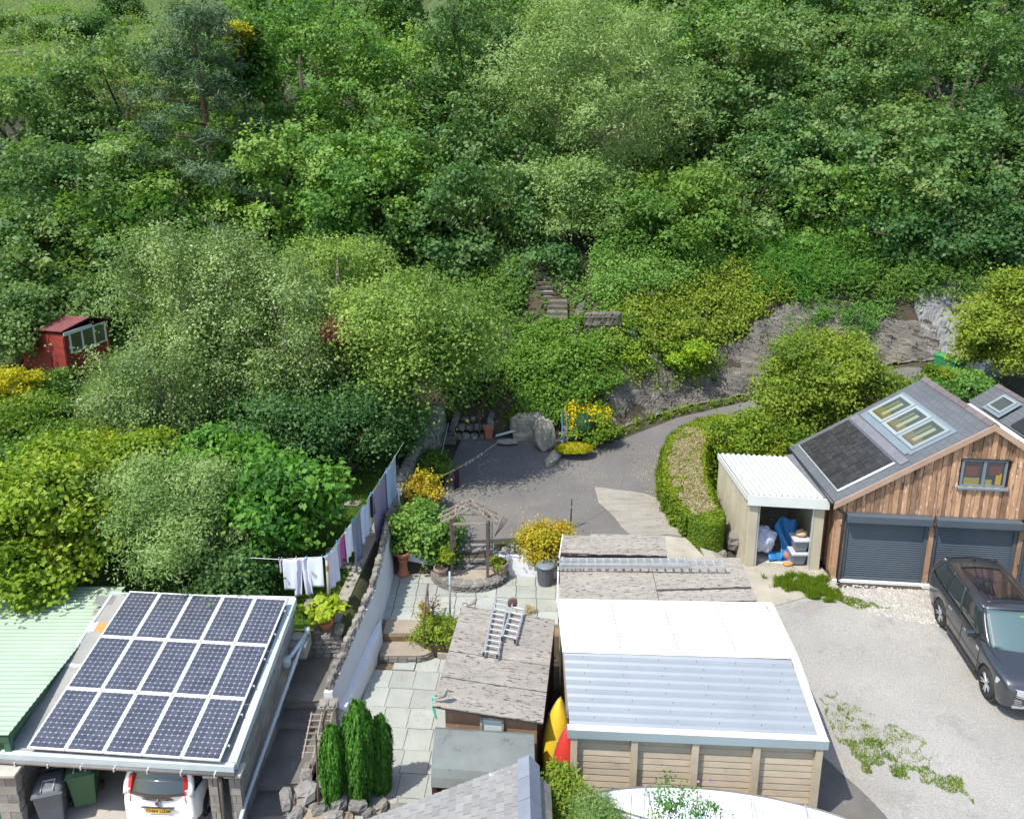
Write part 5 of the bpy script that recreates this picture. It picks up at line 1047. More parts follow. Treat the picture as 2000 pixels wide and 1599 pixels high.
# ---------- wheelie bins ----------
def wheelie(loc, rz, label, c_body, c_lid, group, tag=None):
    r = thing('wheelie_bin', label, 'bin', (0, 0, 0), group)
    mb_ = mat('bin_'+tag, c_body, tuple(x*.85 for x in c_body), scale=3, rough=.5, bump=.05, rv=0); ml = mat('binlid_'+tag, c_lid, tuple(x*.85 for x in c_lid), scale=3, rough=.45, bump=.05, rv=0)
    w0, w1, d0, d1, h_ = .22, .29, .25, .36, .95
    vs = [(-w0, -d0, .05), (w0, -d0, .05), (w0, d0, .05), (-w0, d0, .05), (-w1, -d1, h_), (w1, -d1, h_), (w1, d1, h_), (-w1, d1, h_)]
    MB().add(vs, [(3, 2, 1, 0), (4, 5, 6, 7), (0, 1, 5, 4), (1, 2, 6, 5), (2, 3, 7, 6), (3, 0, 4, 7)]).build('body', mb_, r, bevel=.03)
    MB().box((0, 0, .93), (.62, .76, .05)).build('rim', mb_, r, bevel=.015)
    MB().grid(6, 6, lambda u, v: V3((u-.5)*.6, (v-.5)*.74, 1.0+.05*math.sin(math.pi*v)*.8-(0.06 if u in (0, 1) or v in (0, 1) else 0))).build('lid', ml, r, solid=.02, smooth=True)
    MB().tube([(-.25, .40, .97), (.25, .40, .97)], .018, 8).build('handle', ml, r); MB().tube([(-.12, -.32, 1.03), (-.12, -.05, 1.06), (.12, -.05, 1.06), (.12, -.32, 1.03)], .018, 6).build('lid_grip', mat('lid_grip_grey', (.4, .42, .44), rough=.4, bump=0), r)
    for sg in (-1, 1): MB().tube([(sg*.24, .26, .1), (sg*.30, .26, .1)], .1, 16).build('wheel', M_black, r)
    el_ = [( .262, .0+.10*math.cos(a), .72+.13*math.sin(a)) for a in np.linspace(0, 2*math.pi, 25)]
    MB().tube(el_, .008, 5, cap=False).build('badge', mat('badge_grey', (.5, .55, .52), bump=0), r)
    r.location = loc; r.rotation_euler = (0, 0, rz); return r
b1 = P(105, 1599, -.5)
wheelie((-10.08, 14.72, -.5), .3, 'dark grey wheelie bin at the front of the block carport', (.16, .17, .185), (.13, .14, .15), 'wheelie bins in the carport', 'grey')
wheelie((-9.55, 15.1, -.36), .3, 'green wheelie bin behind the grey one in the carport', (.03, .10, .045), (.025, .075, .035), 'wheelie bins in the carport', 'green')
pt_ = P(1840, 733, 2.62)
wheelie(tuple(pt_), .5, 'bright green wheelie bin by the rock face, its lid facing the road', (.03, .22, .08), (.05, .27, .08), 'green bins by the upper road', 'lime')
wheelie(tuple(P(1862, 742, 2.65)), 1.9, 'second green bin right of the first beside the white sacks', (.03, .2, .07), (.04, .24, .08), 'green bins by the upper road', 'lime2')
for k, (px, py) in enumerate(((1880, 722), (1897, 728))):
    q = P(px, py, 2.9); s_ = stoneshape(.9, .7, .6).build('sack', mat('white_sack', (.7, .72, .76), (.6, .62, .66), scale=4, rough=.7, bump=.5), None, smooth=True, label=['white plastic sack next to the green bins by the road', 'white plastic sack farthest right under the tree by the road'][k], cat='sack', group='white sacks by the upper road'); s_.location = (q[0], q[1], q[2])
# carport clutter
cc = thing('pushchair_frame', 'dark folded frame with grey legs stored behind the green bin', 'frame', (-8.2, 16.2, -.5))
for k in range(5): MB().tube([(-8.5+.14*k, 16.0+.1*k, -.45), (-8.3+.1*k, 16.3, .35), (-8.1+.05*k, 16.5, .8-.1*k)], .022, 6).build('tube', M_alu if k > 2 else M_black, cc)
bb = thing('storage_box', 'blue and clear storage jar on a dark crate behind the green bin', 'box', (-8.5, 15.7, -.5)); MB().box((-8.42, 15.9, -.3), (.4, .4, .4)).build('crate', M_black, bb, bevel=.01); MB().lathe((-8.42, 15.9, -.1), [(.1, 0), (.13, .1), (.12, .25), (.07, .3)], 14).build('jar', mat('pale_blue_plastic', (.25, .4, .5), rough=.3, bump=0), bb, smooth=True)
# ---------- contents of the lean-to ----------
bag = MB(); 
def blob(c, r, m, name, label, cat, seed=0, amp=.25, smooth=True, n=16, group=None):
    def f(u, v):
        a = 2*math.pi*u; b2 = math.pi*v; d = V3(math.sin(b2)*math.cos(a), math.sin(b2)*math.sin(a), math.cos(b2)); k = 1+amp*float(wob(d*1.0+seed, 1.2))+amp*.4*float(wob(d+seed, 3.5))
        q = d*k*V3(*r); q[2] = max(q[2], -r[2]*.75); return V3(*c)+q
    return MB().grid(n*2, n, f).build(name, m, None, smooth=smooth, label=label, cat=cat, group=group)
blob((8.2, 24.1, .95), (.42, .35, .42), mat('white_bulk_bag', (.5, .53, .62), (.42, .45, .54), scale=3, rough=.7, bump=.5), 'bulk_bag', 'crumpled white bulk bag on the left inside the open lean-to', 'bag', 2, .3, False)
blob((8.2, 24.7, .55), (.4, .4, .22), M_dkbrown, 'log_pile', 'dark pile of sticks under the white bulk bag', 'wood pile', 5, .4, False)
tp = MB().grid(24, 18, lambda u, v: V3(8.7+u*.6+.10*math.sin(5*v+3*u), 23.72+.6*math.sin(math.pi*.5*(v))+.08*math.sin(9*u+4*v), .42+1.25*v*(1-.3*abs(u-.5))+.07*math.sin(11*u+5*v)))
tp.build('blue_tarpaulin', mat('blue_tarp', (.03, .20, .45), (.02, .14, .36), scale=2, rough=.45, bump=.4, rv=0), None, smooth=True, label='bright blue tarpaulin draped over stored things in the open lean-to', cat='tarpaulin', solid=.01)
MB().grid(10, 6, lambda u, v: V3(8.35+u*.9, 23.75+.25*v+.1*u*math.sin(3*u), .38+.32*(1-u)*v+.05*math.sin(7*u+3*v))).build('tarpaulin_corner', mat('blue_tarp', (1, 1, 1)), None, smooth=True, label='loose blue tarpaulin corner spread on the lean-to floor', cat='tarpaulin', solid=.01)
tr = thing('tread_track', 'dark grey rubber track piece hanging between white bag and blue tarpaulin', 'track', (8.6, 24.3, .4))
for k in range(14): MB().box((8.62+.02*math.sin(k), 24.2+.045*k, .55+.11*k), (.24, .05, .085), rx=.5, rz=.25*(-1)**k).build('lug', mat('track_rubber', (.10, .10, .105), (.07, .07, .075), rough=.8), tr)
for k, (x_, z_, lb) in enumerate(((9.22, .62, 'lower grey lidded storage box stacked on the right in the lean-to'), (9.25, 1.1, 'upper grey lidded storage box topped by a bundle in the lean-to'))):
    r = thing('storage_box', lb, 'box', (x_, 23.65, z_-.2), 'grey storage boxes in the lean-to'); w_ = .2
    MB().add([(x_-.17, 23.5, z_-.2), (x_+.17, 23.5, z_-.2), (x_+.17, 23.85, z_-.2), (x_-.17, 23.85, z_-.2), (x_-.24, 23.42, z_+.16), (x_+.24, 23.42, z_+.16), (x_+.24, 23.9, z_+.16), (x_-.24, 23.9, z_+.16)], [(3, 2, 1, 0), (4, 5, 6, 7), (0, 1, 5, 4), (1, 2, 6, 5), (2, 3, 7, 6), (3, 0, 4, 7)]).build('body', mat('box_grey', (.24, .26, .29), (.21, .23, .26), rough=.5, bump=0), r, bevel=.01)
    MB().box((x_, 23.66, z_+.19), (.54, .54, .07)).build('lid', mat('lid_pale', (.5, .51, .54), (.45, .46, .49), rough=.5, bump=0), r, bevel=.015)
blob((9.3, 23.7, 1.42), (.2, .16, .11), mat('tan_sack', (.5, .36, .2), (.4, .3, .18), rough=.9), 'tan_bundle', 'tan cloth bundle on top of the grey storage boxes', 'bundle', 3, .25, False, 10)
blob((8.9, 23.55, .42), (.17, .12, .09), mat('orange_brick', (.48, .24, .09), (.4, .22, .1), rough=.9), 'broken_brick', 'orange broken brick lying on the lean-to floor', 'brick', 7, .2, False, 8)
blob((8.98, 23.9, .5), (.16, .12, .14), M_terra, 'red_pot_shard', 'reddish pot shard between the blue tarpaulin and grey boxes', 'pot', 9, .25, False, 8)
pw = thing('wire_coils', 'tangle of brown wire and sticks hanging at the back of the lean-to', 'wire', (8.3, 25, 1))
for k in range(10): MB().tube([V3(7.9+.1*k, 25.2, 1.3+.1*(k % 3)), V3(8.0+.09*k, 24.9, 1.9-.1*(k % 4)), V3(8.2+.1*k, 25.1, 2.3)], .012, 5).build('wire', M_rust, pw)
# ---------- left garden furniture ----------
def tubchair(loc, rz, label):
    r = thing('tub_chair', label, 'chair', (0, 0, 0), 'white plastic garden chairs'); M_ = mat('white_plastic', (.75, .75, .73), (.7, .7, .68), rough=.5, bump=0, rv=0)
    def f(u, v): a = math.pi*(.0+u); hh = .78-.12*abs(u-.5)*2; return V3(.3*math.cos(a), .3*math.sin(a)*.9, .16+v*(hh-.16))
    MB().grid(18, 4, f).build('backrest', M_, r, solid=.03, smooth=True); MB().box((0, 0, .42), (.54, .5, .05)).build('seat', M_, r, bevel=.02)
    for sx_ in (-1, 1):
        for sy_ in (-1, 1): MB().tube([(sx_*.26, sy_*.2, 0), (sx_*.27, sy_*.2, .42)], .03, 8).build('leg', M_, r)
    r.location = loc; r.rotation_euler = (0, 0, rz); return r
tubchair(tuple(P(150, 815, 2.55)), -1.2, 'white plastic tub chair facing away, by the trellis in the left garden')
tubchair(tuple(P(122, 818, 2.5)), 2.0, 'white chair half hidden behind the dark trellis')
tb = thing('garden_table', 'white garden table top glimpsed behind shrubs left of the chairs', 'table', tuple(P(75, 790, 3.2))); q = P(75, 780, 3.25); MB().box(q, (.9, .6, .04)).build('table_top', mat('white_plastic', (1, 1, 1)), tb); [MB().tube([q+V3(sx_*.4, sy_*.25, 0), q+V3(sx_*.4, sy_*.25, -.7)], .025, 6).build('leg', mat('white_plastic', (1, 1, 1)), tb) for sx_ in (-1, 1) for sy_ in (-1, 1)]
tl = thing('garden_trellis', 'dark square mesh garden trellis with post before the white chairs', 'trellis', tuple(P(125, 840, 2.2))); q = P(108, 838, 2.3)
for k in range(7): MB().tube([q+V3(.13*k, 0, 0), q+V3(.13*k, 0, 1.25)], .014, 4).build('slat', M_dwood, tl)
for k in range(8): MB().tube([q+V3(0, 0, .1+.15*k), q+V3(.8, .0, .1+.15*k)], .012, 4).build('slat', M_dwood, tl)
MB().tube([q+V3(.85, 0, -.2), q+V3(.85, 0, 1.55)], .05, 8).build('post', M_dwood, tl)
pot = thing('grey_plant_pot', 'large round grey plant pot on a slab at the left edge', 'pot', tuple(P(14, 903, 2.1))); q = P(14, 903, 2.1); MB().lathe(q, [(.26, 0), (.34, .15), (.41, .38), (.42, .42), (.38, .42), (.36, .36)], 20).build('pot', mat('zinc_grey', (.15, .16, .18), (.11, .12, .13), rough=.6, bump=.1), pot, smooth=True); MB().lathe(q+V3(0, 0, .34), [(.37, 0), (.1, .02)], 12).build('soil', M_soil, pot)
for nm, px, py, z_, s_ in (('flat grey stone slab in the left garden, right of the tub chair', 178, 826, 2.3, (.9, .6, .1)), ('pale stone slab under the grey pot at the left edge', 10, 912, 2.05, (1.3, .5, .12))):
    o_ = stoneshape(*s_).build('stone_slab', M_stone, None, label=nm, cat='stone slab'); o_.location = P(px, py, z_)
for k, (px, py) in enumerate(((612, 1176), (672, 1105), (652, 1075), (690, 990))):
    o_ = stoneshape(.55, .4, .07).build('stepping_stone', M_stone, None, label=['stepping stone on the lawn left of the hosta pot', 'stepping stone on the lawn below the magenta top', 'stepping stone on the lawn behind the line pole', 'farthest stepping stone on the lawn under the washing'][k], cat='stepping stone', group='stepping stones on the lawn'); q = P(px, py, 1.2+.12*k); o_.location = (q[0], q[1], itp(q[1], [19.4, 20, 24, 28], [.98, 1.1, 1.5, 2.0])+.03)
# raised stone block under hosta
hs = thing('stone_stand', 'rough stone block wall carrying the potted hosta at the top of the path', 'wall', (-5.1, 19.2, .6))
MB().obox((-5.35, 19.02, .3), (.72, 0, 0), (0, .48, 0), (0, 0, .75)).build('core', M_slatestone, hs)
for j in range(5):
    for i in range(3): stone((-5.24+i*.25+.06*(j % 2), 19.02, .42+j*.14), (.27, .12, .13), 0, hs, M_slatestone, 'stone', .04)
for i in range(3): stone((-5.2+i*.26, 19.25, 1.07), (.3, .5, .07), 0, hs, M_stone, 'flagstone', .02)
# ---------- rockery, trellis, rusty pole near the conifers ----------
rk = thing('rockery', 'gravelly rockery bed with large slate rocks around the conifers', 'rockery', (-4, 14, 0))
MB().grid(24, 14, lambda u, v: V3(-4.75+u*(1.25+.25*(1-v)), 12.9+v*2.3, .05+.18*math.sin(math.pi*u)*math.sin(math.pi*min(1, v*1.2))+.03*float(wob(V3(u*5, v*5, 0), 2)))).build('gravel_bed', mat('ochre_gravel', (.40, .32, .22), (.3, .24, .17), scale=9, rough=1, bump=1, bsc=40, bdist=.04, rv=0, stain=((.1, .16, .03), 3, .62, .05)), rk)
for (px, py, z_, s_, tl_) in ((640, 1540, .35, (.12, .5, .75), .3), (600, 1545, .3, (.45, .5, .3), .2), (665, 1565, .25, (.5, .3, .25), .2), (625, 1580, .2, (.4, .3, .2), .3), (700, 1572, .2, (.4, .25, .22), .3), (745, 1575, .2, (.4, .25, .2), .2), (720, 1590, .2, (.3, .2, .2), .4), (580, 1590, .2, (.4, .25, .2), .3), (648, 1595, .15, (.5, .25, .2), .3), (780, 1578, .15, (.45, .25, .15), .1), (600, 1520, .3, (.2, .3, .25), .3), (560, 1560, .1, (.3, .5, .3), .2)):
    stone(P(px, py, z_), s_, rnd.uniform(0, 1), rk, M_slatestone if rnd.random() < .6 else M_stone, 'rock', tl_)
for k in range(16): t = k/15; stone(V3(-4.55+.12*math.sin(k), 16.3-t*3.0, .0+.1*(1-t)), (.28, .3, .28), 0, rk, M_stone, 'rock', .2)
for k in range(10): stone((-4.3+.13*(k % 3), 16.4-.22*k, .05+.04*(k % 2)), (.25, .26, .22), 0, rk, M_stone, 'rock', .2)
tr2 = thing('lattice_trellis', 'weathered wooden lattice trellis behind the conifers at the wall end', 'trellis', (-4.6, 16.2, .3))
for k in range(7): MB().obox(V3(-4.72, 16.15-.14*k, .95-.05*k), (.52, 0, 0), (0, .035, .0), (0, 0, .03)).build('slat', M_wood, tr2)
for k in range(3): MB().obox(V3(-4.7+.24*k, 15.2, .62), (.03, 0, 0), (0, 1.0, .36), (0, 0, .03)).build('slat', M_wood, tr2)
MB().tube([(-4.4, 15.9, .2), (-4.35, 15.85, 1.0), (-4.2, 15.7, 1.5)], .03, 6).build('vine_stem', M_dwood, tr2)
rp_ = thing('rusty_pole', 'rusty steel pole leaning left of the conifers', 'post', (-4.35, 14.3, .1)); MB().tube([Py(622, 1575, 14.3), Py(617, 1432, 14.3)], .022, 6).build('pole', M_rust, rp_)
# ---------- stone steps and hillside garden ----------
us = thing('upper_stone_steps', 'rough stone steps climbing from the tarmac into the woodland', 'steps', (-1.3, 33, 1.3))
for k in range(9):
    z_ = 1.35+.24*k; y_ = 31.75+.42*k; xc = -1.75+.10*k+.02*k*k
    for i in range(4): stone((xc-.5+i*.34, y_, z_), (.36, .45, .22), 0, us, M_stone, 'step_stone', .06)
for k in range(14): stone((-1.0+.13*k*.5, 31.8+.32*k, 1.6+.2*k), (.3, .35, .4), 0, us, M_slatestone, 'side_stone', .15); stone((-2.5+.08*k, 31.9+.32*k, 1.6+.2*k), (.3, .35, .4), 0, us, M_slatestone, 'side_stone', .15)
MB().tube([P(937, 855, 1.3), P(936, 800, 2.6)], .04, 6).build('handrail_post', M_rust, us); MB().tube([P(936, 800, 2.6), P(974, 735, 4.3)], .035, 6).build('handrail', M_rust, us)
ws = thing('woodland_steps', 'timber edged earth steps rising under the trees to the wood', 'steps', (1.3, 41, 5))
for k in range(12):
    px = 1085-3.6*k; py = 625-9.5*k; p = GT(px, py, 34, .12); stone(p, (.75, .4, .18), .1, ws, M_slatestone, 'step_stone', .1)
    MB().obox(p+V3(-.42, -.24, -.02), (.85, .05*(-1)**k, 0), (0, .09, 0), (0, 0, .12)).build('edge_log', M_dwood, ws)
M_shst = mat('shade_mossy_stone', (.135, .12, .095), (.08, .075, .06), scale=3, rough=.95, bump=.8, bsc=12, rv=.3, stain=((.05, .07, .02), 2.5, .58, .1), bdist=.04)  # stone colour darkened for the shade under the trees, plus a green stain
sb = thing('stone_stair_block', 'grey block steps and ruined stone wall above the ivy bank', 'steps', (1.8, 37, 4))
for k in range(7): q = GT(1088, 672-11*k, 34, .1)+V3(0, 0, .35); MB().obox(q+V3(-.45, 0, -.6), (.95, -.04, 0), (0, .5, 0), (0, 0, .6)).build('step', M_shst, sb, bevel=.02)
for k in range(12): stone(GT(1116+1.6*k, 690-5.5*k, 34, .3+.02*k), (.5, .45, .6), 0, sb, M_shst, 'stone', .12)
for k in range(20): stone(GT(1150+(k % 5)*13, 668, 34, .2+.33*(k//5)), (.5, .45, .36), 0, sb, M_shst, 'stone', .08)
for k in range(16): stone(GT(985+9*(k % 4), 700-13*(k//4), 33, .2), (.6, .5, .4), 0, sb, M_shst, 'stone', .15)
q = GT(1077, 690, 34); MB().tube([q, q+V3(0, 0, 1.1)], .03, 6).build('post', M_rust, sb)
gb2 = thing('green_water_butt', 'dark green ribbed water butt half hidden in the ivy bank', 'water butt', tuple(P(1232, 672, 4.2))); q = GT(1232, 674, 34)+V3(0, .1, -.25); MB().lathe(q, [(.3, 0), (.33, .1), (.35, .4), (.33, .8), (.3, .95)], 16).build('barrel', mat('butt_green', (.018, .05, .03), (.015, .04, .025), rough=.5, bump=0), gb2, smooth=True); MB().lathe(q+V3(0, 0, .95), [(.32, 0), (.3, .05), (.1, .07)], 16).build('lid', mat('butt_green', (1, 1, 1)), gb2)
rpn = thing('terracotta_planter', 'square red terracotta planter beside the foot of the stone steps', 'planter', tuple(P(955, 855, 1.35))); q = P(955, 855, 1.35); MB().add([q+V3(sx_*w_, sy_*w_, z_) for z_, w_ in ((0, .13), (.42, .17), (.42, .2), (.5, .2)) for sx_, sy_ in ((-1, -1), (1, -1), (1, 1), (-1, 1))], [(i*4+j, i*4+(j+1) % 4, (i+1)*4+(j+1) % 4, (i+1)*4+j) for i in range(3) for j in range(4)]+[(12, 13, 14, 15)]).build('pot', M_terra, rpn)
tp_ = thing('stone_trough', 'old dark stone trough at the foot of the stone wall by the tarmac', 'trough', tuple(P(875, 862, 1.35))); q = P(876, 864, 1.3); mb = MB(); mb.box(q+V3(0, 0, .1), (.62, .42, .2)); mb.box(q+V3(0, -.18, .27), (.62, .06, .16)); mb.box(q+V3(0, .18, .27), (.62, .06, .16)); mb.box(q+V3(-.28, 0, .27), (.06, .3, .16)); mb.box(q+V3(.28, 0, .27), (.06, .3, .16)); mb.build('trough', M_slatestone, tp_)
plk = MB().obox(P(968, 853, 1.45), P(1033, 836, 1.75)-P(968, 853, 1.45), (0, .14, .0), (0, -.02, .05)).build('white_plank', M_white, None, label='long white plank lying on stones at the back of the tarmac', cat='plank')
fl2 = stoneshape(.9, .5, .07).build('flat_board', M_con, None, label='flat pale slab lying at the back edge of the tarmac', cat='slab'); fl2.location = P(990, 864, 1.38)
lw = thing('low_stone_wall', 'low dry stone wall at the back of the tarmac below the ivy bank', 'wall', (.2, 32, 1.3))
for j in range(4):
    for k in range(12): q = P(962+k*8.2, 852-j*7.5, 1.38); stone(V3(-.85+.22*k, 32.15+.05*j, 1.38+.14*j), (.24, .25, .13), 0, lw, M_stone, 'stone', .06)
M_pale = mat('pale_rock', (.42, .38, .31), (.28, .25, .2), scale=1.6, rough=.95, bump=.9, bsc=6, rv=.08, stretch=(1, 1, .35), stain=((.15, .14, .13), 2.2, .6, .1), bdist=.08)
def boulder(px, py, z_, s_, lb, rz=0, seed=0, m=None):
    q = P(px, py, z_)
    def f(u, v):
        a = 2*math.pi*u; b2 = math.pi*v; d = V3(math.sin(b2)*math.cos(a), math.sin(b2)*math.sin(a), math.cos(b2)); k = 1+.28*float(wob(d+seed, 1.0))+.1*float(wob(d+seed, 3)); e = np.sign(d)*abs(d)**.7
        return e*k*V3(*s_)/2+V3(0, 0, s_[2]/2)
    o_ = MB().grid(24, 14, f).build('boulder', m or M_pale, None, label=lb, cat='rock', group='large rocks round the tarmac'); o_.location = (q[0], q[1], q[2]-.1); o_.rotation_euler = (0, 0, rz); return o_
boulder(1062, 878, 1.25, (.75, .8, 1.4), 'tall pale leaning rock slab at the right rear of the tarmac', .5, 1)
boulder(1082, 900, 1.2, (.45, 1.3, .4), 'low broad pale rock running beside the yellow heather', -.4, 4)
boulder(1020, 858, 1.3, (.8, .5, .42), 'grey boulder in front of the low dry stone wall', .2, 2)
boulder(1035, 850, 1.35, (1.5, .8, 1.1), 'pale rock under the hanging ivy bank', .1, 6)
bpz = P(1100, 868, 1.5); bl = thing('blue_stakes', 'pair of blue and grey stakes standing by the topiary bush', 'stake', tuple(bpz)); 
for dx_, c_, m_ in ((0, .0, mat('blue_paint', (.08, .3, .6), rough=.5, bump=0)), (.18, .05, M_galv)): MB().tube([bpz+V3(dx_, 0, -.1), bpz+V3(dx_-.08, .05, 1.4)], .028, 6).build('stake', m_, bl)
sl3 = thing('stacked_slate_block', 'small stacked grey slate pile behind the yellow heather', 'stone pile', tuple(P(1112, 852, 1.7))); 
for j in range(4):
    for i in range(2): stone(P(1103+i*16, 852, 1.6)+V3(0, 0, .12*j), (.34, .3, .11), 0, sl3, M_slatestone, 'slate_slab', .03)
# small cairn stones at the hedge foot
for k, (px, py, z_, s_, lb) in enumerate(((1408, 1088, .45, (.42, .3, .22), 'blocky grey stone in front of the hedge end'), (1388, 1062, .8, (.45, .4, .4), 'round grey stone under the near end of the hedge'), (1435, 1070, .6, (.6, .5, .5), 'dark stone between the hedge and the lean-to'))):
    o_ = stoneshape(*s_).build('loose_stone', M_stone, None, label=lb, cat='stone', group='loose stones at the hedge end'); o_.location = P(px, py, z_)
# ---------- rock faces (part of the hillside) ----------
M_rock = mat('slate_rock_face', (.215, .195, .165), (.125, .112, .098), scale=1.4, rough=.95, bump=1, bsc=5, rv=0, stretch=(.5, 1, 3.2), stain=((.33, .30, .25), 1.5, .6, .08), stain2=((.06, .052, .048), 2.6, .58, .05), bdist=.1)
def rockpatch(name, x0, x1, top, nu, nv, m=M_rock, amp=.16, low=lambda x: -.15):
    def f(u, v):
        x = x0+u*(x1-x0); s = low(x)+v*(top(x)-low(x)); y = float(yb(x))+s; p = V3(x, y, h1(x, y)+.06)
        dip = p[2]*3.2+x*1.1+.45*float(wob(p, .5)); led = dip-math.floor(dip); dip2 = p[2]*9+x*2.6+.6*float(wob(p, .9, 3)); l2 = dip2-math.floor(dip2)
        n = V3(0, -.75, .66); bi = math.floor(dip); bj = math.floor(x*1.1+.7*bi+.5*float(wob(p, 1, 2))); hs_ = math.sin(bi*12.9898+bj*78.233)*43758.5453; hs_ -= math.floor(hs_)
        bi2 = math.floor(dip2); bj2 = math.floor(x*2.3+.6*bi2); h2 = math.sin(bi2*26.651+bj2*47.13)*24634.63; h2 -= math.floor(h2)
        k = amp*(.5*led**3+1.1*hs_+.45*h2)+.14*float(wob(p, .8, 2))-amp*.5
        if v == 0 or v == 1 or u == 0 or u == 1: return p-n*.3
        return p+n*k
    return MB().grid(nu, nv, f).build(name, m, None, kind='structure')
rockpatch('rock_face', 2.3, 14.0, lambda x: itp(x, [2.3, 4, 5, 8, 11, 14], [.8, 1.5, 1.9, 1.8, 1.9, 2.4]), 230, 50)
rockpatch('rock_face', 11.5, 20.8, lambda x: itp(x, [11.5, 13.5, 15, 17, 19, 20.8], [2.2, 2.9, 2.9, 2.1, 1.6, 1.1]), 220, 76, amp=.2)
M_grk = mat('grey_rock', (.24, .24, .23), (.15, .15, .155), scale=1.3, rough=.9, bump=1, rv=0, stain=((.07, .07, .07), 2, .6, .1))
rockpatch('rock_face', 20.0, 24.0, lambda x: itp(x, [20, 21, 22.5, 24], [2.0, 3.2, 3.1, 1.8]), 40, 30, M_grk)
rockpatch('rock_face', 10.6, 13.5, lambda x: 5.0, 36, 14, M_grk, low=lambda x: 3.6)
def paint(name, c, metal=.5):
    if name in MATS: return MATS[name]
    m = bpy.data.materials.new(name); m.use_nodes = True; b = m.node_tree.nodes['Principled BSDF']
    b.inputs['Base Color'].default_value = (*c, 1); b.inputs['Metallic'].default_value = metal; b.inputs['Roughness'].default_value = .35; b.inputs['Coat Weight'].default_value = 1; b.inputs['Coat Roughness'].default_value = .04
    MATS[name] = m; return m
M_tyre = mat('tyre_rubber', (.022, .022, .022), (.03, .03, .03), scale=8, rough=.85, bump=.1)
M_chrome = mat('bright_alloy', (.62, .63, .65), (.55, .56, .58), scale=6, rough=.25, metal=.8, bump=0)
G_scr = glassmat('screen_glass', (.075, .12, .125), .04); G_side = glassmat('side_glass', (.022, .03, .032), .04)
M_headl = glassmat('headlamp_glass', (.4, .42, .45), .1); M_redl = glassmat('red_lamp', (.55, .02, .02), .15); M_wl = glassmat('white_lamp', (.7, .72, .75), .1)
def wheel(root, x, y, R, w_, sx):
    """wheel with axis along x; sx = +1/-1 outside direction"""
    wr = MB(); n = 28
    prof = [(R*.66, -w_/2), (R*.93, -w_/2), (R, -w_*.38), (R, w_*.38), (R*.93, w_/2), (R*.66, w_/2)]
    vs = [(x+sx*h_, y+r*math.cos(2*math.pi*j/n), R+r*math.sin(2*math.pi*j/n)) for r, h_ in prof for j in range(n)]
    wr.add(vs, [(i*n+j, i*n+(j+1) % n, (i+1)*n+(j+1) % n, (i+1)*n+j) for i in range(5) for j in range(n)]); o = wr.build('wheel', M_tyre, root, smooth=True)
    rb = MB(); vs = [(x+sx*h_, y+r*math.cos(2*math.pi*j/n), R+r*math.sin(2*math.pi*j/n)) for r, h_ in ((R*.69, w_*.46), (R*.62, w_*.44), (R*.6, w_*.2), (R*.02, w_*.15)) for j in range(n)]
    rb.add(vs, [(i*n+j, i*n+(j+1) % n, (i+1)*n+(j+1) % n, (i+1)*n+j) for i in range(3) for j in range(n)], 1)
    for k in range(10):
        a = 2*math.pi*k/10+(.07 if k % 2 else -.07)*2; c_, s_ = math.cos(a), math.sin(a)
        p0 = V3(x+sx*w_*.36, y+R*.12*c_, R+R*.12*s_); rb.tube([p0, V3(x+sx*w_*.44, y+R*.64*c_, R+R*.64*s_)], [R*.07, R*.045], 5)
    rb.tube([(x+sx*w_*.3, y, R), (x+sx*w_*.42, y, R)], R*.15, 12)
    rb.build('rim', [M_chrome, M_black], o, smooth=False)
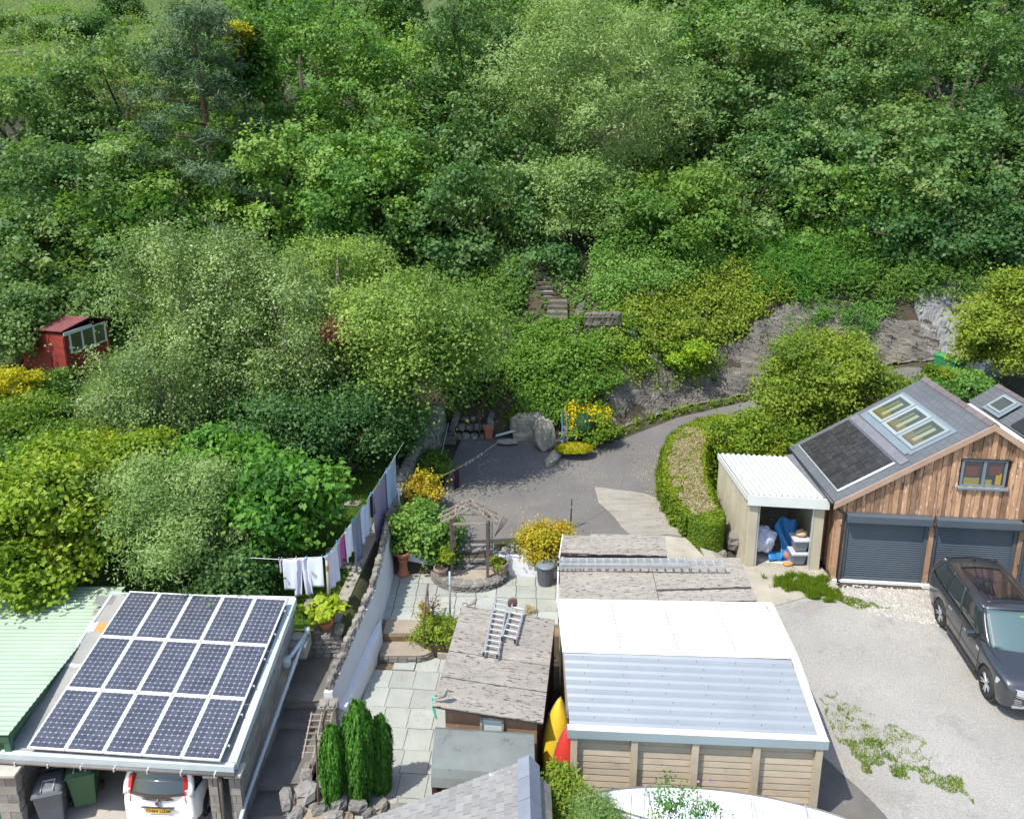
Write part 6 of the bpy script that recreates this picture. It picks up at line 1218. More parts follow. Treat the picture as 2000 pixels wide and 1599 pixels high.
def car(name, label, D, pm):
    r = thing(name, label, 'car', (0, 0, 0)); L_, W_ = D['L'], D['W']/2
    ss = sorted(set([round(x, 3) for x in list(np.linspace(0, L_, 44))+[D['ax0']+q*D['R']*1.18*k for q in (-1, 1) for k in (.5, .8, .93, 1)]+[D['ax1']+q*D['R']*1.18*k for q in (-1, 1) for k in (.5, .8, .93, 1)]]))
    wf = lambda s: itp(s, *D['w']); zt = lambda s: itp(s, *D['zt'])
    def z0(s):
        b_ = itp(s, *D['z0'])
        for a in (D['ax0'], D['ax1']):
            q = D['R']*1.18; d = abs(s-a)
            if d < q: b_ = max(b_, D['R']+math.sqrt(q*q-d*d))
        return b_
    ring = []
    for s in ss:
        w_, t, b_ = wf(s)*W_, zt(s), z0(s); t2 = max(t, b_+.1)
        h_ = [(0.0, b_), (w_*.80, b_), (w_*.985, b_), (w_*1.0, b_+(t2-b_)*.3), (w_, b_+(t2-b_)*.62), (w_*.975, b_+(t2-b_)*.86), (w_*.93, t2-.015), (w_*.80, t2+.012), (w_*.45, t2+.035), (0, t2+.045)]
        ring.append([V3(x, s-L_/2, z) for x, z in h_]+[V3(-x, s-L_/2, z) for x, z in h_[-2:0:-1]])
    n = len(ring[0]); mb = MB(); vs = [p for q in ring for p in q]
    fs = [(i*n+j, (i+1)*n+j, (i+1)*n+(j+1) % n, i*n+(j+1) % n) for i in range(len(ss)-1) for j in range(n)]
    fs += [tuple(range(n)), tuple((len(ss)-1)*n+j for j in range(n-1, -1, -1))]
    body = mb.add(vs, fs).build('body', pm, r, smooth=True)
    q = body.modifiers.new('bevel', 'BEVEL'); q.width = .03; q.segments = 2; q.limit_method = 'ANGLE'; q.angle_limit = .8
    # wheel wells and underside
    MB().box((0, 0, .42), (W_*1.7, L_*.9, .3)).build('underside', M_black, r)
    for a in (D['ax0'], D['ax1']):
        for sg in (-1, 1):
            MB().tube([(sg*W_*.55, a-L_/2, D['R']), (sg*W_*.93, a-L_/2, D['R'])], D['R']*1.15, 24).build('wheel_arch', M_black, r); wheel(r, sg*(W_*.985-D['tw']/2), a-L_/2, D['R'], D['tw'], sg)
    # greenhouse
    s0, s1, r0_, r1_ = D['gb0'], D['gb1'], D['gr0'], D['gr1']; wb_, wr_, zr = D['gwb'], D['gwr'], D['H']
    def B(t): s = s0+(s1-s0)*t; return V3(wb_*W_*itp(t, [0, .12, .85, 1], [.86, 1, 1, .9]), s-L_/2, zt(s)-.015)
    def Rr(t): s = r0_+(r1_-r0_)*t; return V3(wr_*W_*itp(t, [0, .1, .9, 1], [.93, 1, .98, .9]), s-L_/2, zr-.05-.10*(t-.45)**2*2)
    def side(sg): return lambda u, v: (lambda p: V3(sg*p[0], p[1], p[2]))(B(u)*(1-v)+Rr(u)*v+V3(.035*math.sin(math.pi*v), 0, 0))
    for sg in (-1, 1):
        MB().grid(30, 6, side(sg)).build('side_window', G_side, r, smooth=True, solid=.01)
        f = side(sg)
        for t, w_ in ((0.0, .05), (D['p1'], .03), (D['p2'], .035), (1.0, .07)):
            MB().tube([f(min(1, max(0, t)), v)+V3(sg*.004, 0, 0) for v in np.linspace(0, 1, 7)], w_, 6).build('pillar', pm if t in (0., 1.) else M_black, r, smooth=True)
        MB().tube([f(u, 1.0)+V3(-sg*.02, 0, .0) for u in np.linspace(0, 1, 16)], .045, 8).build('roof_rail', D.get('rail', pm), r, smooth=True)
        MB().tube([f(u, .0)+V3(sg*.012, 0, .01) for u in np.linspace(.02, 1, 16)], .016, 6).build('window_trim', M_black, r, smooth=True)
        for t in D['doors']:
            s = t; pts = [V3(sg*(wf(s)*W_*k+.004), s-L_/2+dx, z_) for k, z_, dx in ((.985, .42, 0), (1.0, .6, 0), (1.0, .85, 0), (.97, zt(s)-.1, 0))]; MB().tube(pts, .007, 4).build('door_gap', M_black, r)
        for s in D['handles']: MB().box((sg*(W_*.985), s-L_/2, zt(s)-.2), (.04, .2, .035)).build('door_handle', pm if name != 'dark_suv' else M_chrome, r, bevel=.01)
        ms = D['mirror']; MB().box((sg*(W_+.10), ms-L_/2, zt(ms)+.06), (.24, .12, .17)).build('mirror', pm, r, bevel=.04); MB().box((sg*(W_-.02), ms-L_/2+.0, zt(ms)+.0), (.1, .06, .05)).build('mirror_stalk', M_black, r)
        MB().obox((sg*(W_*.97), D['ax0']+D['R']*1.3-L_/2, .29), (sg*.05, 0, 0), (0, D['ax1']-D['ax0']-D['R']*2.6, 0), (0, 0, .09)).build('sill', M_black, r, bevel=.01)
    def scr(t, flip):
        def f(u, v):
            a, b_ = B(t), Rr(t); x = (2*u-1); e = (-1 if flip else 1)*.16*(x*x)-(0 if not flip else 0)
            p = V3(a[0]*(1-v)+b_[0]*v, 0, 0)[0]*x; yy = a[1]*(1-v)+b_[1]*v; bow = -.17*(1-x*x) if not flip else .13*(1-x*x)
            return V3(p, yy+bow*(1 if not flip else 1)*(1-.45*v), a[2]*(1-v)+b_[2]*v+.03*(1-x*x))
        return f
    MB().grid(14, 8, scr(0, False)).build('windscreen', G_scr, r, smooth=True, solid=.01)
    MB().grid(14, 8, scr(1, True)).build('rear_window', D.get('rearglass', G_side), r, smooth=True, solid=.01)
    def rf(u, v):
        t = v; a = Rr(t); x = 2*u-1; y = a[1]+((-.17*.55)*(1-x*x)*(1-v)**3+(.13*.55)*(1-x*x)*v**3); return V3(a[0]*x, y, a[2]+.06*(1-x*x))
    MB().grid(14, 20, rf).build('roof', pm, r, smooth=True, solid=.02)
    return r, (B, Rr, rf, zt, wf, scr)
# --- SUV ---
pg_ = paint('graphite_paint', (.085, .09, .10), .75)
D = dict(L=4.98, W=2.0, H=1.86, R=.385, tw=.27, ax0=.88, ax1=3.80, w=([0, .12, .4, .9, 3.9, 4.6, 4.98], [.80, .92, .98, 1, 1, .97, .86]), zt=([0, .1, .35, 1.3, 2.5, 4.3, 4.98], [.86, .98, 1.05, 1.15, 1.17, 1.2, 1.14]),
         z0=([0, .25, 1.2, 4.2, 4.98], [.40, .30, .32, .32, .42]), gb0=1.25, gb1=4.86, gr0=2.02, gr1=4.5, gwb=.93, gwr=.74, p1=.40, p2=.68, doors=(1.36, 2.42, 3.42), handles=(2.2, 3.2), mirror=1.72, rail=pg_)
suv, (B, Rr, rf, zt_, wf_, scr_) = car('dark_suv', 'dark graphite luxury off-roader with glass roof parked before the roller doors', D, pg_)
L_ = D['L']
MB().grid(10, 14, lambda u, v: rf(.13+.74*u, .10+.66*v)+V3(0, 0, .018)).build('glass_roof', glassmat('roof_glass_dark', (.012, .013, .016), .02), suv, smooth=True, solid=.008)
MB().grid(6, 6, lambda u, v: rf(.2+.5*u, .46+.2*v)+V3(0, 0, .027)).build('sunroof_blind', glassmat('roof_blind', (.018, .018, .03), .1), suv, smooth=True)
MB().tube([rf(.5, .9)+V3(0, 0, .03), rf(.5, .95)+V3(0, 0, .09)], [.035, .008], 8).build('aerial', M_black, suv)
MB().box(scr_(0, False)(.62, .88)+V3(0, -.02, 0), (.13, .012, .05)).build('screen_sticker', mat('lime_sticker', (.25, .6, .12), bump=0), suv)
for sg in (-1, 1):
    MB().grid(8, 3, lambda u, v: V3(sg*(.50+.47*u), -L_/2+.0+.46*u*u-.03, .72+.15*v+.05*u)).build('headlight', M_headl, suv, solid=.06)
    MB().grid(8, 1, lambda u, v: V3(sg*(.48+.46*u), -L_/2+.36*u*u-.05, .68+.02*v+.03*u)).build('headlight_strip', M_chrome, suv, solid=.03)
    for k in range(3): MB().grid(6, 1, lambda u, v: V3(sg*(.56+.34*u), -L_/2-.02+.30*u*u-.02, .50+.05*k+.018*v)).build('bumper_vent', M_chrome, suv, solid=.03)
    MB().obox((sg*(wf_(1.3)*1.0), 1.2-L_/2, .62), (sg*.012, 0, 0), (0, 2.9, .02), (0, 0, .02)).build('side_crease', pg_, suv)
    MB().box((sg*1.0, 1.45-L_/2, .98), (.02, .16, .07)).build('side_vent', M_chrome, suv)
for k in range(5): MB().box((0, -L_/2-.005, .66+.045*k), (.86, .05, .025)).build('grille_bar', M_black, suv)
MB().box((0, -L_/2+.01, .75), (.92, .03, .26)).build('grille', mat('grille_black', (.03, .03, .032), bump=0), suv, bevel=.01)
MB().box((0, -L_/2-.0, .42), (1.5, .06, .07)).build('bumper_trim', M_chrome, suv, bevel=.01)
MB().box((0, -L_/2-.02, .53), (.52, .02, .11)).build('number_plate', M_white, suv)
MB().tube([(.75, -.93-.35, 1.18), (.1, -.93-.42, 1.19)], .012, 5).build('wiper', M_black, suv); MB().tube([(-.1, -.93-.40, 1.19), (-.7, -.93-.33, 1.18)], .012, 5).build('wiper', M_black, suv)
MB().lathe((.36, -.55, 1.12), [(.17, 0), (.19, .015), (.17, .03)], 20).build('steering_wheel', M_black, suv)
# hood lines
for sg in (-1, 1): MB().tube([V3(sg*.62, -L_/2+.15, zt_(.15)+.02), V3(sg*.78, -L_/2+.8, zt_(.8)+.022), V3(sg*.84, -L_/2+1.25, zt_(1.25)+.02)], .008, 4).build('bonnet_gap', M_black, suv)
suv.rotation_euler = (0, 0, -.104); suv.location = (13.16, 19.28, .17)
# --- white hatchback, seen from behind ---
pw_ = paint('white_car_paint', (.74, .76, .76), 0.)
D = dict(L=3.65, W=1.66, H=1.55, R=.29, tw=.18, ax0=.72, ax1=3.02, w=([0, .15, .5, 3.2, 3.5, 3.65], [.76, .92, 1, 1, .97, .90]), zt=([0, .2, .9, 2.5, 3.65], [.75, .85, .98, 1.02, .98]),
         z0=([0, .3, 3.3, 3.65], [.35, .24, .26, .34]), gb0=.85, gb1=3.60, gr0=1.55, gr1=3.40, gwb=.93, gwr=.80, p1=.42, p2=.74, doors=(1.15, 2.1, 3.0), handles=(1.9, 2.8), mirror=1.2)
ht, (B, Rr, rf, zt_, wf_, scr_) = car('white_hatchback', 'white small hatchback parked nose in under the solar carport, rear facing out', D, pw_)
# orient: front of car at -y local -> must face +y in world
L_ = D['L']
for sg in (-1, 1):
    MB().grid(4, 8, lambda u, v: V3(sg*(.585+.17*u-.05*v), L_/2-.02-.09*u-.16*max(0, v-.3), .80+.55*v)).build('tail_light', M_redl, ht, solid=.07)
    MB().grid(3, 3, lambda u, v: V3(sg*(.62+.09*u-.02*v), L_/2+.03-.09*u-.05, .98+.11*v)).build('reversing_light', M_wl, ht, solid=.05)
    MB().box((sg*.55, L_/2-.015, .42), (.14, .04, .06)).build('reflector', M_redl, ht, bevel=.01)
MB().grid(10, 5, lambda u, v: V3((u-.5)*1.14, L_/2+.03-.10*v-.10*(2*u-1)**2, .86+.42*v)).build('tailgate_glass', glassmat('rear_tint', (.02, .02, .024), .05), ht, solid=.02, smooth=True)
MB().grid(8, 3, lambda u, v: V3((u-.5)*.66, L_/2+.028-.03*(2*u-1)**2, .60+.11*v)).build('plate_recess', mat('recess_shade_paint', (.5, .52, .52), rough=.4, bump=0), ht, solid=.02)
MB().box((0, L_/2+.055, .71), (.7, .03, .02)).build('tailgate_handle', M_black, ht, bevel=.006)
pl_ = MB().box((0, L_/2+.05, .625), (.52, .012, .112)).build('number_plate', mat('yellow_plate', (.75, .46, .01), (.72, .44, .01), scale=2, rough=.4, bump=0, rv=0), ht)
cu = bpy.data.curves.new('plate_text', 'FONT'); cu.body = 'CN64 UZM'; cu.size = .105; cu.align_x = 'CENTER'; cu.align_y = 'CENTER'; cu.extrude = .002; cu.space_character = 1.02; cu.offset = .0012
to = bpy.data.objects.new('plate_text', cu); COL.objects.link(to); dg = bpy.context.evaluated_depsgraph_get(); tm = bpy.data.meshes.new_from_object(to.evaluated_get(dg)); bpy.data.objects.remove(to)
t2 = link('plate_lettering', tm, [M_black], pl_, None, None, None, None); t2.location = (0, .010, 0); t2.rotation_euler = (math.pi/2, 0, math.pi)
MB().tube([(0, L_/2+.02, .80), (0, L_/2+.05, .80)], .048, 18).build('badge', mat('badge_violet', (.10, .06, .12), rough=.3, bump=0), ht); 
MB().tube([(0, L_/2+.02, .80), (0, L_/2+.047, .80)], .058, 18).build('badge_ring', M_chrome, ht)
MB().box((0, L_/2-.20, 1.50), (1.0, .2, .03)).build('spoiler', pw_, ht, bevel=.01)
MB().box((0, L_/2-.145, 1.44), (.34, .02, .03)).build('brake_light', M_redl, ht)
MB().box((0, L_/2+.0, .40), (1.45, .08, .16)).build('bumper', pw_, ht, bevel=.03)
MB().tube([(.0, L_/2+.035, .94), (.33, L_/2+.02, .95)], .01, 5).build('rear_wiper', M_black, ht)
ht.rotation_euler = (0, 0, math.pi-.05); ht.location = (-7.40, 16.0, -.32)
# sliver of another parked car at the right edge
D = dict(L=4.2, W=1.75, H=1.5, R=.31, tw=.2, ax0=.8, ax1=3.35, w=([0, .15, .5, 3.7, 4.2], [.76, .92, 1, 1, .88]), zt=([0, .2, .9, 2.5, 4.2], [.75, .85, .95, 1.0, .98]),
         z0=([0, .3, 3.8, 4.2], [.35, .24, .26, .34]), gb0=.95, gb1=4.1, gr0=1.7, gr1=3.5, gwb=.93, gwr=.80, p1=.42, p2=.74, doors=(1.2, 2.2), handles=(2.0,), mirror=1.3)
c3, _ = car('blue_black_car', 'second dark car only just showing at the right edge beyond the off-roader', D, paint('blue_black_paint', (.03, .035, .05), .6)); c3.location = (16.62, 20.6, .2)
LM = {
 'oak': leafmat('oak_leaf', (0.049, 0.122, 0.036), (0.123, 0.233, 0.058), (0.279, 0.346, 0.120), .55),
 'syc': leafmat('sycamore_leaf', (0.052, 0.149, 0.033), (0.142, 0.287, 0.052), (0.277, 0.398, 0.086), .5),
 'ash': leafmat('ash_leaf', (0.042, 0.126, 0.021), (0.108, 0.228, 0.035), (0.201, 0.296, 0.048), .45),
 'dark': leafmat('dark_leaf', (0.029, 0.088, 0.028), (0.079, 0.183, 0.047), (0.173, 0.251, 0.085), .5),
 'birch': leafmat('birch_leaf', (0.088, 0.153, 0.047), (0.197, 0.292, 0.090), (0.481, 0.584, 0.262), .6),
 'birchy': leafmat('birch_leaf_yellow', (0.074, 0.153, 0.027), (0.196, 0.307, 0.056), (0.404, 0.515, 0.123), .5),
 'willow': leafmat('willow_leaf', (0.096, 0.192, 0.050), (0.215, 0.332, 0.103), (0.320, 0.408, 0.159), .45),
 'pine': leafmat('pine_needles', (.03, .075, .035), (.075, .14, .065), (.17, .24, .11), .3, .1),
 'acer': leafmat('acer_leaf', (.075, .15, .014), (.20, .31, .026), (.43, .46, .05), .4),
 'fig': leafmat('fig_leaf', (0.030, 0.110, 0.015), (0.085, 0.240, 0.028), (0.187, 0.328, 0.039), .5),
 'lime': leafmat('lime_shrub_leaf', (0.100, 0.170, 0.020), (0.220, 0.300, 0.030), (0.312, 0.351, 0.055), .4),
 'gold': leafmat('golden_leaf', (0.250, 0.280, 0.010), (0.450, 0.420, 0.015), (0.468, 0.390, 0.023), .3),
 'gold2': leafmat('lime_bush_leaf', (.10, .22, .015), (.26, .40, .025), (.48, .56, .05), .4),
 'bright': leafmat('bright_leaf', (0.047, 0.120, 0.011), (0.141, 0.239, 0.018), (0.275, 0.301, 0.023), .45),
 'ivy': leafmat('ivy_leaf', (0.040, 0.120, 0.015), (0.120, 0.250, 0.025), (0.234, 0.312, 0.047), .5),
 'orange': leafmat('spirea_leaf', (0.160, 0.220, 0.015), (0.500, 0.420, 0.030), (0.468, 0.156, 0.070), .3),
 'hedge': leafmat('hedge_leaf', (0.064, 0.129, 0.014), (0.165, 0.259, 0.022), (0.287, 0.314, 0.026), .4),
 'straw': leafmat('dead_hedge_top', (.27, .215, .11), (.40, .335, .19), (.50, .45, .29), .2, .15),
 'cypress': leafmat('cypress_spray', (.022, .07, .012), (.065, .20, .022), (.17, .36, .06), .3, .2),
 'topiary': leafmat('topiary_leaf', (0.019, 0.078, 0.026), (0.046, 0.130, 0.046), (0.081, 0.162, 0.061), .4),
 'grass': leafmat('grass_blade', (0.070, 0.140, 0.012), (0.160, 0.270, 0.020), (0.265, 0.312, 0.047), .3),
 'hosta': leafmat('hosta_leaf', (0.160, 0.260, 0.020), (0.360, 0.450, 0.030), (0.468, 0.452, 0.039), .5),
 'red': leafmat('copper_leaf', (0.120, 0.050, 0.040), (0.250, 0.120, 0.080), (0.312, 0.172, 0.109), .4),
 'fern': leafmat('fern_frond', (0.030, 0.120, 0.020), (0.080, 0.220, 0.030), (0.195, 0.296, 0.039), .3),
 'gorse': leafmat('hill_scrub', (0.083, 0.172, 0.038), (0.164, 0.275, 0.066), (0.282, 0.322, 0.073), .3),
 'hillg': leafmat('slope_scrub', (0.086, 0.146, 0.043), (0.156, 0.227, 0.068), (0.317, 0.254, 0.053), .3),
 'flower': leafmat('yellow_flower', (0.600, 0.420, 0.010), (0.750, 0.520, 0.010), (0.624, 0.468, 0.016), .2),
 'mauve': leafmat('mauve_flower', (0.350, 0.200, 0.400), (0.450, 0.300, 0.500), (0.429, 0.328, 0.468), .2),
 'white': leafmat('white_flower', (0.600, 0.600, 0.600), (0.700, 0.700, 0.680), (0.624, 0.624, 0.608), .2),
 'under': leafmat('undergrowth', (0.044, 0.102, 0.023), (0.098, 0.204, 0.032), (0.204, 0.291, 0.045), .4),
}
M_bark = mat('bark', (.10, .08, .06), (.06, .05, .04), scale=4, rough=.95, bump=1, stretch=(1, 1, .3))
M_bbark = mat('birch_bark', (.38, .35, .31), (.2, .18, .16), scale=4, rough=.9, bump=.6, stretch=(1, 1, .5), stain=((.05, .045, .04), 4, .6, .05))
M_pbark = mat('pine_bark', (.20, .12, .075), (.14, .09, .06), scale=4, rough=.95, bump=1)
SUNN = V3(*SUN)
def limbs(root, base, c, R, lobes, r0, m, n=8, name='trunk'):
    mb = MB(); base = V3(*base); c = V3(*c); top = V3(c[0], c[1], c[2]+R[2]*.35); mid = base*.5+V3(c[0], c[1], c[2]-R[2]*.5)*.5+V3(*NR.normal(size=3))*.12*R[0]*V3(1, 1, 0)
    k0 = V3(c[0], c[1], c[2]-R[2]*.35)
    mb.tube([base-V3(0, 0, .4), mid, k0, top], [r0*1.25, r0, r0*.7, r0*.18], 8); mb.build(name, m, root, smooth=True)
    mb = MB()
    for l in lobes[:n]:
        q = l[0]; s = mid*.3+k0*.7; e = s*.45+q*.55+V3(0, 0, .12*R[2]); mb.tube([s, e, q, q+(q-e)*.6], [r0*.45, r0*.3, r0*.16, r0*.04], 5)
    mb.build('limbs', m, root, smooth=True)
def tree(name, label, px, py, y, rw, rh, kind, n=16000, leaf=(.24, .17), nl=20, clump=.75, cat='tree', group=None, r0=None, dz=None, droop=0, up=.45, bark=None, lr=.42, flat=.8, rd=1., per=26, zmin=-.75, trunk=True, lobes=None, low=.35, bx=0.):
    c = Py(px, py, y); Z_ = y*CS-(c[2]-CH)*SN; R = V3(rw*Z_/FOC, rw*Z_/FOC*rd, rh*Z_/FOC)*1.07
    gz_ = h1(c[0], c[1]) if dz is None else dz
    r = thing(name, label, cat, (c[0], c[1], gz_), group)
    lb = lobes or lobes_for(c, R, nl, lr, flat, zmin)
    pts, nrm, val = crownpts(lb, n, clump, up, droop, per, low=low); val = val+rnd.uniform(-.12, .12)
    leafmesh('crown' if trunk else 'foliage', pts, nrm, val, leaf[0], leaf[1], LM[kind], r)
    if trunk: limbs(r, (c[0]+bx, c[1], gz_), c, R, sorted(lb, key=lambda l: rnd.random()), r0 or R[0]*.045+.05, bark or M_bark, n=26 if bark else 8)
    return r, c, R
G1 = 'woodland trees on the slope'
# back row of the wood, then nearer rows; (label, px, py, y, rw, rh, kind, extra)
W = [
 ('broad dark green oak at the top centre right, behind the pale willow', 1480, 60, 66, 150, 150, 'oak'),
 ('oak crown at the top of the frame right of the sky gap', 1720, 20, 68, 150, 130, 'oak'),
 ('oak crown in the top right corner of the frame', 1960, 50, 62, 140, 150, 'oak'),
 ('dense sycamore at the top centre, left of the pale willow', 880, 40, 70, 150, 130, 'syc'),
 ('leafy sycamore at the top, between the yellow tipped tree and the centre', 650, 40, 66, 160, 130, 'syc'),
 ('tall dark tree at the top beside the hillside, behind the pine', 330, 90, 68, 120, 110, 'oak'),
 ('dark filler tree at the very top behind the pale willow', 1180, 10, 78, 170, 110, 'syc'),
 ('mid green oak above the rock face, under the sky gap', 1620, 170, 57, 130, 120, 'oak'),
 ('spreading oak at the right with bright upper leaves', 1860, 200, 54, 160, 130, 'oak'),
 ('narrow dark oak just right of the pale willow', 1440, 240, 55, 110, 150, 'oak'),
 ('large sycamore right of the pine, upper left of centre', 590, 190, 56, 160, 150, 'syc'),
 ('sycamore above the long birches, centre left', 760, 230, 55, 140, 150, 'syc'),
 ('dark narrow tree left of the pale willow', 920, 240, 54, 110, 190, 'dark'),
 ('glossy leaved tree at the left behind the pine', 250, 230, 58, 130, 130, 'oak'),
 ('round leafy tree at the left edge, upper', 60, 290, 52, 130, 110, 'oak'),
 ('lower broad oak over the rock face, right of centre', 1700, 350, 48, 160, 110, 'oak'),
 ('lowest oak at the right edge of the frame', 1950, 370, 47, 130, 130, 'oak'),
 ('shadowed tree between willow and lower oak', 1520, 380, 49, 100, 110, 'dark'),
 ('sycamore immediately above the birch tops', 560, 380, 48, 130, 110, 'syc'),
 ('sycamore right of the first, over the golden birch', 730, 400, 46, 120, 110, 'syc'),
 ('dark holly like tree above the woodland steps', 920, 450, 45, 120, 100, 'dark'),
 ('large leafy tree at the left, right of the left edge trees', 160, 420, 46, 160, 130, 'oak'),
 ('low dark tree over the red shed', 60, 500, 42, 120, 90, 'oak'),
 ('bushy oak hanging over the grey rock at the right', 1780, 480, 44, 110, 70, 'dark'),
 ('small dark tree at the right above the yellow green shrub', 1930, 480, 43, 80, 60, 'dark'),
]
adj = ['tall', 'rounded', 'spreading', 'shadowed', 'bright topped', 'loose crowned', 'dense', 'slim']
FILL = [(1400, 120, 60), (1375, 300, 54), (1010, 90, 62), (1330, 40, 72), (540, 70, 72), (760, 110, 64), (860, 150, 58), (1560, 280, 52), (1820, 110, 60), (430, 330, 52), (330, 380, 48), (840, 330, 50), (960, 350, 48), (660, 300, 51), (1560, 120, 62), (1640, 430, 45.5), (1450, 440, 46), (1850, 430, 45), (1740, 220, 55), (260, 500, 43), (1960, 260, 50), (130, 560, 40)]
NEAR = ['right of the pale willow top', 'right of the pale willow middle', 'left of the pale willow top', 'at the top edge right of the pale willow', 'at the top edge right of the yellow tipped tree', 'at the top between centre and pine', 'beside the top of the narrow dark tree', 'between the lower oak and the willow', 'below the top right oaks', 'just below the pine', 'below and left of the pine', 'above the golden birch, behind', 'above the woodland steps, behind the holly', 'between two sycamores left of centre', 'under the sky gap', 'behind the slate rock face', 'behind the ash', 'behind the grey rock', 'in the middle of the right hand oaks', 'behind the tall grey birch', 'at the right edge, halfway up the wood', 'behind the red shed']
for k, (px, py, y) in enumerate(FILL):
    if k in (2, 4, 5, 6, 8, 13, 18, 20): continue
    W.append(('%s woodland tree %s' % (adj[k % 8], NEAR[k]), px, py, y, 105+9*(k % 4), 95+12*(k % 3), ['syc', 'oak', 'dark', 'oak', 'ash'][k % 5]))
for k, (lb, px, py, y, rw, rh, kd) in enumerate(W):
    far_ = k >= 25
    if px < 360 and y > 60: continue
    tree('woodland_tree', lb, px, py, y, rw*1.36, rh*1.42, kd, n=9000 if far_ else 26000, leaf=(.28, .20) if y > 60 else (.23, .165), nl=46, group=G1, clump=.62, lr=.235, flat=1.0, low=.5)
tree('willow_tree', 'large pale olive willow rising at the centre of the wood', 1160, 200, 50, 215, 205, 'willow', r0=.16, n=52000, leaf=(.24, .08), nl=40, lr=.30, up=.5, droop=.25, clump=.7, flat=1.0)
tree('willow_tree', 'lower pale willow boughs above the woodland steps', 1110, 400, 46, 170, 120, 'willow', n=26000, leaf=(.22, .09), nl=26, lr=.32, clump=.7, droop=.2)
tree('ash_tree', 'fresh green ash with feathery leaves right of the woodland steps', 1310, 440, 43.5, 120, 115, 'ash', n=22000, leaf=(.24, .12), nl=20, lr=.36, clump=.7)
tree('yellow_maple', 'tree with golden yellow top beside the pine', 482, 130, 51, 50, 85, 'ash', n=7000, leaf=(.26, .2), nl=10, lr=.4, clump=.6)
tree('golden_tree_top', 'golden yellow leafy tree top right of the pine', 466, 76, 49.5, 20, 30, 'gold', n=1300, leaf=(.22, .16), nl=8, lr=.4, clump=.4)
# scots pine
c = Py(395, 265, 47); Z_ = 49; pr = thing('scots_pine', 'blue green pine with orange trunk, standing out of the wood at upper left', 'tree', (c[0], c[1], h1(c[0], 47)))
lb = []
for k in range(34):
    t = k/33; zz = c[2]+6.6-12.6*t; rr = (.5+3.6*(1-abs(t-.72)*1.15))*rnd.uniform(.5, 1.0); a = k*2.4
    lb.append((V3(c[0]+rr*math.cos(a), c[1]+rr*math.sin(a)*.8, zz), V3(1.45, 1.4, .75)*rnd.uniform(.7, 1.15)))
p_, n_, v_ = crownpts(lb, 34000, .6, up=.7, per=30, low=.2); leafmesh('crown', p_, n_, v_, .34, .05, LM['pine'], pr)
mb = MB(); mb.tube([(c[0]+.7, 47, h1(c[0], 47)-.3), (c[0]+.5, 47, c[2]-3), (c[0]+.2, 47, c[2]+2), (c[0], 47, c[2]+6.4)], [.3, .24, .15, .04], 8)
mb.build('trunk', M_pbark, pr, smooth=True); mb = MB()
for l in lb[8:]: mb.tube([(c[0]+.3, 47, l[0][2]-.3), l[0]], [.09, .03], 5)
mb.build('limbs', M_pbark, pr, smooth=True)
# birches and garden trees, left
tree('birch_tree', 'tall grey green birch in front, its crown half covering the red shed', 400, 600, 30, 150, 195, 'birch', n=42000, leaf=(.10, .075), nl=34, lr=.30, clump=.5, droop=.7, bark=M_bbark, flat=1.1, up=.3)
tree('birch_tree', 'second grey green birch with hanging twigs, left lower part of the group', 330, 760, 27.5, 140, 130, 'birch', n=30000, leaf=(.095, .07), nl=26, lr=.34, clump=.5, droop=.7, bark=M_bbark, flat=1.0, up=.3)
tree('birch_tree', 'middle birch with pale twigs between grey birch and golden birch', 560, 690, 28.5, 120, 190, 'birch', n=36000, leaf=(.095, .07), nl=30, lr=.32, clump=.5, droop=.8, bark=M_bbark, flat=1.15, up=.3)
tree('birch_tree', 'golden green weeping birch leaning over the stone steps', 805, 650, 28.8, 160, 132, 'birchy', n=46000, leaf=(.12, .085), nl=26, lr=.34, clump=.55, droop=.9, bark=M_bbark, flat=.9, up=.35, bx=-1.6, dz=2.0)
tree('birch_tree', 'yellow green birch top just above the golden weeping birch', 660, 520, 34, 100, 75, 'birchy', n=15000, leaf=(.12, .08), nl=16, lr=.36, clump=.5, droop=.6, bark=M_bbark)
tree('dark_shade_tree', 'dark green tree hanging over the washing lawn', 700, 810, 27.5, 130, 95, 'dark', n=26000, leaf=(.12, .085), nl=20, lr=.36, clump=.55, droop=.4)
tree('dark_shade_tree', 'dark tree mass between the fig and the far end of the lawn', 560, 830, 26.5, 110, 70, 'dark', n=16000, leaf=(.12, .085), nl=16, lr=.36, clump=.5)
tree('copper_shrub', 'reddish copper leaved shrub showing between the birches', 662, 645, 27.6, 34, 20, 'red', n=1500, leaf=(.12, .08), nl=8, cat='shrub', clump=.4)
tree('maple_shrub', 'yellow green maple spilling over the green corrugated roof', 110, 1010, 21.0, 135, 125, 'acer', n=20000, leaf=(.15, .12), nl=24, lr=.34, clump=.45)
tree('maple_shrub', 'yellow green maple branches behind the pale willow bush', 210, 930, 23.5, 130, 70, 'acer', n=12000, leaf=(.14, .11), nl=18, lr=.34, clump=.45)
tree('maple_shrub', 'low maple boughs over the green roof edge', 70, 1120, 19.6, 75, 50, 'acer', n=5000, leaf=(.15, .12), nl=12, lr=.36, clump=.4)
tree('willow_bush', 'pale grey green willow bush behind the solar carport', 345, 1010, 21.0, 130, 120, 'willow', n=34000, leaf=(.11, .04), nl=26, lr=.36, clump=.4, droop=.3, cat='shrub')
tree('fig_tree', 'glossy bright green fig bush beside the washing lawn', 545, 985, 21.8, 100, 105, 'fig', n=11000, leaf=(.20, .13), nl=22, lr=.36, clump=.45, cat='shrub')
tree('fig_tree', 'upper fig boughs catching the sun behind the pale willow bush', 430, 905, 23.5, 90, 45, 'fig', n=6000, leaf=(.2, .13), nl=14, lr=.36, clump=.4, cat='shrub')
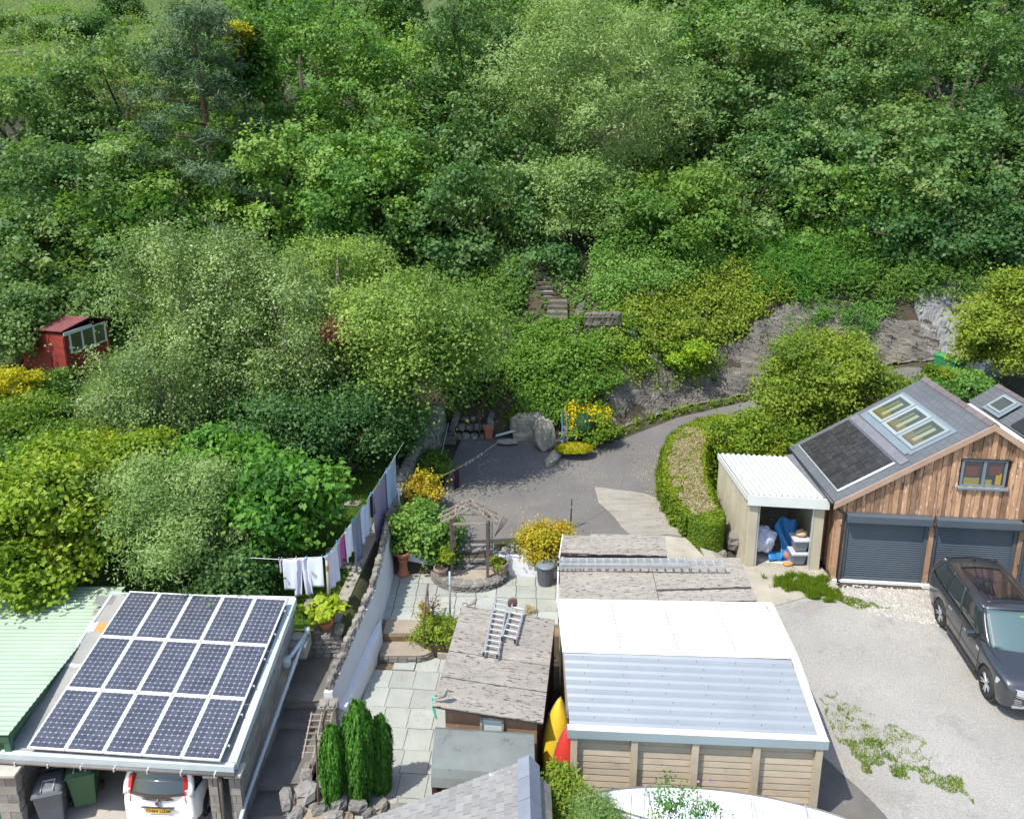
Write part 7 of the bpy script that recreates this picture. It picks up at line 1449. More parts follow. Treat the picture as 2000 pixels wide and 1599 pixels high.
tree('laurel_bush', 'dark laurel bush between fig and carport roof', 470, 1110, 20.3, 80, 55, 'dark', n=8000, leaf=(.13, .08), nl=14, clump=.4, cat='shrub')
tree('yellow_shrub', 'yellow shrub at the left edge below the red shed', 25, 760, 31, 50, 40, 'gold', n=3500, leaf=(.13, .09), nl=9, clump=.35, cat='shrub')
tree('garden_shrub', 'green spreading shrub left of the garden trellis', 65, 820, 28.5, 75, 50, 'bright', n=8000, leaf=(.12, .09), nl=14, clump=.4, cat='shrub', group='garden shrubs at the left')
tree('garden_shrub', 'dark ivy covered shrub under the garden trellis', 85, 880, 26.5, 90, 40, 'under', n=8000, leaf=(.12, .09), nl=14, clump=.4, cat='shrub', group='garden shrubs at the left')
tree('garden_shrub', 'feathery green shrub in front of the garden trellis', 150, 870, 25.5, 75, 32, 'bright', n=6000, leaf=(.11, .06), nl=12, clump=.35, cat='shrub', group='garden shrubs at the left')
tree('garden_shrub', 'shaded shrub in front of the red shed door', 80, 752, 32.6, 55, 20, 'under', n=4500, leaf=(.12, .08), nl=10, clump=.35, cat='shrub', group='garden shrubs at the left')
tree('garden_shrub', 'grey green shrub between tub chair and birches', 205, 790, 29, 50, 35, 'birch', n=6000, leaf=(.09, .06), nl=12, clump=.35, cat='shrub', group='garden shrubs at the left')
tree('garden_tree', 'leafy dark tree left of the red shed', 15, 640, 35, 70, 80, 'oak', n=11000, leaf=(.17, .12), nl=16, clump=.5)
tree('garden_tree', 'overhanging dark tree right behind the red shed roof', 170, 590, 39, 90, 60, 'oak', n=11000, leaf=(.18, .13), nl=16, clump=.5)
# shrubs around the court
def shrub(name, label, px, py, y, rw, rh, kind, n, leaf, group=None, nl=12, clump=.3, **k): return tree(name, label, px, py, y, rw, rh, kind, n=n, leaf=leaf, nl=nl, clump=clump, cat='shrub', group=group, r0=.03, **k)
shrub('climbing_shrub', 'large green leafy climber covering the wall corner by the chimney pot', 812, 1035, 23.6, 45, 55, 'syc', 6500, (.12, .09), 'shrubs round the wooden arch')
shrub('climbing_shrub', 'dense green climber left of the wooden arch', 850, 1060, 23.5, 42, 55, 'syc', 6000, (.12, .09), 'shrubs round the wooden arch')
shrub('reddish_shrub', 'bronze and green shrub on the stone wall beside the tarmac', 825, 965, 25.6, 32, 42, 'orange', 2600, (.11, .06), 'shrubs along the stone wall')
shrub('green_shrub', 'dark green shrub above the bronze one on the stone wall', 848, 912, 28.0, 30, 34, 'under', 3600, (.12, .08), 'shrubs along the stone wall')
shrub('yellow_green_shrub', 'bright yellow green bush at the top end of the stone wall', 882, 802, 33.2, 26, 24, 'lime', 2200, (.12, .09))
shrub('spirea_shrub', 'orange and yellow leaved shrub above the dustbin', 1072, 1062, 23.35, 50, 44, 'orange', 9000, (.08, .055), lr=.34, nl=22, zmin=-1)
shrub('tub_plant', 'low green plant growing in the right half barrel', 970, 1098, 22.68, 12, 8, 'bright', 500, (.08, .05), nl=5, clump=.12, trunk=False, dz=1.0)
shrub('tub_plant', 'tall leafy plant growing in the left half barrel', 872, 1085, 22.62, 13, 22, 'bright', 1100, (.09, .06), nl=8, clump=.14, dz=.8)
shrub('verge_plant', 'low green plants behind the white retaining wall right of the arch', 1005, 1072, 23.6, 24, 9, 'under', 1500, (.08, .05), nl=6, clump=.15, trunk=False)
shrub('bed_shrub', 'variegated low shrub filling the bed beside the brown shed', 855, 1232, 20.0, 42, 20, 'lime', 5000, (.06, .045), nl=14, clump=.16, trunk=False, dz=.2)
shrub('euphorbia_plant', 'upright plant with yellow green flower heads at the steps', 828, 1195, 20.6, 13, 22, 'gold', 420, (.07, .05), nl=7, clump=.12, dz=.3)
shrub('small_bare_tree', 'small leafless reddish tree in the planted bed', 846, 1178, 20.6, 20, 18, 'red', 90, (.05, .03), nl=14, clump=.2, dz=.3)
shrub('patio_weed', 'dry brown grass tuft on the slabs behind the brown shed', 1035, 1190, 21.0, 9, 6, 'straw', 500, (.14, .012), nl=4, clump=.1, trunk=False, dz=.4)
# hosta in a pot
hp = thing('hosta_pot', 'yellow green hosta in a red terracotta pot on the stone stand', 'potted plant', (-5.02, 19.25, 1.1))
MB().lathe((-5.02, 19.25, 1.1), [(.16, 0), (.23, .22), (.25, .25), (.22, .25)], 16).build('pot', M_terra, hp, smooth=True)
lb = lobes_for((-5.02, 19.25, 1.55), V3(.5, .5, .38), 16, .4, .8, -.3); p_, n_, v_ = crownpts(lb, 420, .16, up=.9, per=8, low=.05); leafmesh('foliage', p_, n_, v_, .2, .15, LM['hosta'], hp)
# conifers
def conifer(px, py0, py1, y, rw, label, rz):
    top = Py(px, py0, y); bot = Py(px+4, py1, y); Z_ = y*CS-(top[2]-CH)*SN; R_ = rw*Z_/FOC; H_ = top[2]-bot[2]
    r = thing('dwarf_cypress', label, 'conifer', (bot[0], y, bot[2]), 'dwarf cypresses in the rockery')
    ns_ = int(1500*R_/.4); pe = 22; n = ns_*pe; prof = lambda q: (.35+.65*np.sin(np.pi*(q*.82+.06))**.8)*np.where(q > .8, np.sqrt(np.clip((1.02-q)/.22, 0, 1)), 1)
    t0 = NR.random(ns_)**.85*.97; a0_ = NR.random(ns_)*6.283; col0 = np.sin(a0_*5+rz)*.5+np.sin(a0_*9+2*rz+t0*2)*.3+np.sin(a0_*3+4*t0+rz)*.3; dep = NR.uniform(.72, 1.04, ns_)
    k = np.repeat(np.arange(ns_), pe); q_ = NR.random(n); hgt0 = .26*NR.uniform(.5, 1.2, ns_)[k]; a = a0_[k]+NR.normal(size=n)*.05*(1.2-q_); col = col0[k]; t = np.clip(t0[k]+q_*hgt0/H_, 0, 1.03)
    rr = R_*prof(np.clip(t0[k], 0, 1))*(.84+.15*col)*dep[k]*np.where(t > .9, .8, 1)+.02*NR.normal(size=n)+.03*(1-q_)
    p = np.stack([bot[0]+(top[0]-bot[0])*t+rr*np.cos(a), y+rr*np.sin(a), bot[2]+H_*t], -1); nn = np.stack([np.cos(a), np.sin(a), .15+NR.normal(size=n)*.2], -1)+NR.normal(size=(n, 3))*.3
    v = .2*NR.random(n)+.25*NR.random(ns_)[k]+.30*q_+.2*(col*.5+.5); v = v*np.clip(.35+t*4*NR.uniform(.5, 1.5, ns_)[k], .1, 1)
    # sprays stand upright: slim leaves whose long axis is vertical
    nn /= np.linalg.norm(nn, axis=1)[:, None]; upv = V3(0, 0, 1)+NR.normal(size=(n, 3))*.25; b_ = np.cross(nn, upv); b_ /= np.linalg.norm(b_, axis=1)[:, None]; a_ = np.cross(b_, nn)
    L2, W2 = .045, .013; s = NR.uniform(.6, 1.3, (n, 1)); vs = np.stack([p-a_*L2*s, p+b_*W2*s, p+a_*L2*s, p-b_*W2*s], 1).reshape(-1, 3)-np.array(r.location)
    me = bpy.data.meshes.new('foliage'); me.vertices.add(4*n); me.vertices.foreach_set('co', vs.astype(np.float32).ravel()); me.loops.add(4*n); me.loops.foreach_set('vertex_index', np.arange(4*n, dtype=np.int32)); me.polygons.add(n); me.polygons.foreach_set('loop_start', np.arange(0, 4*n, 4, dtype=np.int32))
    at = me.attributes.new('v', 'FLOAT', 'FACE'); at.data.foreach_set('value', np.clip(v, 0, 1).astype(np.float32)); me.update(calc_edges=True); me.validate()
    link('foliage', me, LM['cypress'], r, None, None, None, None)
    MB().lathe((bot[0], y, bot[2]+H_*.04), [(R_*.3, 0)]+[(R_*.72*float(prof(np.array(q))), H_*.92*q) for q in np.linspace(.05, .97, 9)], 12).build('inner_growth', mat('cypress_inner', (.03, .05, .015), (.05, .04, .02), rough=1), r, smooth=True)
    MB().tube([(bot[0], y, bot[2]-.15), (bot[0], y, bot[2]+H_*.3)], .04, 6).build('trunk', M_bark, r)
conifer(647, 1425, 1572, 14.5, 26, 'left dwarf cypress with brown patches at its foot', 1)
conifer(697, 1380, 1572, 14.7, 37, 'tallest dwarf cypress in the middle of the rockery', 3)
conifer(741, 1405, 1565, 15.0, 25, 'right dwarf cypress leaning towards the slab path', 5)
# hedge: curved, clipped, with a dead straw coloured top
hd = thing('clipped_hedge', 'curved clipped hedge with wide dead straw coloured top beside the drive', 'hedge', (6.3, 27, 1))
hl = [(6.35, 24.35), (6.12, 25.2), (6.1, 26.5), (6.4, 28.2), (7.0, 29.9), (7.9, 31.1), (9.0, 31.9)]
hw = [.6, .74, .78, .78, .74, .6, .45]; hh_ = [1.15, 1.1, 1.05, 1.0, .95, .9, .8]
def hpos(t):
    k = t*(len(hl)-1); i = np.minimum(k.astype(int), len(hl)-2); f = (k-i)[:, None]; A_ = np.array(hl); p = A_[i]*(1-f)+A_[i+1]*f; d = A_[i+1]-A_[i]; d /= np.linalg.norm(d, axis=1)[:, None]
    n_ = np.stack([d[:, 1], -d[:, 0]], -1); return p, n_, np.interp(t, np.linspace(0, 1, 7), hw), np.interp(t, np.linspace(0, 1, 7), hh_)
n = 34000; t = NR.random(n); p, nn, w_, h_ = hpos(t); sd = np.where(NR.random(n) < .5, -1, 1); zf = NR.random(n); e = .05*NR.normal(size=n)
base = hgt(p[:, 0], p[:, 1]); off = sd*(w_*(1.0+.12*np.sin(zf*3.1))+e+.06*np.sin(t*60)); pts = np.concatenate([p+(nn*off[:, None]), (base+zf*h_)[:, None]], 1)
nr = np.concatenate([nn*sd[:, None], np.full((n, 1), .3)], 1)+NR.normal(size=(n, 3))*.45
leafmesh('side_growth', pts, nr, .5*NR.random(n)+.5*(.5+.5*wob(pts, .8)), .075, .055, LM['hedge'], hd)
n2 = 14000; a = NR.random(n2)*math.pi; dr = np.array([-.26, .965]); nv_ = np.array([.965, .26]); tp_m = NR.random(n2) < .45; rr = np.where(tp_m, np.sqrt(NR.random(n2)), NR.uniform(.93, 1.04, n2))*.6
q = np.array(hl[0])+nv_*(np.cos(a)*rr)[:, None]-dr*(np.sin(a)*rr)[:, None]; zf = np.where(tp_m, 1+.03*NR.normal(size=n2), NR.random(n2))
pts = np.concatenate([q, (hgt(q[:, 0], q[:, 1])+zf*1.15)[:, None]], 1); nr = np.concatenate([(nv_*np.cos(a)[:, None]-dr*np.sin(a)[:, None])*np.where(tp_m, .1, 1)[:, None], np.where(tp_m, 1, .3)[:, None]], 1)+NR.normal(size=(n2, 3))*.45
leafmesh('end_growth', pts, nr, .5*NR.random(n2)+.5*(.5+.5*wob(pts, .8)), .075, .055, LM['hedge'], hd)
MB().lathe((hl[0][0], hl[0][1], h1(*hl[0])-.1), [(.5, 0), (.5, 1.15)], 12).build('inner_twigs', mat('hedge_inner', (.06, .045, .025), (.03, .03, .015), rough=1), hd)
n = 40000; t = NR.random(n); p, nn, w_, h_ = hpos(t); o_ = NR.uniform(-1, 1, n); pts = np.concatenate([p+nn*(o_*w_)[:, None], (hgt(p[:, 0], p[:, 1])+h_+.03*NR.normal(size=n)-.05*np.abs(o_)**4)[:, None]], 1)
nr = V3(0, 0, .8)+NR.normal(size=(n, 3))*.6; edge = (np.abs(o_-.05) > .74+.14*wob(pts, 1.5)) | (t > .78+.06*wob(pts, 1.2)) | (wob(pts, 1.3, 3) > .42) | (NR.random(len(pts)) < .08)
leafmesh('straw_top', pts[~edge], nr[~edge], NR.random((~edge).sum()), .09, .018, LM['straw'], hd)
leafmesh('top_growth', pts[edge], nr[edge], .4+.6*NR.random(edge.sum()), .075, .055, LM['hedge'], hd)
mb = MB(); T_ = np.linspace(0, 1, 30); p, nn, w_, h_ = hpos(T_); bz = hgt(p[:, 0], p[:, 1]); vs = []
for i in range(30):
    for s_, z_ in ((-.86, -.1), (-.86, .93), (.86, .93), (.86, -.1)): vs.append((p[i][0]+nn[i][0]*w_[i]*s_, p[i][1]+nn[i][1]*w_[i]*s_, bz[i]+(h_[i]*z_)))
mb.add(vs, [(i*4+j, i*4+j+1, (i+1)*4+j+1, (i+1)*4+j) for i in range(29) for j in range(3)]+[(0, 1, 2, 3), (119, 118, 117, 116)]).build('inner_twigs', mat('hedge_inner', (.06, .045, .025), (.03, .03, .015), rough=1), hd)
# round shrub and neighbours on the right
shrub('round_yellow_shrub', 'big domed yellow green shrub behind the timber garage', 1606, 760, 29.8, 125, 128, 'lime', 42000, (.12, .08), nl=34, clump=.42, lr=.3, zmin=-.9, flat=.9)
shrub('pale_green_shrub', 'light green leafy bush between the hedge and the domed shrub', 1455, 860, 27.8, 62, 50, 'bright', 13000, (.13, .07), nl=18, clump=.36, lr=.36)
shrub('pale_green_shrub', 'lower light green bush spilling onto the lean-to roof', 1500, 915, 26.9, 55, 28, 'bright', 6500, (.13, .06), nl=12, clump=.3)
shrub('pale_green_shrub', 'leafy bush against the left wall of the timber garage', 1545, 865, 28.1, 45, 40, 'bright', 6000, (.13, .07), nl=12, clump=.3)
shrub('yellow_green_tree', 'large yellow green shrub at the right edge behind the garages', 1960, 660, 33.5, 85, 95, 'lime', 22000, (.14, .09), nl=26, clump=.45, lr=.34)
shrub('yellow_green_tree', 'upper shoots of the right edge shrub against dark trees', 1985, 560, 34, 40, 40, 'lime', 5000, (.14, .09), nl=10, clump=.4, lr=.36)
shrub('green_bank_shrub', 'green bush below the bright bins behind the roof ridge', 1875, 752, 32.0, 62, 22, 'syc', 8500, (.12, .085), nl=14, clump=.35)
shrub('green_bank_shrub', 'bush just left of the bright green bins', 1832, 742, 32.3, 24, 26, 'bright', 3500, (.12, .08), nl=10, clump=.3)
shrub('green_bank_shrub', 'small bushes beside the road right of the domed shrub', 1765, 765, 33.2, 45, 14, 'bright', 4000, (.11, .07), nl=10, clump=.3)
# ivy bank and plants on the slope
def bank(name, label, cat, poly, n, kind, leaf, lift=.35, thick=.3, kindtag=None, group=None, seed=0):
    """foliage rooted over a patch of hillside, poly = world (x,y) corners"""
    A_ = np.array(poly); lo, hi = A_.min(0), A_.max(0); out = []
    def inside(q):
        c_ = np.zeros(len(q), bool); j = len(A_)-1
        for i in range(len(A_)):
            cnd = ((A_[i, 1] > q[:, 1]) != (A_[j, 1] > q[:, 1])) & (q[:, 0] < (A_[j, 0]-A_[i, 0])*(q[:, 1]-A_[i, 1])/(A_[j, 1]-A_[i, 1]+1e-9)+A_[i, 0]); c_ ^= cnd; j = i
        return c_
    nc = n//20; q = NR.uniform(lo, hi, (nc*5, 2)); q = q+.25*np.stack([wob(np.c_[q, q[:, 0]*0], 1.1, 1), wob(np.c_[q, q[:, 0]*0], 1.1, 2)], -1); q = q[inside(q)][:nc]
    dens = wob(np.c_[q, q[:, 0]*0], .9, seed % 4); keep = dens > -.55; q = q[keep]
    z = hgt(q[:, 0], q[:, 1])+lift*(1+.9*wob(np.c_[q, q[:, 0]*0], 2.2, 3)+.9*wob(np.c_[q, q[:, 0]*0], .8, (seed+1) % 4))
    e = .25; gx = (hgt(q[:, 0]+e, q[:, 1])-hgt(q[:, 0]-e, q[:, 1]))/(2*e); gy = (hgt(q[:, 0], q[:, 1]+e)-hgt(q[:, 0], q[:, 1]-e))/(2*e)
    N_ = np.stack([-gx, -gy, np.ones(len(q))], -1); N_ /= np.linalg.norm(N_, axis=1)[:, None]
    k = np.repeat(np.arange(len(q)), 20); o = NR.normal(size=(len(k), 3))*thick*.55; P_ = np.c_[q, z][k]+o+N_[k]*NR.uniform(-.25, .2, (len(k), 1))
    nr = N_[k]*.7+V3(0, 0, .3)+NR.normal(size=(len(k), 3))*.5; v = .45*NR.random(len(k))+.3*NR.random(len(q))[k]+.25*(.5+.5*wob(P_, .5))
    return leafmesh(name, P_, nr, v, leaf[0], leaf[1], LM[kind], None, kindtag, label, cat, group)
def Q(*pp): return [tuple(P(px, py, z)[:2]) for px, py, z in pp]
bank('ivy_bank', 'dense sunlit ivy bank hanging over the rear of the tarmac court', 'ivy', [(.4, 31.75), (2.4, 32.0), (3.6, 33.6), (5.8, 35.4), (5.6, 36.8), (.3, 36.2), (.0, 33)], 44000, 'ivy', (.12, .10), .35, .35)
bank('bramble_bank', 'yellow green bramble bank above the slate rock face', 'brambles', [(4.2, 34.2), (6.5, 35.6), (8.5, 36.7), (11.5, 38.3), (13.8, 40.0), (13.6, 41.8), (9.0, 41.5), (4.8, 38.5)], 42000, 'lime', (.13, .10), .35, .4, seed=1)
bank('green_bank', 'fresh green shrubby growth below the ash tree', 'shrubs', [(4.3, 37.0), (7.5, 38.5), (11.0, 41.0), (10.0, 44.0), (4.8, 43.0), (3.9, 39)], 32000, 'syc', (.14, .10), .7, .5, seed=2)
bank('steps_left_ivy', 'dark ivy and shrubs left of the woodland steps', 'ivy', [(-3.6, 36), (-1.2, 36.5), (.4, 38), (.6, 41), (-.5, 44), (-5, 43), (-4.5, 36)], 26000, 'under', (.14, .10), .5, .4, seed=3)
bank('fern_bank', 'bright ferns along the top of the slate rock face', 'ferns', [(12.0, 39.6), (16.8, 40.2), (18.5, 40.4), (18.5, 42.6), (14, 43.4), (11.5, 42.5)], 20000, 'fern', (.30, .05), .5, .45, seed=1)
bank('shade_fern_bank', 'shaded ferns and ivy above the grey rock at the right', 'ferns', [(15.5, 40.0), (24.5, 39.6), (26, 43), (20, 45), (16.5, 43)], 24000, 'under', (.26, .07), .5, .45, seed=2)
bank('rock_plants', 'scattered weeds hanging on the slate rock face', 'weeds', [(5.5, 33.8), (9.5, 35.9), (10.3, 37.2), (7.5, 36.6)], 2200, 'bright', (.12, .08), .5, .3, seed=3)
bank('rock_plants', 'green tufts rooted in cracks low on the slate rock near the drive', 'weeds', [(3.2, 32.8), (6.0, 34.4), (6.4, 35.4), (4.4, 34.8)], 2600, 'bright', (.11, .08), .35, .25, seed=0)
bank('rock_plants', 'weeds and small ferns on the slate rock behind the domed shrub', 'weeds', [(12.2, 37.8), (17.5, 38.2), (19, 39.2), (14.5, 39.8)], 2600, 'fern', (.16, .06), .5, .3, seed=2)
bank('verge_weeds', 'green weeds along the foot of the rock beside the drive', 'weeds', [(4.2, 31.6), (7.0, 33.6), (11.0, 35.5), (11.0, 35.9), (7.2, 34.1), (4.0, 32.1)], 4600, 'bright', (.10, .06), .10, .16, seed=1)
bank('garden_undergrowth', 'mixed green undergrowth of the left garden below the birches', 'undergrowth', [(-24, 22.5), (-10, 22.5), (-5.2, 27.5), (-4.4, 33), (-8, 35), (-16, 33), (-25, 30)], 60000, 'under', (.13, .09), .2, .35, 'stuff', seed=0)
bank('woodland_floor_growth', 'dark undergrowth on the woodland floor', 'undergrowth', [(-6, 41), (3, 44.5), (12, 44.5), (27, 43.5), (30, 56), (-8, 56)], 60000, 'under', (.2, .13), .3, .5, 'stuff', seed=1)
bank('shrub_foot_growth', 'low growth around the hedge and domed shrub', 'undergrowth', [(6.6, 25), (7.2, 27.2), (9.8, 27.2), (12, 29), (16, 30), (15, 34.2), (11, 33.6), (8.5, 32.2), (7.0, 30.5), (6.5, 27)], 26000, 'bright', (.11, .08), .25, .3, 'stuff', seed=2)
bank('step_fringe', 'dark leafy growth creeping over the woodland steps', 'plants', [(.2, 37.2), (3.6, 37.6), (3.6, 43), (.2, 43)], 3600, 'under', (.16, .11), .05, .2, seed=2)
bank('stair_side_growth', 'leafy plants crowding the foot of the stone steps', 'plants', [(-2.6, 33.2), (-.6, 32.4), (.4, 33.0), (.6, 37), (-1.5, 37)], 11000, 'under', (.13, .09), .3, .3, seed=2)
shrub('step_side_bush', 'dark bush right of the woodland steps', 1120, 580, 41.0, 34, 34, 'syc', 6000, (.16, .11), nl=12, clump=.4)
shrub('step_side_bush', 'dark bush left of the woodland steps', 1010, 590, 40.5, 42, 42, 'dark', 7000, (.16, .11), nl=12, clump=.4)
tree('woodland_tree', 'dark low boughs overhanging the top of the woodland steps', 1060, 520, 42, 75, 38, 'dark', n=8000, leaf=(.2, .14), nl=14, clump=.5)
tree('woodland_tree', 'boughs hanging over the ruined steps from the right', 1150, 600, 40, 60, 40, 'syc', n=9000, leaf=(.18, .13), nl=14, clump=.5)
shrub('stair_bush', 'shaded shrub on the slope left of the stone steps', 905, 740, 33.0, 40, 55, 'dark', 8000, (.13, .09), nl=14, clump=.35)
shrub('rock_shrub', 'shrub hanging over the slate rock face in its middle', 1690, 610, 40.5, 45, 40, 'syc', 7000, (.16, .11), nl=12, clump=.4)
shrub('rock_shrub', 'yellow green shrub at the right end of the slate rock face', 1790, 625, 40.5, 38, 24, 'lime', 4000, (.15, .1), nl=10, clump=.35)
shrub('buddleia', 'tall buddleia with faded mauve flower spikes above the water butt', 1245, 590, 39.0, 40, 48, 'syc', 6000, (.16, .07), nl=14, clump=.4)
shrub('buddleia_flowers', 'mauve flower spikes of the buddleia', 1250, 585, 38.5, 36, 40, 'mauve', 900, (.10, .05), nl=16, clump=.14, trunk=False)
shrub('euonymus_post_bush', 'upright golden ivy bush on the ruined stone pier', 1130, 632, 38.2, 20, 28, 'gold', 2600, (.11, .08), nl=10, clump=.25)
shrub('lime_bush', 'vivid lime green bush growing out of the ivy bank beside the ruined wall', 1215, 700, 35.2, 40, 34, 'gold2', 5500, (.12, .09), nl=14, clump=.3)
shrub('lime_bush', 'second vivid bush, nearer the slate rock and lower on the bank', 1330, 690, 36.0, 50, 26, 'gold2', 5500, (.12, .09), nl=14, clump=.3)
shrub('ivy_mound', 'rounded bright ivy mound at the left end of the ivy bank', 1045, 735, 33.8, 52, 50, 'ivy', 11000, (.11, .09), nl=18, clump=.3)
shrub('ivy_mound', 'leafy sunlit mound in the middle of the ivy bank', 1150, 745, 33.9, 60, 42, 'ivy', 11000, (.11, .09), nl=18, clump=.3)
shrub('bright_bush', 'brilliant yellow green bush beside the water butt', 1290, 660, 37.3, 55, 60, 'lime', 9000, (.14, .10), nl=16, clump=.4)
shrub('wild_plants', 'weedy plants in front of the pale rock under the ivy', 995, 812, 32.6, 26, 20, 'bright', 2600, (.10, .07), nl=8, clump=.25, trunk=False)
shrub('hypericum', 'green shrub covered in yellow flowers behind the topiary', 1150, 825, 31.6, 48, 28, 'bright', 6500, (.10, .07), nl=14, clump=.3)
shrub('hypericum_flowers', 'yellow flowers dotted over the shrub behind the topiary', 1145, 812, 31.35, 46, 24, 'flower', 520, (.09, .08), nl=16, clump=.3, trunk=False, per=3)
shrub('hypericum', 'lower right part of the yellow flowered shrub by the drive', 1178, 845, 31.0, 24, 22, 'bright', 2600, (.10, .07), nl=9, clump=.25)
# topiary, heather
c, R_ = Py(1141, 832, 30.7), V3(.40, .38, .5); tpz = thing('topiary_bush', 'tight dark green egg shaped topiary by the drive', 'topiary', (c[0], 30.7, 1.35)); d = unit(9000); d[:, 2] = np.abs(d[:, 2])*.0+d[:, 2]
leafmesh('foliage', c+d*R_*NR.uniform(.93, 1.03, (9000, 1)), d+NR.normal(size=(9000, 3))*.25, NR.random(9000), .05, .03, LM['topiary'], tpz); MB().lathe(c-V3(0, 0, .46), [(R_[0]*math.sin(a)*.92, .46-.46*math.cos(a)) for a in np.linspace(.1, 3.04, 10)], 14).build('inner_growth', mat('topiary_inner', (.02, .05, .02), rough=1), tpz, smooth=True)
c, R_ = Py(1122, 872, 29.9), V3(.74, .45, .20); d = unit(9000); d[:, 2] = np.abs(d[:, 2]); hz = thing('yellow_heather', 'flat cushion of bright yellow heather at the edge of the drive', 'heather', (c[0], 29.9, 1.3)); leafmesh('foliage', c-V3(0, 0, .1)+d*R_*(1+.12*wob(d, 2))[:, None]*NR.uniform(.9, 1.05, (9000, 1)), d+NR.normal(size=(9000, 3))*.5, NR.random(9000), .08, .03, LM['gold'], hz)
# foreground bushes and sweet peas
shrub('foreground_bush', 'bright green variegated bush between ridge tiles and canoe', 1108, 1568, 13.2, 36, 50, 'lime', 7000, (.07, .05), nl=16, clump=.2, dz=0.0)
shrub('foreground_bush', 'green bush under the red kayak tip', 1100, 1520, 13.6, 24, 20, 'bright', 2200, (.07, .05), nl=8, clump=.16, dz=0.0)
shrub('feathery_bush', 'feathery grey green plant under the pointed canoe end', 1165, 1588, 12.8, 45, 28, 'willow', 6500, (.09, .015), nl=12, clump=.2, dz=0.0)
shrub('sweet_peas', 'thin sweet pea stems with leaves climbing before the white canoe', 1350, 1588, 12.6, 75, 14, 'fern', 1400, (.06, .035), nl=12, clump=.16, dz=0.0, trunk=False)
shrub('sweet_pea_flowers', 'dark violet sweet pea flowers before the white canoe', 1330, 1565, 12.6, 90, 18, 'mauve', 40, (.05, .04), nl=12, clump=.2, trunk=False, dz=0.0, per=4)
sp_ = thing('climbing_peas', 'tangled upright sweet pea stems in front of the canoe', 'plant', (3, 12.7, 0)); mb = MB()
for k in range(16):
    x0 = 1.9+.2*k+rnd.uniform(-.05, .05); mb.tube([(x0, 12.7, 0), (x0+.04, 12.65, .5), (x0-.03, 12.7, 1.0+.25*rnd.random())], .006, 4)
mb.build('stems', LM['fern'], sp_)
# grass
def grass(name, label, poly, n, z_, hgt_, kind='grass', tag='stuff', jag=.4, dens=None):
    A_ = np.array(poly); lo, hi = A_.min(0), A_.max(0); q = NR.uniform(lo, hi, (n*3, 2)); c_ = np.zeros(len(q), bool); j = len(A_)-1
    w2 = q+jag*np.stack([wob(np.c_[q, q[:, 0]*0], 1.6, 1), wob(np.c_[q, q[:, 0]*0], 1.6, 2)], -1)
    for i in range(len(A_)):
        cnd = ((A_[i, 1] > w2[:, 1]) != (A_[j, 1] > w2[:, 1])) & (w2[:, 0] < (A_[j, 0]-A_[i, 0])*(w2[:, 1]-A_[i, 1])/(A_[j, 1]-A_[i, 1]+1e-9)+A_[i, 0]); c_ ^= cnd; j = i
    q = q[c_]; k_ = wob(np.c_[q, q[:, 0]*0], 1.8, 3)+NR.normal(size=len(q))*.55 > (dens if dens is not None else -2); q = q[k_][:n]; m_ = len(q)
    zz = z_(q[:, 0], q[:, 1]); H_ = hgt_*NR.uniform(.4, 1.2, m_); a = NR.random(m_)*6.283; ln = np.stack([np.cos(a), np.sin(a)], -1)*H_[:, None]*NR.uniform(.1, .8, (m_, 1)); wv = np.stack([-np.sin(a), np.cos(a)], -1)*.010
    b = np.c_[q, zz]; w3 = np.c_[wv, np.zeros(m_)]; tip = b+np.c_[ln, H_]; md = b+np.c_[ln*.4, H_*.6]
    vs = np.stack([b-w3, b+w3, md+w3*.8, tip, md-w3*.8], 1).reshape(-1, 3)
    me = bpy.data.meshes.new(name); me.from_pydata(vs.tolist(), [], (np.arange(m_)[:, None]*5+np.arange(5)).tolist()); at = me.attributes.new('v', 'FLOAT', 'FACE'); at.data.foreach_set('value', np.clip(.12+.45*NR.random(m_)+.5*(.5+.5*wob(b, .8)), 0, 1).astype(np.float32))
    return link(name, me, LM[kind], None, tag, label, 'grass', None)
zy = lambda x, y: np.interp(y, [6, 14, 22.8], [-.25, -.03, .27])+.01
grass('grass_tuft', 'long green grass tuft on the gravel in front of the lean-to', Q((1495, 1145, .25), (1560, 1125, .28), (1600, 1135, .28), (1640, 1165, .2), (1650, 1180, .2), (1600, 1172, .2), (1550, 1160, .2)), 7000, zy, .2, jag=.7, dens=-.3)
grass('grass_tuft', 'short mossy grass trailing right across the gravel', Q((1640, 1165, .2), (1700, 1178, .2), (1740, 1190, .2), (1690, 1192, .2), (1640, 1182, .2)), 2600, zy, .07, dens=.1)
grass('grass_strip', 'green and yellow grass strip growing along the garage side', Q((1600, 1360, 0), (1625, 1400, 0), (1665, 1440, 0), (1720, 1450, 0), (1790, 1490, 0), (1880, 1530, 0), (1925, 1570, 0), (1860, 1545, 0), (1770, 1510, 0), (1690, 1500, 0), (1640, 1460, 0)), 10000, zy, .08, jag=.7, dens=.05)
grass('grass_strip', 'sparse grass specks beside the garage strip', Q((1610, 1380, 0), (1700, 1400, 0), (1800, 1470, 0), (1850, 1500, 0), (1700, 1450, 0)), 4500, zy, .05, jag=.9, dens=.2)
zl = lambda x, y: np.interp(y, [19.4, 20, 24, 28], [.98, 1.1, 1.5, 2.0])+.02
grass('lawn_blades', 'short lawn grass under the washing', [(-8.5, 19.5), (-5.0, 19.5), (-4.45, 24), (-4.3, 27), (-8.5, 27)], 26000, zl, .07, jag=.05)
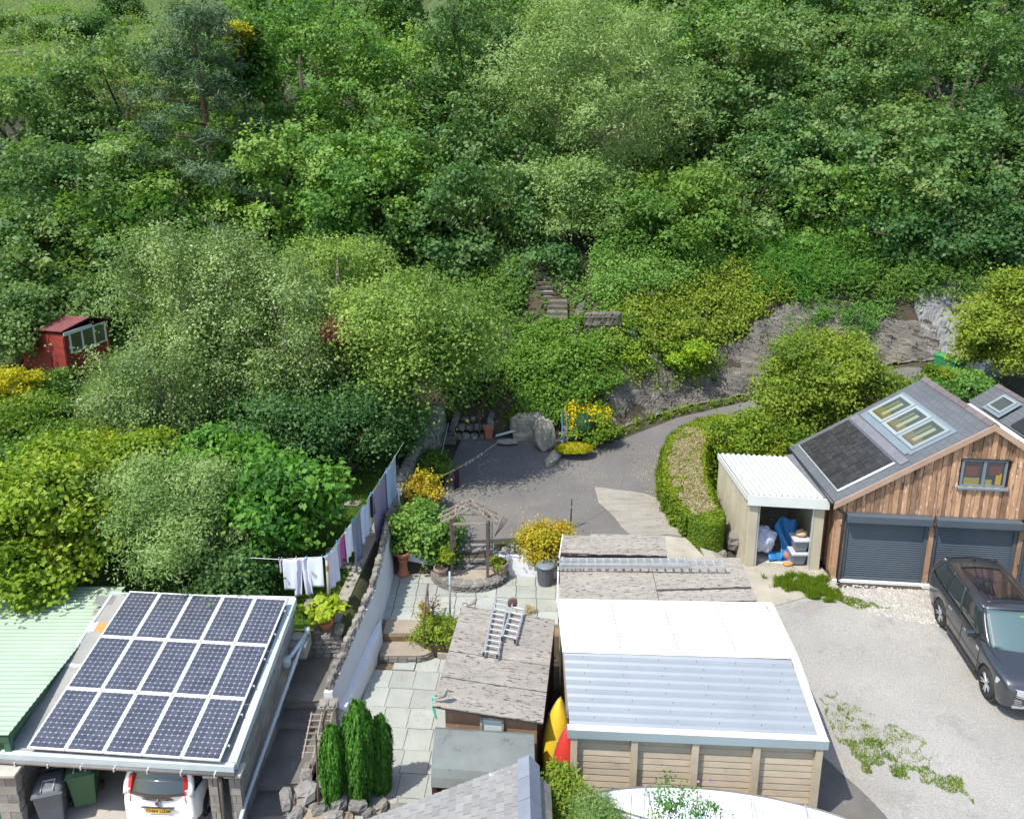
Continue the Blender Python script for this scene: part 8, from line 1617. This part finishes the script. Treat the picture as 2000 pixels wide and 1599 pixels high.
# loose pale stones by the roller doors and fallen leaves
n = 2600; q = np.array(Q((1650, 1142, .27), (1990, 1165, .27), (1960, 1215, .22), (1840, 1225, .2), (1700, 1200, .2), (1620, 1165, .22))); lo, hi = q.min(0), q.max(0); pp = NR.uniform(lo, hi, (n*2, 2)); c_ = np.zeros(len(pp), bool); j = len(q)-1
for i in range(len(q)):
    cnd = ((q[i, 1] > pp[:, 1]) != (q[j, 1] > pp[:, 1])) & (pp[:, 0] < (q[j, 0]-q[i, 0])*(pp[:, 1]-q[i, 1])/(q[j, 1]-q[i, 1]+1e-9)+q[i, 0]); c_ ^= cnd; j = i
pp = pp[c_][:n]; mb = MB(); cube = np.array([(-1, -1, -1), (1, -1, -1), (1, 1, -1), (-1, 1, -1), (-.6, -.6, 1), (.6, -.6, 1), (.6, .6, 1), (-.6, .6, 1)])*.5
vs = []; fs = []
for k, (x, y) in enumerate(pp):
    s = NR.uniform(.02, .06, 3)*V3(1, 1, .7); a = NR.random()*6.28; R3 = np.array([[math.cos(a), -math.sin(a), 0], [math.sin(a), math.cos(a), 0], [0, 0, 1]]); vs.append((cube*s*NR.uniform(.8, 1.2, (8, 1)))@R3.T+V3(x, y, float(zy(x, y))+.02))
    fs += [tuple(i+8*k for i in f) for f in ((4, 5, 6, 7), (0, 1, 5, 4), (1, 2, 6, 5), (2, 3, 7, 6), (3, 0, 4, 7))]
mb.add(np.concatenate(vs), fs).build('loose_stones', mat('pale_chippings', (.50, .47, .42), (.36, .33, .3), scale=3, rough=.95, bump=.2, rv=.3), None, kind='stuff', label='pale broken stones laid in front of the roller doors', cat='gravel', vr=5)
def litter(name, label, poly, n, zf, kind='straw', sz=.05):
    q = np.array(poly); lo, hi = q.min(0), q.max(0); p = NR.uniform(lo, hi, (n, 2)); p = p[wob(np.c_[p, p[:, 0]*0], 1.3, 2)+NR.normal(size=n)*.3 > .1]
    leafmesh(name, np.c_[p, zf(p[:, 0], p[:, 1])+.006], V3(0, 0, 1)+NR.normal(size=(len(p), 3))*.2, NR.random(len(p)), sz, sz*.7, LM[kind], None, 'stuff', label, 'leaf litter')
zt2 = lambda x, y: np.interp(y, [23, 32], [.985, 1.31])+.055
litter('fallen_leaves', 'dry leaves scattered over the tarmac court', [(-2.3, 24), (4.0, 24), (4.2, 31), (-2, 31)], 1500, zt2)
litter('fallen_leaves', 'dry leaves gathered along the hedge foot on the drive', [(4.6, 24.6), (5.7, 24.6), (5.9, 31), (4.9, 31)], 1300, zt2)
litter('patio_litter', 'brown leaf crumbs gathered on the upper terrace slabs', [(-3.2, 21), (1.2, 21), (1.2, 22.8), (-3.2, 22.8)], 1800, lambda x, y: x*0+.405, 'straw', .03)
litter('patio_litter', 'leaf crumbs in the joints of the lower slab path', [(-4.0, 14), (-1.2, 14), (-1.2, 19.3), (-4, 19.3)], 1400, lambda x, y: x*0+.005, 'straw', .028)
# far hillside: scrub, trees, wall
pts = []
for k in range(900):
    y = 95+300*rnd.random()**1.4; px = rnd.uniform(-60, 420); x = (px-1000)/FOC*y; pts.append((x, y))
pts = np.array(pts); z = hgt(pts[:, 0], pts[:, 1]); k = np.repeat(np.arange(len(pts)), 60); s = (pts[:, 1]/100)[k][:, None]
P_ = np.c_[pts, z][k]+np.abs(NR.normal(size=(len(k), 3)))*V3(0, 0, 1.0)*s+NR.normal(size=(len(k), 3))*V3(1.4, 1.4, .2)*s
leafmesh('hillside_scrub', P_, V3(0, 0, 1)+NR.normal(size=(len(k), 3))*.5, .5*NR.random(len(k))+.5*NR.random(len(pts))[k], .42, .3, LM['gorse'], None, 'stuff', 'bracken and gorse scrub on the far hillside', 'scrub')
for kx, (px, py, y, rw, rh, kd, lb) in enumerate(((165, 65, 150, 45, 40, 'dark', 'dark rounded tree on the far hillside, nearest the wood'), (70, 85, 170, 60, 35, 'oak', 'grey green tree clump on the far hillside above the field wall'), (235, 15, 200, 40, 30, 'dark', 'small dark tree at the top of the far hillside'), (20, 60, 180, 40, 30, 'oak', 'tree at the left edge of the far hillside'), (110, 40, 220, 50, 28, 'syc', 'pale green bushes higher on the far hillside'))):
    tree('hillside_tree', lb, px, py, y, rw, rh, kd, n=8000, leaf=(.5, .35), nl=12, clump=1.4, group='trees on the far hillside')
fw = thing('field_wall', 'low grey stone field wall on the far hillside at the left edge', 'wall', tuple(Py(30, 118, 140)))
for j in range(3):
    for k in range(20): q = Py(-20+3.4*k, 120-.35*k, 140); stone((q[0], q[1], q[2]+.55*j), (.62*1.0, .9, .55), 0, fw, M_stone, 'stone', .1)
bank('gorse_slope', 'gorse slope with orange and yellow flowers below the hillside trees', 'gorse', [(-75, 80), (-38, 80), (-40, 130), (-95, 130)], 42000, 'hillg', (.3, .2), .4, .9, 'stuff', seed=1)
